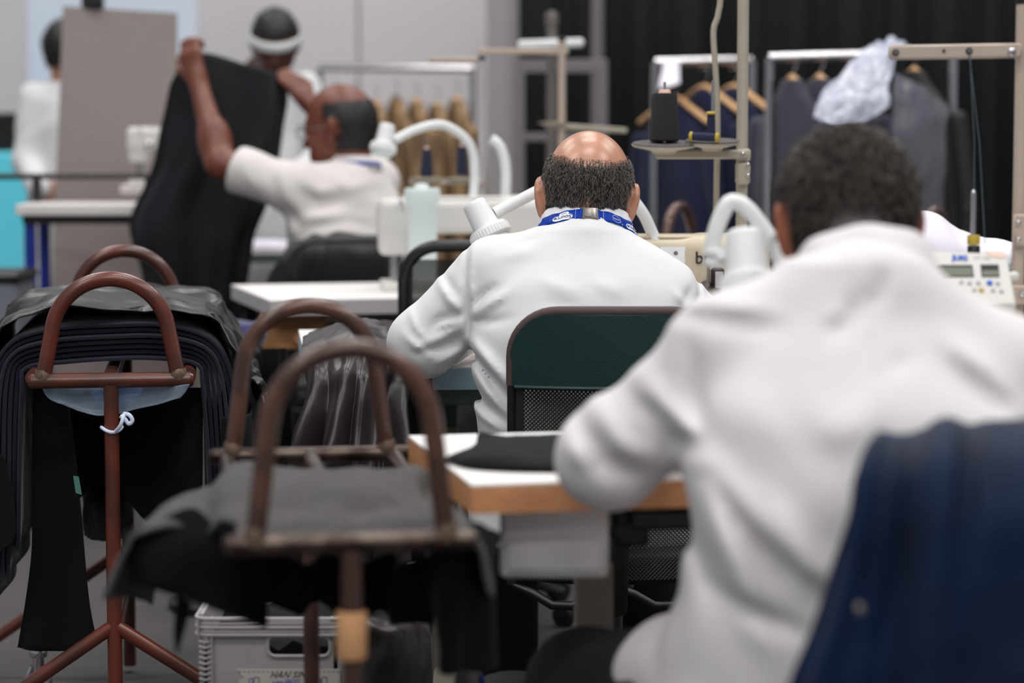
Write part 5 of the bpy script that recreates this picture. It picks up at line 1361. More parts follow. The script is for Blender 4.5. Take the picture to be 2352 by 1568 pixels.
for px_ in (577, 733):
    x = at(px_, 1560, 3.95).x; b = MB()
    for (dx, dz, w, h) in ((0.008, 0.010, 0.009, 0.0010), (0.0035, 0.003, 0.0010, 0.014), (0.0125, 0.003, 0.0010, 0.014)): b.box((x+dx, ty-0.0004, tz0-0.024+dz), (w, 0.0004, h))
    b.build('print_icon', 'print_dark', tp, smooth=False)
    b = MB(); b.tube([V(x-0.001+0.0035*math.cos(a), ty-0.0003, tz0-0.020+0.0045*math.sin(a)) for a in np.linspace(0, 2*math.pi, 13)[:-1]], 0.0007, 5, closed=True); b.build('print_icon', 'print_blue', tp)
# dark lining cloth spilling over the crate to the right
hang('lining_cloth', 'dark brown satin lining heaped beside the grey crate', [
    [at(802, 1430, 3.95), at(830, 1418, 3.91), at(880, 1415, 3.91), at(930, 1425, 3.95), at(965, 1440, 4.03)],
    [at(802, 1470, 3.93), at(835, 1440, 3.87), at(885, 1440, 3.87), at(935, 1450, 3.91), at(972, 1470, 3.99)],
    [at(804, 1520, 3.93), at(840, 1500, 3.87), at(890, 1500, 3.87), at(940, 1510, 3.91), at(985, 1530, 3.99)],
    [at(800, 1640, 3.93), at(840, 1640, 3.87), at(890, 1640, 3.87), at(940, 1640, 3.91), at(990, 1640, 3.99)],
    [at(800, 1850, 3.93), at(840, 1850, 3.87), at(890, 1850, 3.87), at(940, 1850, 3.91), at(990, 1850, 3.99)]], 'satin_taupe', amp=0.014, sc=16, nu=40, nv=44)

# ------------------------------------------------------------------ tables
def flat_top(root, name, poly, z, th, m_top, m_edge):
    """table top: laminate sheet on a core with its own edge colour; poly = (x, y) counter-clockwise"""
    n = len(poly)
    b = MB(); vs = [V(x, y, z-th) for (x, y) in poly]+[V(x, y, z-0.003) for (x, y) in poly]
    b.add(vs, [tuple(range(n))[::-1], tuple(range(n, 2*n))]+[(i, (i+1) % n, n+(i+1) % n, n+i) for i in range(n)])
    b.build('core', m_edge, root, smooth=False)
    b = MB(); vs = [V(x, y, z-0.003) for (x, y) in poly]+[V(x, y, z) for (x, y) in poly]
    b.add(vs, [tuple(range(n))[::-1], tuple(range(n, 2*n))]+[(i, (i+1) % n, n+(i+1) % n, n+i) for i in range(n)])
    b.build(name, m_top, root, smooth=False)
def table_leg(root, x, y0, y1, z, rot=0.0, m='frame_beige'):
    """T leg of a sewing table: column with slide, foot and top bar"""
    ym = (y0+y1)/2
    b = MB(); b.box((x, ym, 0.3175), (0.058, 0.040, 0.545), bev=0.004); b.build('leg_column', m, root)
    b = MB(); b.box((x+0.004, ym+0.004, (0.5+z)/2), (0.046, 0.030, z-0.5), bev=0.003); b.build('leg_slide', 'frame_green', root)
    b = MB(); b.box((x, ym, 0.03), (0.05, y1-y0, 0.05), bev=0.006); b.build('foot_bar', m, root)
    b = MB(); b.box((x, ym, z-0.012), (0.05, y1-y0, 0.024), bev=0.003); b.build('top_bar', m, root)
    b = MB(); b.lathe([(0.0, 0), (0.011, 0.001), (0.011, 0.006), (0.006, 0.009), (0, 0.009)], (x+0.010, ym-0.021, 0.395), (0, -1, 0), seg=14); b.build('bolt', 'bolt_teal', root)
mat('frame_green', (0.35, 0.42, 0.40), 0.5); mat('bolt_teal', (0.10, 0.22, 0.25), 0.4)
TZ = 0.775
def onz(px, py, z=TZ):
    """point of height z seen at a pixel"""
    lo, hi = 1.0, 20.0
    for _ in range(50):
        m = (lo+hi)/2
        if at(px, py, m).z > z: lo = m
        else: hi = m
    return at(px, py, lo)
# front table
NL_, FL_ = onz(1083, 1112), onz(938, 1000)
e = (FL_-NL_); e.z = 0; dr = V(e.y, -e.x, 0).normalized()
NR_ = NL_+dr*1.25; FR_ = FL_+dr*1.25
root = thing('sewing_table', 'white topped sewing table with raw wood edge in front', 'table', ((NL_.x+FR_.x)/2, (NL_.y+FR_.y)/2, 0))
flat_top(root, 'table_top', [(q.x, q.y) for q in (NL_, NR_, FR_, FL_)], TZ, 0.040, 'wood_top', 'wood_edge')
lx = at(1363, 1400, 3.62).x; table_leg(root, lx, 3.51, 3.72, TZ-0.04)
table_leg(root, lx+0.85, 3.52, 3.88, TZ-0.04)
b = MB(); b.box((lx+0.425, 3.66, 0.35), (0.80, 0.03, 0.05), bev=0.003); b.build('stretcher', 'frame_beige', root)
a0, a1 = at(1148, 1182, 3.24), at(1398, 1328, 3.24)
b = MB(); b.box(((a0.x+a1.x)/2, 3.36, (TZ-0.041+a1.z)/2), (a1.x-a0.x, 0.24, TZ-0.041-a1.z), bev=0.006); dw = b.build('drawer', 'metal_box', root)
b = MB(); b.box(((a0.x+a1.x)/2, 3.237, (TZ-0.055+a1.z)/2-0.01), (a1.x-a0.x-0.02, 0.006, (TZ-0.055-a1.z)*0.5), bev=0.002); b.build('drawer_front', 'metal_box', dw)
p = at(1432, 1215, 3.42)
b = MB(); b.box(p+V(0.01, 0, 0.005), (0.05, 0.05, 0.055), bev=0.006); b.lathe([(0, 0), (0.012, 0.001), (0.012, 0.006), (0, 0.008)], p+V(-0.01, -0.026, 0), (0, -1, 0), seg=12); b.build('motor_bracket', 'plastic_black', root)
p = at(1500, 1190, 3.40); b = MB(); b.box(p+V(0.03, 0, 0.004), (0.13, 0.08, 0.03), bev=0.005); b.build('knee_switch', 'plastic_black', root)
# dark cut cloth lying on it
def onz3(px, py, dz=0.0): q = onz(px, py, TZ+dz); return q
b = MB(); rows = [[onz3(1020, 1056, .004), onz3(1080, 1072, .004), onz3(1160, 1078, .004), onz3(1240, 1080, .004), onz3(1330, 1080, .004)],
    [onz3(1040, 1045, .010), onz3(1085, 1052, .014), onz3(1160, 1050, .016), onz3(1240, 1050, .014), onz3(1330, 1050, .012)],
    [onz3(1072, 1034, .012), onz3(1095, 1030, .018), onz3(1165, 1026, .018), onz3(1240, 1024, .016), onz3(1330, 1024, .012)],
    [onz3(1100, 1018, .012), onz3(1104, 1010, .020), onz3(1170, 1008, .016), onz3(1240, 1004, .016), onz3(1330, 1004, .012)],
    [onz3(1104, 1000, .020), onz3(1112, 997, .022), onz3(1170, 1007, .012), onz3(1240, 1003, .012), onz3(1330, 1004, .006)]]
b.sheet(patch(rows, 40, 20, 0.003, 18), 0.007); tag(b.build('cut_cloth', 'cloth_black', auto=0), 'folded black cut cloth lying on the wood edged table', 'cloth')

# middle table
NLm, FLm = V(-0.40, 4.72, 0), onz(686, 757)
e = V(FLm.x-NLm.x, FLm.y-NLm.y, 0); dr = V(e.y, -e.x, 0).normalized()
NLm = V(NLm.x, NLm.y, 0); NRm = NLm+dr*1.28; FRm = FLm+dr*1.28
NLm2 = NLm+dr*0.0
root = thing('sewing_table', 'pale sewing table with blue grey edge beneath the beige machine', 'table', ((NLm.x+FRm.x)/2, (NLm.y+FRm.y)/2, 0))
flat_top(root, 'table_top', [(q.x, q.y) for q in (NLm, NRm, FRm, FLm)], TZ, 0.045, 'wood_top', 'table_edge_blue')
xq = at(1022, 920, 5.30).x; table_leg(root, xq, 5.02, 5.58, TZ-0.045); table_leg(root, xq+0.85, 5.12, 5.68, TZ-0.045)
b = MB(); b.box((xq+0.425, 5.35, 0.35), (0.80, 0.03, 0.05), bev=0.003); b.build('stretcher', 'frame_beige', root)
p = at(1040, 890, 4.86); b = MB(); b.box(p+V(0.01, 0, 0), (0.09, 0.12, 0.06), bev=0.006); b.build('side_bracket', 'frame_green', root)
# dark satin jacket heaped on its left end and hanging down
hang('satin_bundle', 'dark satin lined garment heaped on the pale table end', [
    [onz3(730, 768, .01), onz3(790, 752, .02), onz3(850, 748, .02), onz3(900, 745, .02), onz3(940, 742, .01)],
    [at(700, 788, 5.10), at(760, 758, 5.12), at(825, 742, 5.12), at(885, 748, 5.15), at(935, 758, 5.2)],
    [at(694, 822, 4.86), at(750, 800, 4.90), at(820, 775, 4.92), at(880, 785, 4.92), at(930, 800, 4.95)],
    [at(700, 848, 4.70), at(745, 838, 4.68), at(815, 820, 4.67), at(875, 835, 4.68), at(925, 845, 4.72)],
    [at(690, 930, 4.66), at(740, 920, 4.63), at(808, 900, 4.61), at(870, 910, 4.62), at(920, 920, 4.66)],
    [at(672, 1000, 4.65), at(728, 1000, 4.61), at(800, 1000, 4.59), at(865, 1005, 4.60), at(920, 1010, 4.64)],
    [at(650, 1130, 4.65), at(715, 1130, 4.61), at(790, 1130, 4.58), at(862, 1130, 4.58), at(925, 1130, 4.62)],
    [at(640, 1330, 4.65), at(710, 1330, 4.61), at(785, 1330, 4.58), at(860, 1330, 4.58), at(930, 1330, 4.62)]],
    'satin_taupe', th=0.004, nu=60, nv=70, amp=0.016, sc=13, folds=lambda u, v: (0.030*math.sin(u*22+v*3)+0.014*math.sin(u*47+v*5))*min(max((v-0.35)*2.2, 0), 1), cat='garment')
hang('satin_bundle', 'black garment hanging behind the satin bundle at the table end', [
    [at(905, 852, 4.695), at(950, 852, 4.69), at(990, 852, 4.70)], [at(900, 940, 4.685), at(950, 940, 4.675), at(1000, 940, 4.69)], [at(895, 1100, 4.685), at(950, 1100, 4.675), at(1005, 1100, 4.69)], [at(895, 1350, 4.69), at(950, 1350, 4.68), at(1005, 1350, 4.69)]],
    'cloth_black', amp=0.003, folds=lambda u, v: 0.012*math.sin(u*15+v*2)*min(v*2, 1), cat='garment')
hang('satin_bundle', 'black garment hanging at the far left corner of the pale table', [
    [at(588, 805, 5.56), at(625, 800, 5.48), at(664, 800, 5.4)], [at(586, 900, 5.56), at(625, 900, 5.47), at(664, 900, 5.38)], [at(590, 1100, 5.56), at(625, 1100, 5.47), at(664, 1100, 5.38)]],
    'cloth_black', folds=lambda u, v: 0.016*math.sin(u*12+v), cat='garment')

# third table, wood box below it, and the table beyond
N3, F3 = at(620, 690, 6.30), at(531, 652, 6.95); z3 = N3.z
e = V(F3.x-N3.x, F3.y-N3.y, 0); dr = V(e.y, -e.x, 0).normalized()
root = thing('sewing_table', 'white sewing table with grey edge behind the mesh chair', 'table', (N3.x+0.5, 6.6, 0))
flat_top(root, 'table_top', [(q.x, q.y) for q in (N3, N3+dr*1.1, F3+dr*1.1, F3)], z3, 0.040, 'wood_top', 'pillar_paint')
table_leg(root, N3.x+0.16, 6.42, 6.86, z3-0.04); table_leg(root, N3.x+0.92, 6.62, 7.06, z3-0.04)
a0, a1 = at(598, 728, 6.42), at(742, 802, 6.42)
r_ = thing('wood_box', 'small plain wood box hung below the third table', 'box', ((a0.x+a1.x)/2, 6.55, a1.z))
b = MB(); b.box(((a0.x+a1.x)/2, 6.55, (z3-0.041+a1.z)/2), (a1.x-a0.x, 0.26, z3-0.041-a1.z), bev=0.004); b.build('body', 'wood_box', r_)
b = MB(); b.box(((a0.x+a1.x)/2, 6.415, (z3-0.075+a1.z)/2-0.004), (a1.x-a0.x-0.012, 0.014, (z3-0.085-a1.z)), bev=0.003); b.build('drawer_front', 'wood_box', r_)
b = MB(); b.lathe([(0, 0), (0.012, 0.002), (0.014, 0.012), (0, 0.016)], ((a0.x+a1.x)/2+0.02, 6.407, (z3-0.08+a1.z)/2), (0, -1, 0), seg=12); b.build('knob', 'wood_edge', r_)
N4 = at(478, 580, 8.5); z4 = N4.z
root = thing('sewing_table', 'grey edged table standing beyond the raised dark trousers', 'table', (N4.x+0.3, 8.75, 0))
flat_top(root, 'table_top', [(N4.x, 8.5), (N4.x+0.62, 8.5), (N4.x+0.62, 9.0), (N4.x, 9.0)], z4, 0.038, 'worktop_pale', 'frame_green')
for (dx, dy) in ((0.05, 0.06), (0.57, 0.06), (0.05, 0.44), (0.57, 0.44)):
    b = MB(); b.box((N4.x+dx, 8.5+dy, (z4-0.038)/2), (0.045, 0.045, z4-0.038), bev=0.004); b.build('leg', 'frame_beige', root, smooth=False)
b = MB(); b.sheet(patch([[at(540, 571, 8.58), at(600, 572, 8.58), at(660, 572, 8.58)], [at(545, 556, 8.68), at(600, 553, 8.68), at(660, 555, 8.68)], [at(550, 560, 8.8), at(600, 556, 8.8), at(660, 558, 8.8)]], 14, 10, 0.006, 16), 0.012)
tag(b.build('folded_cloth', 'cloth_white', auto=0), 'white folded cloth on the grey edged table', 'cloth')
p = at(518, 563, 8.55); r_ = thing('thread_spool', 'small white spool with navy core on the grey edged table', 'spool', (p.x, p.y, z4))
b = MB(); b.lathe([(0.016, 0), (0.016, 0.003), (0.013, 0.004), (0.013, 0.034), (0.016, 0.035), (0.016, 0.038)], (p.x, p.y, z4), seg=16); b.build('thread', 'print_white', r_)
b = MB(); b.lathe([(0.006, 0.038), (0.006, 0.046)], (p.x, p.y, z4), seg=12); b.build('core', 'print_navy', r_)

# ------------------------------------------------------------------ chairs
def net(root, name, m, fn, u0, u1, v0, v1, pitch, rad):
    """woven mesh: two sets of diagonal strands over a curved rectangle; fn(u, v) -> point"""
    b = MB(); w, h = u1-u0, v1-v0; n = int((w+h)/pitch)
    for sg in (1, -1):
        for i in range(n):
            c_ = i*pitch
            pts = []
            for k in range(9):
                t = k/8
                x0 = max(0.0, c_-h); x1 = min(w, c_); x = x0+(x1-x0)*t; y = c_-x
                if sg < 0: x = w-x
                pts.append(fn(u0+x, v0+y))
            b.tube(pts, rad, 4, caps=False)
    o = b.build(name, m, root, world=False); o['kind'] = 'stuff'; return o
def office_chair(name, label, loc, rotz, wid=0.44, z_top=0.905, z_mid=0.76, z_bot=0.40, leather=True, frame_m='plastic_black', mesh_pitch=0.0075, fr=0.0090):
    root = thing(name, label, 'chair', loc, rotz)
    w = wid/2
    def fn(u, v):      # u across, v height: shallow curve away from the sitter's sides
        return V(u, -0.20-0.035*(1-(u/w)**2)+0.10*max(0, (v-0.55))*-0.6+0.02, v)
    # outline with rounded corners
    def outline(inset=0.0, n=10):
        r1 = 0.085-inset; pts = []
        L, T = w-inset, z_top-inset
        Bz = z_bot+inset
        for k in range(n+1):
            a = math.pi-math.pi/2*k/n; pts.append((-L+r1+r1*math.cos(a), T-r1+r1*math.sin(a)))
        for k in range(n+1):
            a = math.pi/2-math.pi/2*k/n; pts.append((L-r1+r1*math.cos(a), T-r1+r1*math.sin(a)))
        for k in range(n+1):
            t = k/n; pts.append((L-0.02*t*0-L*2*t if False else L*(1-2*t), Bz+0.020*math.cos(t*4*math.pi)*(1 if 0 < t < 1 else 1)-0.02))
        return pts
    po = outline()
    b = MB(); b.tube([fn(x, z) for (x, z) in po], fr, 10, closed=True); b.build('back_frame', frame_m, root, world=False)
    if leather:
        up = [(x, z) for (x, z) in po if z > z_mid]; up = [(-w, z_mid)]+up+[(w, z_mid)]
        b = MB(); b.tube([fn(x*1.004, z+0.001) for (x, z) in up], fr*1.12, 10); b.build('edge_piping', 'binding_brown', root, world=False)
    if leather:
        rows = []
        for i in range(15):
            v = z_mid+(z_top-0.004-z_mid)*i/14; r = []
            d = max(0.0, v-(z_top-0.085)); hw = w-0.004 if d <= 0 else (w-0.085+math.sqrt(max(0.0851**2-d*d, 0)))
            for j in range(25):
                u = (-1+2*j/24)*hw; q = fn(u, v); r.append(q+V(0, -0.004, 0))
            rows.append(r)
        b = MB(); b.sheet(rows, 0.016); b.build('back_pad', 'leather_green', root, world=False)
        b = MB(); b.tube([fn((-1+2*j/24)*(w-0.006), z_mid-0.001)+V(0, -0.012, 0) for j in range(25)], 0.004, 8); b.build('pad_piping', 'leather_green', root, world=False)
    else: z_mid = z_top-0.03
    net(root, 'back_mesh', 'mesh_black', fn, -w+0.012, w-0.012, z_bot+0.012, z_mid-0.003, mesh_pitch, 0.0014)
    for s_ in (-1, 1):   # side binding of the mesh
        b = MB(); b.sheet([[fn(s_*(w-0.004), z_bot+0.02), fn(s_*(w-0.022), z_bot+0.02)], [fn(s_*(w-0.004), z_mid), fn(s_*(w-0.022), z_mid)]], 0.004); b.build('mesh_binding', 'mesh_black', root, world=False)
    # seat
    fl = Field(0.012); fl.loft([(0, 0.05, 0.405, wid*0.50, 0.225), (0, 0.05, 0.445, wid*0.52, 0.235), (0, 0.05, 0.462, wid*0.49, 0.22)], e=3.5)
    Vt, Q = fl.mesh(); me = bpy.data.meshes.new('seat'); me.from_pydata(Vt.tolist(), [], Q.tolist()); me.polygons.foreach_set('use_smooth', [True]*len(me.polygons)); me.materials.append(MATS['mesh_black']); o = bpy.data.objects.new('seat', me); COL.objects.link(o); o.parent = root
    b = MB(); b.tube([V(0, -0.10, 0.38), V(0, -0.215, 0.36), V(0, -0.255, 0.45), V(0, -0.25, 0.60)], 0.016, 10, flat=(1.6, 0.7)); b.build('back_support', 'plastic_black', root, world=False)
    b = MB(); b.lathe([(0.05, 0.395), (0.05, 0.36), (0.028, 0.355), (0.028, 0.22), (0.034, 0.21), (0.036, 0.10)], (0, 0.03, 0), seg=18); b.build('gas_lift', 'plastic_black', root, world=False)
    for k in range(5):
        a = math.radians(72*k+30); dd = V(math.cos(a), math.sin(a), 0)
        b = MB(); b.tube([V(0, 0.03, 0.12)+dd*0.03, V(0, 0.03, 0.085)+dd*0.28], [0.022, 0.014], 10, flat=(1.0, 0.8)); lg = b.build('base_arm', 'plastic_black', root, world=False)
        c_ = V(0, 0.03, 0.028)+dd*0.28; sd = V(-dd.y, dd.x, 0)
        b = MB(); b.lathe([(0.0, -0.022), (0.027, -0.020), (0.027, -0.004), (0.018, -0.003), (0.018, 0.003), (0.027, 0.004), (0.027, 0.020), (0, 0.022)], c_, sd, seg=16); b.build('caster', 'rubber_black', lg, world=False)
    return root
xm = at(1412, 800, 4.38).x
office_chair('office_chair', 'green leather and black mesh office chair behind the balding person', (xm, 4.60, 0), 0, wid=0.375, z_top=0.912, z_mid=0.775, z_bot=0.405)
xc = at(1088, 650, 5.95).x
office_chair('office_chair', 'empty black mesh office chair in front of the third table', (xc, 6.12, 0), math.radians(8), wid=0.40, z_top=at(1000, 563, 5.92).z, z_bot=0.42, leather=False, mesh_pitch=0.0062, fr=0.015)
xf = at(2440, 1100, 2.60).x
office_chair('office_chair', 'office chair under the navy jacket in the foreground', (xf, 2.83, 0), 0, wid=0.42, z_top=0.90, z_mid=0.74, z_bot=0.42)
xl = at(790, 600, 7.2).x
office_chair('office_chair', 'office chair under the dark jacket behind the bald person with glasses', (xl, 7.36, 0), math.radians(14), wid=0.42, z_top=at(780, 551, 7.17).z, z_bot=0.42, leather=False, mesh_pitch=0.016)
# navy jacket over the front chair
jk = hang('navy_jacket', 'navy blue jacket draped over the foreground chair back', [
    [at(2040, 1010, 2.66), at(2120, 990, 2.70), at(2230, 985, 2.72), at(2352, 975, 2.72), at(2730, 970, 2.72), at(2870, 985, 2.70)],
    [at(1995, 1045, 2.56), at(2100, 993, 2.58), at(2230, 985, 2.58), at(2352, 976, 2.58), at(2730, 970, 2.58), at(2890, 1000, 2.58)],
    [at(1962, 1100, 2.52), at(2080, 1060, 2.50), at(2230, 1050, 2.50), at(2352, 1045, 2.50), at(2730, 1045, 2.50), at(2920, 1060, 2.52)],
    [at(1945, 1180, 2.50), at(2060, 1170, 2.47), at(2220, 1170, 2.46), at(2352, 1170, 2.46), at(2750, 1170, 2.47), at(2940, 1170, 2.5)],
    [at(1905, 1300, 2.49), at(2040, 1310, 2.46), at(2200, 1310, 2.44), at(2352, 1310, 2.45), at(2760, 1310, 2.46), at(2960, 1310, 2.49)],
    [at(1862, 1440, 2.48), at(2010, 1450, 2.45), at(2190, 1450, 2.43), at(2352, 1450, 2.44), at(2770, 1450, 2.45), at(2980, 1450, 2.48)],
    [at(1810, 1570, 2.48), at(1990, 1570, 2.44), at(2180, 1570, 2.43), at(2352, 1570, 2.43), at(2780, 1570, 2.45), at(3000, 1570, 2.48)],
    [at(1760, 1740, 2.48), at(1970, 1740, 2.44), at(2170, 1740, 2.42), at(2352, 1740, 2.43), at(2790, 1740, 2.45), at(3010, 1740, 2.48)]],
    'denim_navy', th=0.006, nu=90, nv=70, amp=0.010, sc=7, folds=lambda u, v: (0.022*math.exp(-((u-0.20-0.03*v)/0.05)**2)-0.026*math.exp(-((u-0.075-0.02*v)/0.028)**2)+0.012*math.exp(-((u-0.40)/0.05)**2)-0.014*math.exp(-((u-0.31-.05*v)/0.05)**2))*min(v*3, 1), cat='jacket')
b = MB(); q = at(1968, 1396, 2.47); b.lathe([(0, 0), (0.006, 0.001), (0.007, 0.006), (0, 0.008)], q, (0, -1, 0), seg=12); b.tube([q+V(0, 0, -0.004), q+V(-0.012, 0, -0.03)], 0.003, 6)
b.build('zip_pull', 'steel_satin', jk)
# dark jacket over the left chair
hang('dark_jacket', 'dark charcoal jacket hung on the chair of the bald person', [
    [at(672, 556, 7.31), at(740, 545, 7.31), at(820, 545, 7.31), at(900, 552, 7.29), at(935, 570, 7.28)],
    [at(668, 552, 7.25), at(740, 541, 7.23), at(820, 541, 7.23), at(900, 546, 7.21), at(932, 565, 7.23)],
    [at(645, 590, 7.21), at(730, 580, 7.17), at(820, 580, 7.17), at(900, 585, 7.17), at(930, 600, 7.21)],
    [at(615, 640, 7.21), at(715, 640, 7.17), at(815, 640, 7.17), at(895, 640, 7.17), at(925, 645, 7.21)],
    [at(585, 760, 7.21), at(700, 770, 7.18), at(810, 770, 7.17), at(890, 770, 7.17), at(920, 760, 7.21)]], 'suit_black', th=0.006, nu=50, nv=36, amp=0.01, sc=7,
    folds=lambda u, v: (0.02*math.exp(-((u-0.28)/0.05)**2)-0.02*math.exp(-((u-0.18)/0.05)**2)+0.012*math.sin(u*14))*min(v*2.5, 1), cat='jacket')

# ------------------------------------------------------------------ sewing machines
def sewing_machine(name, label, loc, rotz, m, sc=1.0, wheel='plastic_black'):
    """operator side towards -y: needle head at -x, pillar and wheel at +x"""
    root = thing(name, label, 'sewing machine', loc, rotz)
    s = sc
    b = MB(); b.box((0, 0.0, 0.012*s), (0.50*s, 0.178*s, 0.024*s), bev=0.004); b.build('bed', m, root, world=False)
    fl = Field(0.006)
    def rb(c, hs, r, k=0.012):
        c = np.array(c)*s; hs = np.array(hs)*s; r *= s
        fl.pr.append((lambda P, c=c, hs=hs, r=r: np.linalg.norm(np.maximum(np.abs(P-c)-(hs-r), 0), axis=-1)+np.minimum((np.abs(P-c)-(hs-r)).max(-1), 0)-r, c-hs, c+hs, k, 'u'))
    rb((0.165, 0, 0.125), (0.075, 0.075, 0.108), 0.018); rb((-0.02, 0.0, 0.195), (0.235, 0.062, 0.045), 0.018, 0.05); rb((-0.215, 0.0, 0.165), (0.042, 0.058, 0.072), 0.016, 0.02)
    Vt, Q = fl.mesh(); me = bpy.data.meshes.new('arm'); me.from_pydata(Vt.tolist(), [], Q.tolist()); me.polygons.foreach_set('use_smooth', [True]*len(me.polygons)); me.materials.append(MATS[m]); o = bpy.data.objects.new('arm', me); COL.objects.link(o); o.parent = root
    b = MB(); b.lathe([(0.0, 0), (0.062*s, 0.002), (0.066*s, 0.01), (0.066*s, 0.026), (0.05*s, 0.032), (0.03*s, 0.045), (0, 0.047)], (0.236*s, 0, 0.18*s), (1, 0, 0), seg=24); b.build('hand_wheel', wheel, root, world=False)
    b = MB(); b.lathe([(0.007*s, 0.028*s), (0.007*s, 0.11*s)], (-0.22*s, -0.01*s, 0), seg=12); b.lathe([(0.001, 0.004*s), (0.0015, 0.03*s)], (-0.22*s, -0.01*s, 0), seg=8); b.build('needle_bar', 'chrome', root, world=False)
    b = MB(); b.lathe([(0.005*s, 0.03*s), (0.005*s, 0.12*s)], (-0.21*s, 0.02*s, 0), seg=10); b.box((-0.212*s, 0.0, 0.030*s), (0.016*s, 0.05*s, 0.006*s), bev=0.002); b.build('presser_foot', 'chrome', root, world=False)
    b = MB(); b.lathe([(0.0, 0), (0.017*s, 0.001), (0.017*s, 0.008*s), (0.010*s, 0.010*s), (0.010*s, 0.022*s), (0, 0.024*s)], (-0.165*s, -0.060*s, 0.17*s), (0, -1, 0), seg=18); b.build('tension_dial', 'chrome', root, world=False)
    b = MB(); b.tube(curve([(-0.19*s, -0.058*s, 0.20*s), (-0.20*s, -0.075*s, 0.235*s), (-0.205*s, -0.06*s, 0.25*s)], 8), 0.003*s, 8); b.build('take_up_lever', 'chrome', root, world=False)
    b = MB(); b.box((0.02*s, 0, 0.243*s), (0.44*s, 0.10*s, 0.008*s), bev=0.003); b.build('top_cover', m, root, world=False)
    return root
# middle machine
mm = sewing_machine('sewing_machine', 'beige sewing machine with lettering right of the balding person', (at(1520, 700, 5.10).x-0.02, 5.10, TZ), 0, 'machine_beige')
fy = 5.10-0.0635
text_on('lettering', 'brother', 0.036, 'print_dark', mm, at(1596, 605, 5.0165), X_, Z_, bold=0.0006)
a0, a1 = at(1517, 567, fy), at(1576, 620, fy)
b = MB(); b.box(((a0.x+a1.x)/2, fy-0.001, (a0.z+a1.z)/2), (a1.x-a0.x, 0.002, a0.z-a1.z)); lb = b.build('label_plate', 'print_white', mm, smooth=False)
q = at(1552, 581, fy); b = MB(); b.lathe([(0.0, 0), (0.0045, 0), (0.0045, 0.0006), (0, 0.0006)], q+V(0, -0.002, 0), (0, -1, 0), seg=18); b.build('print_dot', 'metal_grey', lb)
p = at(1618, 553, 5.08); b = MB(); b.lathe([(0.006, -0.01), (0.006, 0.004), (0.004, 0.008), (0, 0.009)], p, seg=12); b.build('top_screw', 'chrome', mm)
# black bobbin winder with paper tag in front of the machine
p = at(1648, 648, 4.98)
r_ = thing('bobbin_winder', 'small black winder with paper tag on the beige machine', 'winder', (p.x, p.y, p.z-0.03))
b = MB(); b.box(p, (0.028, 0.03, 0.062), bev=0.006); b.build('body', 'plastic_black', r_)
b = MB(); b.box(p+V(0.002, -0.0165, 0.006), (0.016, 0.002, 0.034), bev=0.0005); b.build('paper_tag', 'pillar_paint', r_, smooth=False)
b = MB(); b.box(p+V(-0.019, 0.0, 0.012), (0.006, 0.01, 0.07), bev=0.002); b.build('steel_bar', 'steel_satin', r_)
b = MB(); b.lathe([(0, 0), (0.009, 0.001), (0.009, 0.012), (0, 0.013)], p+V(-0.022, -0.004, -0.004), (-0.4, -1, 0), seg=14); b.build('thumb_screw', 'metal_grey', r_)
b = MB(); b.box(p+V(0.004, 0.012, -0.055), (0.05, 0.03, 0.045), bev=0.006); b.build('base', 'bobbin_yellow', r_)
# lamp of the middle machine
def gooseneck(name, label, path, r, head_a, head_b, r1, r2, ringh, m='lamp_white', base=None, logo=True):
    """path of the tube; head axis from head_a (narrow end) to head_b (lens end)"""
    root = thing(name, label, 'lamp', path[0])
    b = MB(); b.tube(curve(path, 40), r, 14); b.build('arm_tube', m, root)
    ax_ = (head_b-head_a); L_ = ax_.length; ax_ = ax_.normalized()
    b = MB(); b.lathe([(0, 0), (r1*0.86, 0.0), (r1*0.97, 0.004), (r1*1.0, 0.010), (r1*1.12, L_-ringh)], head_a, ax_, seg=32); b.build('lamp_body', m, root)
    b = MB(); b.lathe([(r1*1.1, L_-ringh), (r2*0.93, L_-ringh+0.002), (r2, L_-ringh+0.007), (r2, L_-0.006), (r2*0.9, L_-0.002), (0, L_-0.001)], head_a, ax_, seg=40); rg = b.build('lamp_ring', m, root)
    Rm = V(0, 0, 1).rotation_difference(ax_).to_matrix()
    for k in range(40):
        a = 2*math.pi*k/40; c_ = head_a+ax_*(L_-ringh*0.5)+Rm @ V(math.cos(a)*r2, math.sin(a)*r2, 0)
        b = MB(); b.tube([c_-ax_*(ringh*0.5-0.008), c_+ax_*(ringh*0.5-0.007)], 0.0013, 5); b.build('grip_rib', m, rg)
    b = MB(); b.lathe([(r2*0.80, L_-0.002), (r2*0.80, L_+0.004), (0, L_+0.0045)], head_a, ax_, seg=32); b.build('lens', 'machine_mint', root)
    if logo:
        b = MB(); b.lathe([(r1*0.3, -0.0006), (0.0, -0.0008)], head_a, ax_, seg=16); b.build('print_dot', 'logo_blue', root)
    if base is not None:
        for k, (zz, rr_) in enumerate(base[1:]):
            b = MB(); b.lathe([(0, -0.006), (rr_*0.95, -0.006), (rr_, -0.003), (rr_, 0.003), (rr_*0.95, 0.006), (0, 0.006)], base[0]+V(0, 0, zz), seg=24); b.build('base_ring', m, root)
    return root
mat('logo_blue', (0.70, 0.82, 0.95), 0.5)
lamp = gooseneck('machine_lamp', 'white gooseneck lamp beside the balding head', [at(1506, 556, 5.06), at(1496, 530, 5.06), at(1470, 480, 5.04), at(1410, 415, 5.02), at(1330, 395, 5.0), at(1245, 434, 4.98), at(1190, 462, 4.97), at(1136, 490, 4.96)],
     0.0125, at(1088, 466, 4.95), at(1134, 552, 4.93), 0.0255, 0.043, 0.030)
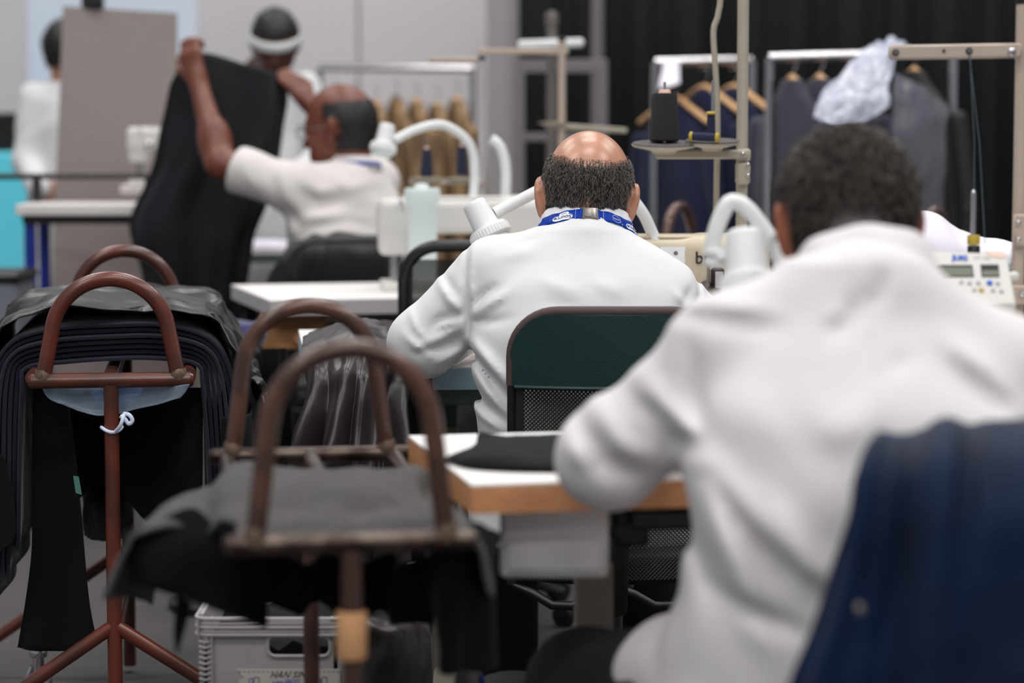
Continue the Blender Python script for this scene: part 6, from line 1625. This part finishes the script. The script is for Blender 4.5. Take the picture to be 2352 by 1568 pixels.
b = MB(); b.lathe([(0.012, 0), (0.013, 0.004), (0.013, 0.010)], at(1136, 490, 4.96), (at(1130, 493, 4.96)-at(1150, 482, 4.96)), seg=14); b.build('tube_end', 'plastic_black', lamp)
# thread stand of the middle machine
def thread_stand(name, label, px, Y, zt, arms=(), tray=None, m='beige_paint', r=0.0125, ztab=TZ):
    x = at(px, 400, Y).x
    root = thing(name, label, 'thread stand', (x, Y, ztab))
    b = MB(); b.tube([V(x, Y, ztab+0.002), V(x, Y, zt)], r, 16); b.build('pole', m, root)
    b = MB(); b.lathe([(0.04, 0.0), (0.04, 0.006), (0.018, 0.012), (0.016, 0.04)], (x, Y, ztab), seg=20); b.build('base_flange', m, root)
    b = MB(); b.lathe([(r*1.08, -0.004), (r*1.08, 0.006), (r*0.6, 0.009), (0, 0.009)], (x, Y, zt), seg=16); b.build('pole_cap', 'plastic_black', root)
    return root, x
ts, tx = thread_stand('thread_stand', 'grey beige thread stand holding the black cone on a tray', 1704, 5.30, 1.75, m='frame_beige')
yT = 5.30; k_ = F/yT
# hose beside it
b = MB(); b.tube(curve([at(1660, -60, 5.33)+V(0.02, 0, 1.1), at(1660, -60, 5.33)+V(0.01, 0, 0.5), at(1657, -60, 5.33), at(1650, 30, 5.33), at(1639, 70, 5.33), at(1642, 140, 5.33), at(1647, 220, 5.33), at(1648, 300, 5.33), at(1646, 420, 5.33), at(1645, 520, 5.33), at(1646, 650, 5.33), V(at(1646, 650, 5.33).x, 5.33, TZ)], 70), 0.0066, 12)
tag(b.build('air_hose', 'frame_beige', auto=0), 'thin beige hose running up beside the thread stand pole', 'hose')
pa, pb = at(1508, 352, 5.27), at(1715, 357, 5.29)
b = MB(); b.box((pa+pb)/2, ((pb-pa).length, 0.03, 0.020), bev=0.004); arm = b.build('tray_arm', 'frame_beige', ts)
b = MB(); b.box(at(1708, 356, 5.29), (0.028, 0.036, 0.028), bev=0.004); cl = b.build('clamp', 'frame_beige', ts)
b = MB(); b.box(at(1706, 398, 5.285), (0.030, 0.036, 0.048), bev=0.005); b.build('clamp', 'frame_beige', ts)
for (qx, qy) in ((1706, 353), (1718, 378), (1718, 403)):
    b = MB(); b.lathe([(0, 0), (0.0045, 0.0005), (0.0045, 0.004), (0, 0.005)], at(qx, qy, 5.264), (0, -1, 0), seg=12); b.build('screw', 'chrome', ts)
for (cxp, cyp, hw) in ((1526, 331, 74), (1636, 325, 62)):
    c_ = at(cxp, cyp, 5.24); rr_ = hw/k_
    b = MB(); b.lathe([(rr_*0.35, -0.020), (rr_*0.4, -0.014), (rr_*0.96, -0.005), (rr_, -0.002), (rr_, 0.0), (0, 0.0005)], c_, (0.0, -0.10, 1), seg=36); b.build('spool_tray', 'frame_beige', ts)
    b = MB(); b.lathe([(rr_*0.985, 0.0008), (rr_*0.97, 0.003), (0, 0.0035)], c_, (0.0, -0.10, 1), seg=36); b.build('felt_pad', 'felt_grey', ts)
    b = MB(); b.tube([c_, V(c_.x, c_.y, at(0, (188 if cxp < 1600 else 184), 5.24).z)], 0.0028, 8); b.build('spool_pin', 'chrome', ts)
def cone(label, p, h, r0, r1, m, pin=False, group=None):
    r = thing('thread_cone', label, 'thread cone', p, group=group)
    b = MB(); b.lathe([(r0*0.9, 0.0), (r0, 0.004), (r0*0.985, 0.01), (r1, h-0.006), (r1*0.9, h), (0, h)], p, seg=28); b.build('thread', m, r)
    b = MB(); b.lathe([(r1*0.5, h), (r1*0.42, h+0.008), (r1*0.2, h+0.008), (0, h+0.007)], p, seg=16); b.build('cone_tip', 'peach', r)
    return r
c_ = at(1526, 327, 5.24)
cone('large black thread cone on the round felt tray', c_+V(0, 0, 0.002), at(0, 216, 5.24).z-c_.z, 0.0325, 0.0275, 'thread_black')
p = at(1633, 318, 5.20)
def small_spool(label, a, c, r=0.0085, m='thread_navy'):
    d_ = (c-a); L_ = d_.length; root = thing('thread_spool', label, 'spool', a)
    b = MB(); b.lathe([(r, L_*0.1), (r*1.06, L_*0.5), (r, L_*0.9)], a, d_, seg=18); b.build('thread', m, root)
    for (t0, t1) in ((0, 0.13), (0.87, 1.0)):
        b = MB(); b.lathe([(r*0.9, L_*t0), (r*1.25, L_*(t0*0.7+t1*0.3)), (r*1.25, L_*(t0*0.3+t1*0.7)), (r*0.9, L_*t1)], a, d_, seg=18); b.build('spool_end', 'bobbin_yellow', root)
small_spool('small navy spool with yellow ends lying on the felt tray', at(1583, 313, 5.20), at(1652, 316, 5.18))
small_spool('small navy spool with yellow end upright on the pin', at(1634, 322, 5.24), at(1633, 256, 5.24))

# near machine: body, panel, lamp, thread stand, cloth
sewing_machine('sewing_machine', 'white sewing machine hidden before the dark haired person', (0.50, 3.62, TZ), math.radians(6), 'machine_white', sc=0.80)
YP = 3.72
A, B_, C_, D_ = at(2090, 577, YP+0.05), at(2312, 585, YP+0.05), at(2334, 702, YP-0.02), at(2080, 705, YP-0.02)
root = thing('control_panel', 'white machine control panel with display and buttons', 'control panel', (B_.x-0.07, YP, C_.z))
nrm = (D_-A).cross(B_-A).normalized()
_d = at(2334, 702, 3.7)-V(0, 0, CAMZ); C_ = V(0, 0, CAMZ)+_d*((A-V(0, 0, CAMZ)).dot(nrm)/_d.dot(nrm))
if nrm.y > 0: nrm = -nrm
b = MB(); q = [A, B_, C_, D_]; back = [p-nrm*0.05 for p in q]
mid = [(p+(sum((k for k in q), V(0, 0, 0))/4-p)*0.03)+nrm*0.004 for p in q]
b.add(q+back+mid, [(7, 6, 5, 4), (0, 4, 5, 1), (1, 5, 6, 2), (2, 6, 7, 3), (3, 7, 4, 0), (0, 1, 9, 8), (1, 2, 10, 9), (2, 3, 11, 10), (3, 0, 8, 11), (8, 9, 10, 11)][::1]); b.build('housing', 'machine_white', root, smooth=False)
ux = (B_-A).normalized(); uy = (A-D_); uy = (uy-ux*uy.dot(ux)).normalized()
def on_panel(px_, py_):
    """panel plane point seen at a pixel"""
    o_ = V(0, 0, CAMZ); d_ = at(px_, py_, 3.7)-o_; P0 = A+nrm*0.0042; t = (P0-o_).dot(nrm)/d_.dot(nrm); return o_+d_*t
def quad(name, pts, m, par, th=0.002):
    b = MB(); q_ = [on_panel(*p) for p in pts]; b.add([p+nrm*th for p in q_]+q_, [(0, 1, 2, 3), (7, 6, 5, 4), (0, 4, 5, 1), (1, 5, 6, 2), (2, 6, 7, 3), (3, 7, 4, 0)]); return b.build(name, m, par, smooth=False)
quad('display', [(2128, 609), (2233, 609), (2237, 636), (2130, 636)], 'rubber_black', root, 0.001); quad('display_glass', [(2131, 615), (2231, 615), (2234, 634), (2133, 634)], 'lcd', root, 0.0016)
quad('display', [(2252, 608), (2293, 608), (2296, 636), (2255, 636)], 'rubber_black', root, 0.001); quad('display_glass', [(2256, 622), (2292, 622), (2294, 634), (2258, 634)], 'lcd', root, 0.0016)
text_on('lettering', 'JUKI', 0.0125, 'print_blue', root, on_panel(2188, 597)+nrm*0.0004, ux, uy, bold=0.0008)
text_on('lettering', 'CP-180', 0.0085, 'pillar_paint', root, on_panel(2236, 595)+nrm*0.0004, ux, uy)
for (bx, by, m_, rr_) in ((2273, 650, 'print_blue', 0.0048), (2254, 666, 'bobbin_yellow', 0.0042), (2247, 650, 'pillar_paint', 0.0036), (2227, 650, 'pillar_paint', 0.0036), (2208, 648, 'pillar_paint', 0.0034), (2292, 651, 'pillar_paint', 0.0036), (2281, 667, 'pillar_paint', 0.0034), (2300, 669, 'pillar_paint', 0.0034), (2238, 666, 'pillar_paint', 0.0032)):
    b = MB(); b.lathe([(0, -0.001), (rr_, -0.001), (rr_, 0.0015), (rr_*0.8, 0.0022), (0, 0.0024)], on_panel(bx, by), nrm, seg=18); b.build('button', m_, root)
quad('top_tab', [(2262, 578), (2306, 580), (2309, 592), (2280, 590)], 'peach', root, 0.0012)
p = at(2325, 634, YP+0.03); b = MB(); b.lathe([(0.006, 0), (0.007, 0.004), (0.007, 0.012), (0.004, 0.016), (0, 0.016)], p-V(0.006, 0, 0), (1, 0, 0), seg=14); b.build('side_knob', 'machine_white', root)
b = MB(); b.tube([(A+C_)/2-nrm*0.05, V(((A+C_)/2).x, YP+0.08, TZ)], 0.012, 10); b.build('panel_stalk', 'machine_white', root)
# panel lamp
lamp2 = gooseneck('machine_lamp', 'white gooseneck lamp with domed head near the dark haired person', [at(1634, 580, 3.50), at(1640, 545, 3.50), at(1655, 500, 3.50), at(1678, 464, 3.50), at(1715, 478, 3.50), at(1760, 535, 3.50), at(1790, 590, 3.50), at(1815, 660, 3.50), at(1820, 720, 3.52)],
     0.0120, at(1708, 532, 3.46), at(1722, 700, 3.42), 0.0265, 0.0385, 0.046, base=(at(1650, 584, 3.50), 0.0, 0.0) if False else None)
for (qy, rr_) in ((579, 0.021), (602, 0.021)):
    b = MB(); b.lathe([(0, -0.006), (rr_*0.9, -0.006), (rr_, -0.003), (rr_, 0.003), (rr_*0.9, 0.006), (0, 0.006)], at(1649, qy, 3.50), seg=24); b.build('base_ring', 'lamp_white', lamp2)
b = MB(); b.box((at(1649, 590, 3.49)+at(1712, 590, 3.47))/2, (0.044, 0.018, 0.008), bev=0.002); b.build('joint', 'lamp_white', lamp2)
# beige thread stand on the right
YS = 3.98
root, xs = thread_stand('thread_stand', 'beige thread stand with cross arm beside the control panel', 2342, YS, at(2340, 4, YS).z, r=0.0105)
pa, pb = at(2043, 121, YS-0.02), at(2346, 116, YS-0.02)
b = MB(); b.box((pa+pb)/2, ((pb-pa).length, 0.016, 0.024), R=Matrix.Rotation(math.atan2((pb-pa).z, (pb-pa).x)*-1, 3, 'Y'), bev=0.0035); b.build('cross_arm', 'beige_paint', root)
for (qx, qy, rr_, m_) in ((2057, 121, 0.0055, 'rubber_black'), (2226, 117, 0.0055, 'rubber_black'), (2168, 117, 0.0026, 'rubber_black')):
    q = at(qx, qy, YS-0.029); b = MB(); b.lathe([(rr_, 0), (rr_, 0.0012), (rr_*0.7, 0.0022), (rr_*0.55, 0.0012), (0, 0.0012)], q, (0, -1, 0), seg=18); ey = b.build('thread_eye', m_, root)
    if rr_ > 0.004:
        b = MB(); b.lathe([(rr_*0.5, 0.0013), (rr_*0.45, 0.003), (0, 0.0032)], q, (0, -1, 0), seg=14); b.build('eye_pin', 'chrome', ey)
q = at(2324, 119, YS-0.029); b = MB(); b.lathe([(0.0065, 0), (0.0065, 0.003), (0.004, 0.0045), (0, 0.0045)], q, (0, -1, 0), seg=16); b.build('screw', 'chrome', root)
for (y0, y1, x0, x1) in ((492, 566, 2327, 2360), (655, 700, 2322, 2368)):
    c_ = (at(x0, y0, YS-0.018)+at(x1, y1, YS-0.018))/2; b = MB(); b.box(c_, ((x1-x0)*YS/F, 0.012, (y1-y0)*YS/F), bev=0.003); b.build('clamp', 'beige_paint', root)
for (qx, qy) in ((2338, 511), (2338, 550), (2347, 675)):
    b = MB(); b.lathe([(0, 0), (0.004, 0.0006), (0.004, 0.003), (0, 0.004)], at(qx, qy, YS-0.026), (0, -1, 0), seg=12); b.build('screw', 'chrome', root)
# spool pin with yellow spool behind the panel
p0, p1 = at(2236, 588, 3.95), at(2236, 436, 3.95)
r_ = thing('spool_holder', 'chrome spool pin with yellow collar behind the control panel', 'spool pin', (p0.x, p0.y, TZ))
b = MB(); b.tube([V(p0.x, p0.y, TZ), p1-V(0, 0, 0.004)], 0.0042, 12); b.lathe([(0.0042, -0.004), (0.003, 0), (0, 0.001)], p1, seg=12); b.build('pin', 'chrome', r_)
b = MB(); b.lathe([(0.0095, 0), (0.0105, 0.003), (0.0105, 0.013), (0.0095, 0.016), (0, 0.016)], at(2236, 562, 3.95), seg=18); b.build('collar', 'bobbin_yellow', r_)
b = MB(); b.lathe([(0.0105, 0), (0.0105, 0.02), (0.0095, 0.0215)], at(2236, 594, 3.95), seg=18); b.build('core', 'plastic_black', r_)
b = MB(); b.lathe([(0.034, 0), (0.034, 0.004), (0.018, 0.01), (0.01, 0.012)], V(p0.x, p0.y, TZ), seg=24); b.build('tray', 'beige_paint', r_)
# two fine threads running from the arm
for (x0, x1) in ((2226, 2262), (2228, 2236)):
    b = MB(); b.tube([at(x0, 124, 3.95), at((x0+x1)/2+6, 330, 3.95), at(x1, 560, 3.95)], 0.0006, 5); mat('thread_fine', (0.35, 0.42, 0.45), 0.6)
    tag(b.build('sewing_thread', 'thread_fine'), 'fine thread running down from the beige cross arm'+(' to the spool pin' if x1 == 2236 else ' past the spool pin'), 'thread', 'threads below the beige cross arm')
# white cloth behind the panel
hang('white_cloth', 'folded white cloth heaped behind the control panel', [
    [at(2080, 600, 4.10), at(2150, 600, 4.08), at(2230, 600, 4.08), at(2320, 610, 4.10)],
    [at(2085, 545, 4.12), at(2150, 550, 4.10), at(2220, 575, 4.10), at(2325, 585, 4.12)],
    [at(2095, 505, 4.18), at(2150, 505, 4.16), at(2205, 545, 4.16), at(2330, 572, 4.18)],
    [at(2100, 500, 4.30), at(2150, 503, 4.28), at(2200, 540, 4.28), at(2330, 570, 4.30)],
    [at(2100, 600, 4.40), at(2160, 600, 4.40), at(2220, 610, 4.40), at(2330, 620, 4.40)]], 'cloth_white', th=0.01, amp=0.008, sc=12, nu=30, nv=30)
b = MB(); c_ = at(2200, 640, 4.35); b.box((c_.x, 4.35, TZ+0.09), (0.24, 0.22, 0.16), bev=0.02)
tag(b.build('folded_navy_cloth', 'suit_navy'), 'navy folded cloth block beneath the white cloth heap', 'cloth')
# right hand shelf of the middle row carrying that cloth
b = MB(); b.box((c_.x+0.1, 4.40, TZ-0.02), (0.75, 0.45, 0.04), bev=0.004); r_ = thing('side_table', 'plain side table beneath the white cloth heap', 'table', (c_.x+0.1, 4.40, 0)); b.build('table_top', 'worktop_pale', r_, smooth=False)
for (dx, dy) in ((-0.33, -0.18), (0.33, -0.18), (-0.33, 0.18), (0.33, 0.18)):
    b = MB(); b.box((c_.x+0.1+dx, 4.40+dy, (TZ-0.04)/2), (0.04, 0.04, TZ-0.04), bev=0.003); b.build('leg', 'frame_beige', r_, smooth=False)

# ------------------------------------------------------------------ third row: machine, lamp, cones, stands
m3 = sewing_machine('sewing_machine', 'pale sewing machine with mint end beyond the mesh chair', (at(1090, 500, 6.72).x, 6.76, z3), math.radians(6), 'machine_white', sc=1.05)
x = at(970, 500, 6.57).x
z0, z1 = at(0, 568, 6.57).z, at(0, 432, 6.57).z
b = MB(); b.lathe([(0.038, z0-z3-0.09), (0.040, 0.16), (0.043, 0.23), (0.050, z1-z3-0.012), (0.046, z1-z3), (0, z1-z3)], (x, 6.57, z3), seg=24)
r_ = thing('mint_column', 'pale mint column for a glowing lamp head beside the third row machine', 'bottle', (x, 6.57, z3+z0-z3-0.09)); b.build('body', 'machine_mint', r_)  # stands in for a lit lamp head, its glow given as pale colour
b = MB(); b.lathe([(0.02, z1-z3), (0.018, z1-z3+0.012), (0, z1-z3+0.014)], (x-0.002, 6.57, z3), seg=18); b.build('cap', 'lamp_white', r_)
gooseneck('machine_lamp', 'white gooseneck lamp behind the bald person with glasses', [at(1085, 470, 6.8), at(1090, 400, 6.8), at(1078, 330, 6.8), at(1020, 288, 6.78), at(960, 296, 6.75), at(905, 322, 6.72)], 0.0125, at(890, 286, 6.72), at(878, 352, 6.70), 0.022, 0.036, 0.03)
b = MB(); b.tube(curve([at(1128, 318, 6.9), at(1150, 340, 6.9), at(1162, 390, 6.9), at(1160, 470, 6.9), at(1158, 560, 6.9)], 20), 0.0145, 12); tag(b.build('white_pipe', 'lamp_white', auto=0), 'thick curved white pipe behind the ribbed lamp', 'pipe')
st, xx = thread_stand('thread_stand', 'thin pale thread stand carrying two navy cones', 1106, 6.95, at(0, 135, 6.95).z, m='pillar_paint', r=0.010, ztab=z3)
a0, a1 = at(940, 418, 6.95), at(1112, 418, 6.95)
b = MB(); b.box((a0+a1)/2, ((a1-a0).length, 0.05, 0.012), bev=0.003); b.build('tray_arm', 'frame_beige', st)
for qx in (980, 1061):
    c_ = at(qx, 410, 6.95); b = MB(); b.lathe([(0.02, -0.008), (0.05, -0.001), (0.05, 0.002), (0, 0.003)], c_, seg=24); b.build('spool_tray', 'frame_beige', st)
    b = MB(); b.tube([c_, c_+V(0, 0, 0.12)], 0.0025, 6); b.build('spool_pin', 'chrome', st)
a0, a1 = at(985, 139, 6.95), at(1110, 137, 6.95)
b = MB(); b.box((a0+a1)/2, ((a1-a0).length, 0.014, 0.016), bev=0.003); b.build('cross_arm', 'beige_paint', st)
cone('navy thread cone standing over the mint column', at(980, 405, 6.95), 0.078, 0.019, 0.013, 'thread_navy')
cone('navy thread cone standing beside the thin stand pole', at(1061, 402, 6.95), 0.082, 0.016, 0.012, 'thread_navy')
# second stand with a high arm, right of it
zt3 = at(0, 55, 7.42).z
st, xx = thread_stand('thread_stand', 'tall beige thread stand with high arm before the drape', 1290, 7.42, at(0, 92, 7.42).z, m='beige_paint', r=0.0115, ztab=TZ)
b = MB(); b.box((at(1098, 119, 7.42)+at(1305, 118, 7.42))/2, (207*7.42/F, 0.016, 0.018), bev=0.003); b.build('cross_arm', 'beige_paint', st)
b = MB(); b.box((at(1250, 287, 7.42)+at(1440, 300, 7.42))/2, (190*7.42/F, 0.03, 0.016), R=Matrix.Rotation(math.radians(4), 3, 'Y'), bev=0.003); b.build('tray_arm', 'frame_beige', st)
b = MB(); b.lathe([(0.02, -0.006), (0.045, 0), (0.045, 0.003), (0, 0.004)], at(1270, 283, 7.42), seg=22); b.build('spool_tray', 'frame_beige', st)
b = MB(); b.tube([at(1352, 300, 7.42), at(1352, 290, 7.42)], 0.012, 10); b.build('arm_knob', 'lamp_white', st)
# its own small side table carries it
r_ = thing('side_table', 'narrow side table beneath the tall beige stand', 'table', (xx, 7.53, 0))
b = MB(); b.box((xx, 7.53, TZ-0.02), (0.5, 0.45, 0.04), bev=0.004); b.build('table_top', 'worktop_pale', r_, smooth=False)
for (dx, dy) in ((-0.2, -0.18), (0.2, -0.18), (-0.2, 0.18), (0.2, 0.18)):
    b = MB(); b.box((xx+dx, 7.53+dy, (TZ-0.04)/2), (0.04, 0.04, TZ-0.04), bev=0.003); b.build('leg', 'frame_beige', r_, smooth=False)
# navy cone near the balding head
cone('navy thread cone with pale tip left of the balding head', V(at(1212, 500, 5.6).x, 5.5, TZ+0.055), 0.10, 0.030, 0.022, 'thread_navy')
r_ = thing('spool_box', 'low wooden block under the navy cone', 'block', (at(1212, 500, 5.6).x, 5.5, TZ)); b = MB(); b.box((at(1212, 500, 5.6).x, 5.5, TZ+0.027), (0.10, 0.10, 0.053), bev=0.004); b.build('body', 'wood_box', r_)
# far grey frame with tag, behind the stands
a0, a1 = at(1195, 152, 9.2), at(1385, 150, 9.2)
r_ = thing('metal_rack', 'far grey metal rack standing before the black drape', 'rack', ((a0.x+a1.x)/2, 9.2, 0))
for q in (a0, a1):
    b = MB(); b.box((q.x, 9.2, q.z/2), (0.035, 0.035, q.z), bev=0.003); b.build('upright', 'frame_grey', r_, smooth=False)
b = MB(); b.box(((a0.x+a1.x)/2, 9.2, a0.z), (a1.x-a0.x+0.035, 0.034, 0.05), bev=0.003); b.build('cross_bar', 'frame_grey', r_, smooth=False)
b = MB(); b.box(((a0.x+a1.x)/2, 9.2, at(0, 315, 9.2).z), (a1.x-a0.x, 0.03, 0.03), bev=0.003); b.build('cross_bar', 'frame_grey', r_, smooth=False)
q = at(1268, 75, 8.2)
r_ = thing('plate_stand', 'grey stand with white plate before the black drape', 'lamp', (q.x, 8.2, 0))  # stand holds a plain white plate, it gives no light
b = MB(); b.tube([V(q.x, 8.2, 0.03), V(q.x, 8.2, at(0, 55, 8.2).z)], 0.018, 12); b.build('pole', 'metal_grey', r_)
b = MB(); b.lathe([(0.15, 0), (0.15, 0.015), (0.03, 0.03)], (q.x, 8.2, 0), seg=20); b.build('base', 'plastic_black', r_)
b = MB(); b.box(at(1265, 101, 8.17), (150*8.2/F, 0.05, 0.03), R=Matrix.Rotation(math.radians(-2), 3, 'Y'), bev=0.008); b.build('white_plate', 'lamp_white', r_)
b = MB(); b.lathe([(0.02, 0), (0.024, 0.03), (0.02, 0.05), (0, 0.055)], at(1268, 62, 8.2), seg=16); b.build('finial', 'metal_grey', r_)
# white machine behind the dark trousers
sewing_machine('sewing_machine', 'white sewing machine half hidden by the raised dark trousers', (at(436, 400, 8.3).x, 8.3, at(0, 410, 8.3).z-0.02), 0, 'machine_white', sc=0.8)
zq = at(0, 410, 8.3).z-0.02
r_ = thing('machine_stand', 'high stand beneath the half hidden white machine', 'stand', (at(436, 400, 8.3).x, 8.3, 0))
b = MB(); b.box((at(436, 400, 8.3).x, 8.3, zq-0.015), (0.45, 0.2, 0.03), bev=0.004); b.build('top', 'worktop_pale', r_, smooth=False)
b = MB(); b.box((at(436, 400, 8.3).x, 8.3, (zq-0.03)/2), (0.06, 0.06, zq-0.03), bev=0.004); b.build('column', 'frame_beige', r_, smooth=False)
# stool with a blue pad
p = at(530, 765, 6.25)
r_ = thing('padded_stool', 'stool with dark blue rounded pad behind the navy stack', 'stool', (p.x, p.y, 0))
b = MB(); b.lathe([(0.05, p.z-0.05), (0.085, p.z-0.03), (0.095, p.z), (0.075, p.z+0.025), (0.03, p.z+0.034), (0, p.z+0.034)], (p.x, p.y, 0), seg=28); b.build('pad', 'pad_blue' if 'pad_blue' in MATS else mat('pad_blue', (0.16, 0.17, 0.36), 0.9, sheen=0.3), r_)
b = MB(); b.tube([V(p.x, p.y, p.z-0.05), V(p.x, p.y, 0.05)], 0.02, 12); b.build('column', 'plastic_black', r_)
b = MB(); b.lathe([(0.17, 0), (0.17, 0.02), (0.03, 0.05)], (p.x, p.y, 0), seg=24); b.build('base', 'plastic_black', r_)

# ------------------------------------------------------------------ garment held up by the man on the left
mat('trouser_cloth', (0.045, 0.055, 0.085), 0.9, var=0.3, vscale=7)
hang('dark_trousers', 'dark navy trousers held up by the bald person with glasses', [
    [at(392, 190, 7.74), at(425, 140, 7.74), at(470, 122, 7.76), at(540, 140, 7.78), at(600, 158, 7.80), at(664, 172, 8.06)],
    [at(372, 280, 7.74), at(420, 260, 7.72), at(480, 260, 7.72), at(545, 265, 7.76), at(605, 270, 7.82), at(660, 262, 8.02)],
    [at(345, 380, 7.74), at(410, 375, 7.70), at(475, 370, 7.70), at(540, 372, 7.76), at(600, 375, 7.82), at(645, 350, 7.98)],
    [at(288, 490, 7.74), at(360, 480, 7.70), at(440, 480, 7.68), at(520, 480, 7.74), at(580, 470, 7.80), at(615, 450, 7.88)],
    [at(292, 570, 7.74), at(350, 575, 7.70), at(430, 580, 7.68), at(500, 570, 7.74), at(545, 560, 7.80), at(580, 540, 7.88)],
    [at(330, 680, 7.76), at(370, 690, 7.72), at(430, 700, 7.70), at(490, 690, 7.74), at(525, 680, 7.80), at(550, 670, 7.88)],
    [at(380, 760, 7.78), at(400, 770, 7.74), at(440, 780, 7.72), at(490, 770, 7.76), at(515, 760, 7.82), at(540, 750, 7.88)]],
    'trouser_cloth', th=0.008, nu=60, nv=60, amp=0.014, sc=7, folds=lambda u, v: (0.028*math.sin(u*15+v*2.5)+0.012*math.sin(u*33+v))*min(v*2.0, 1), cat='trousers')
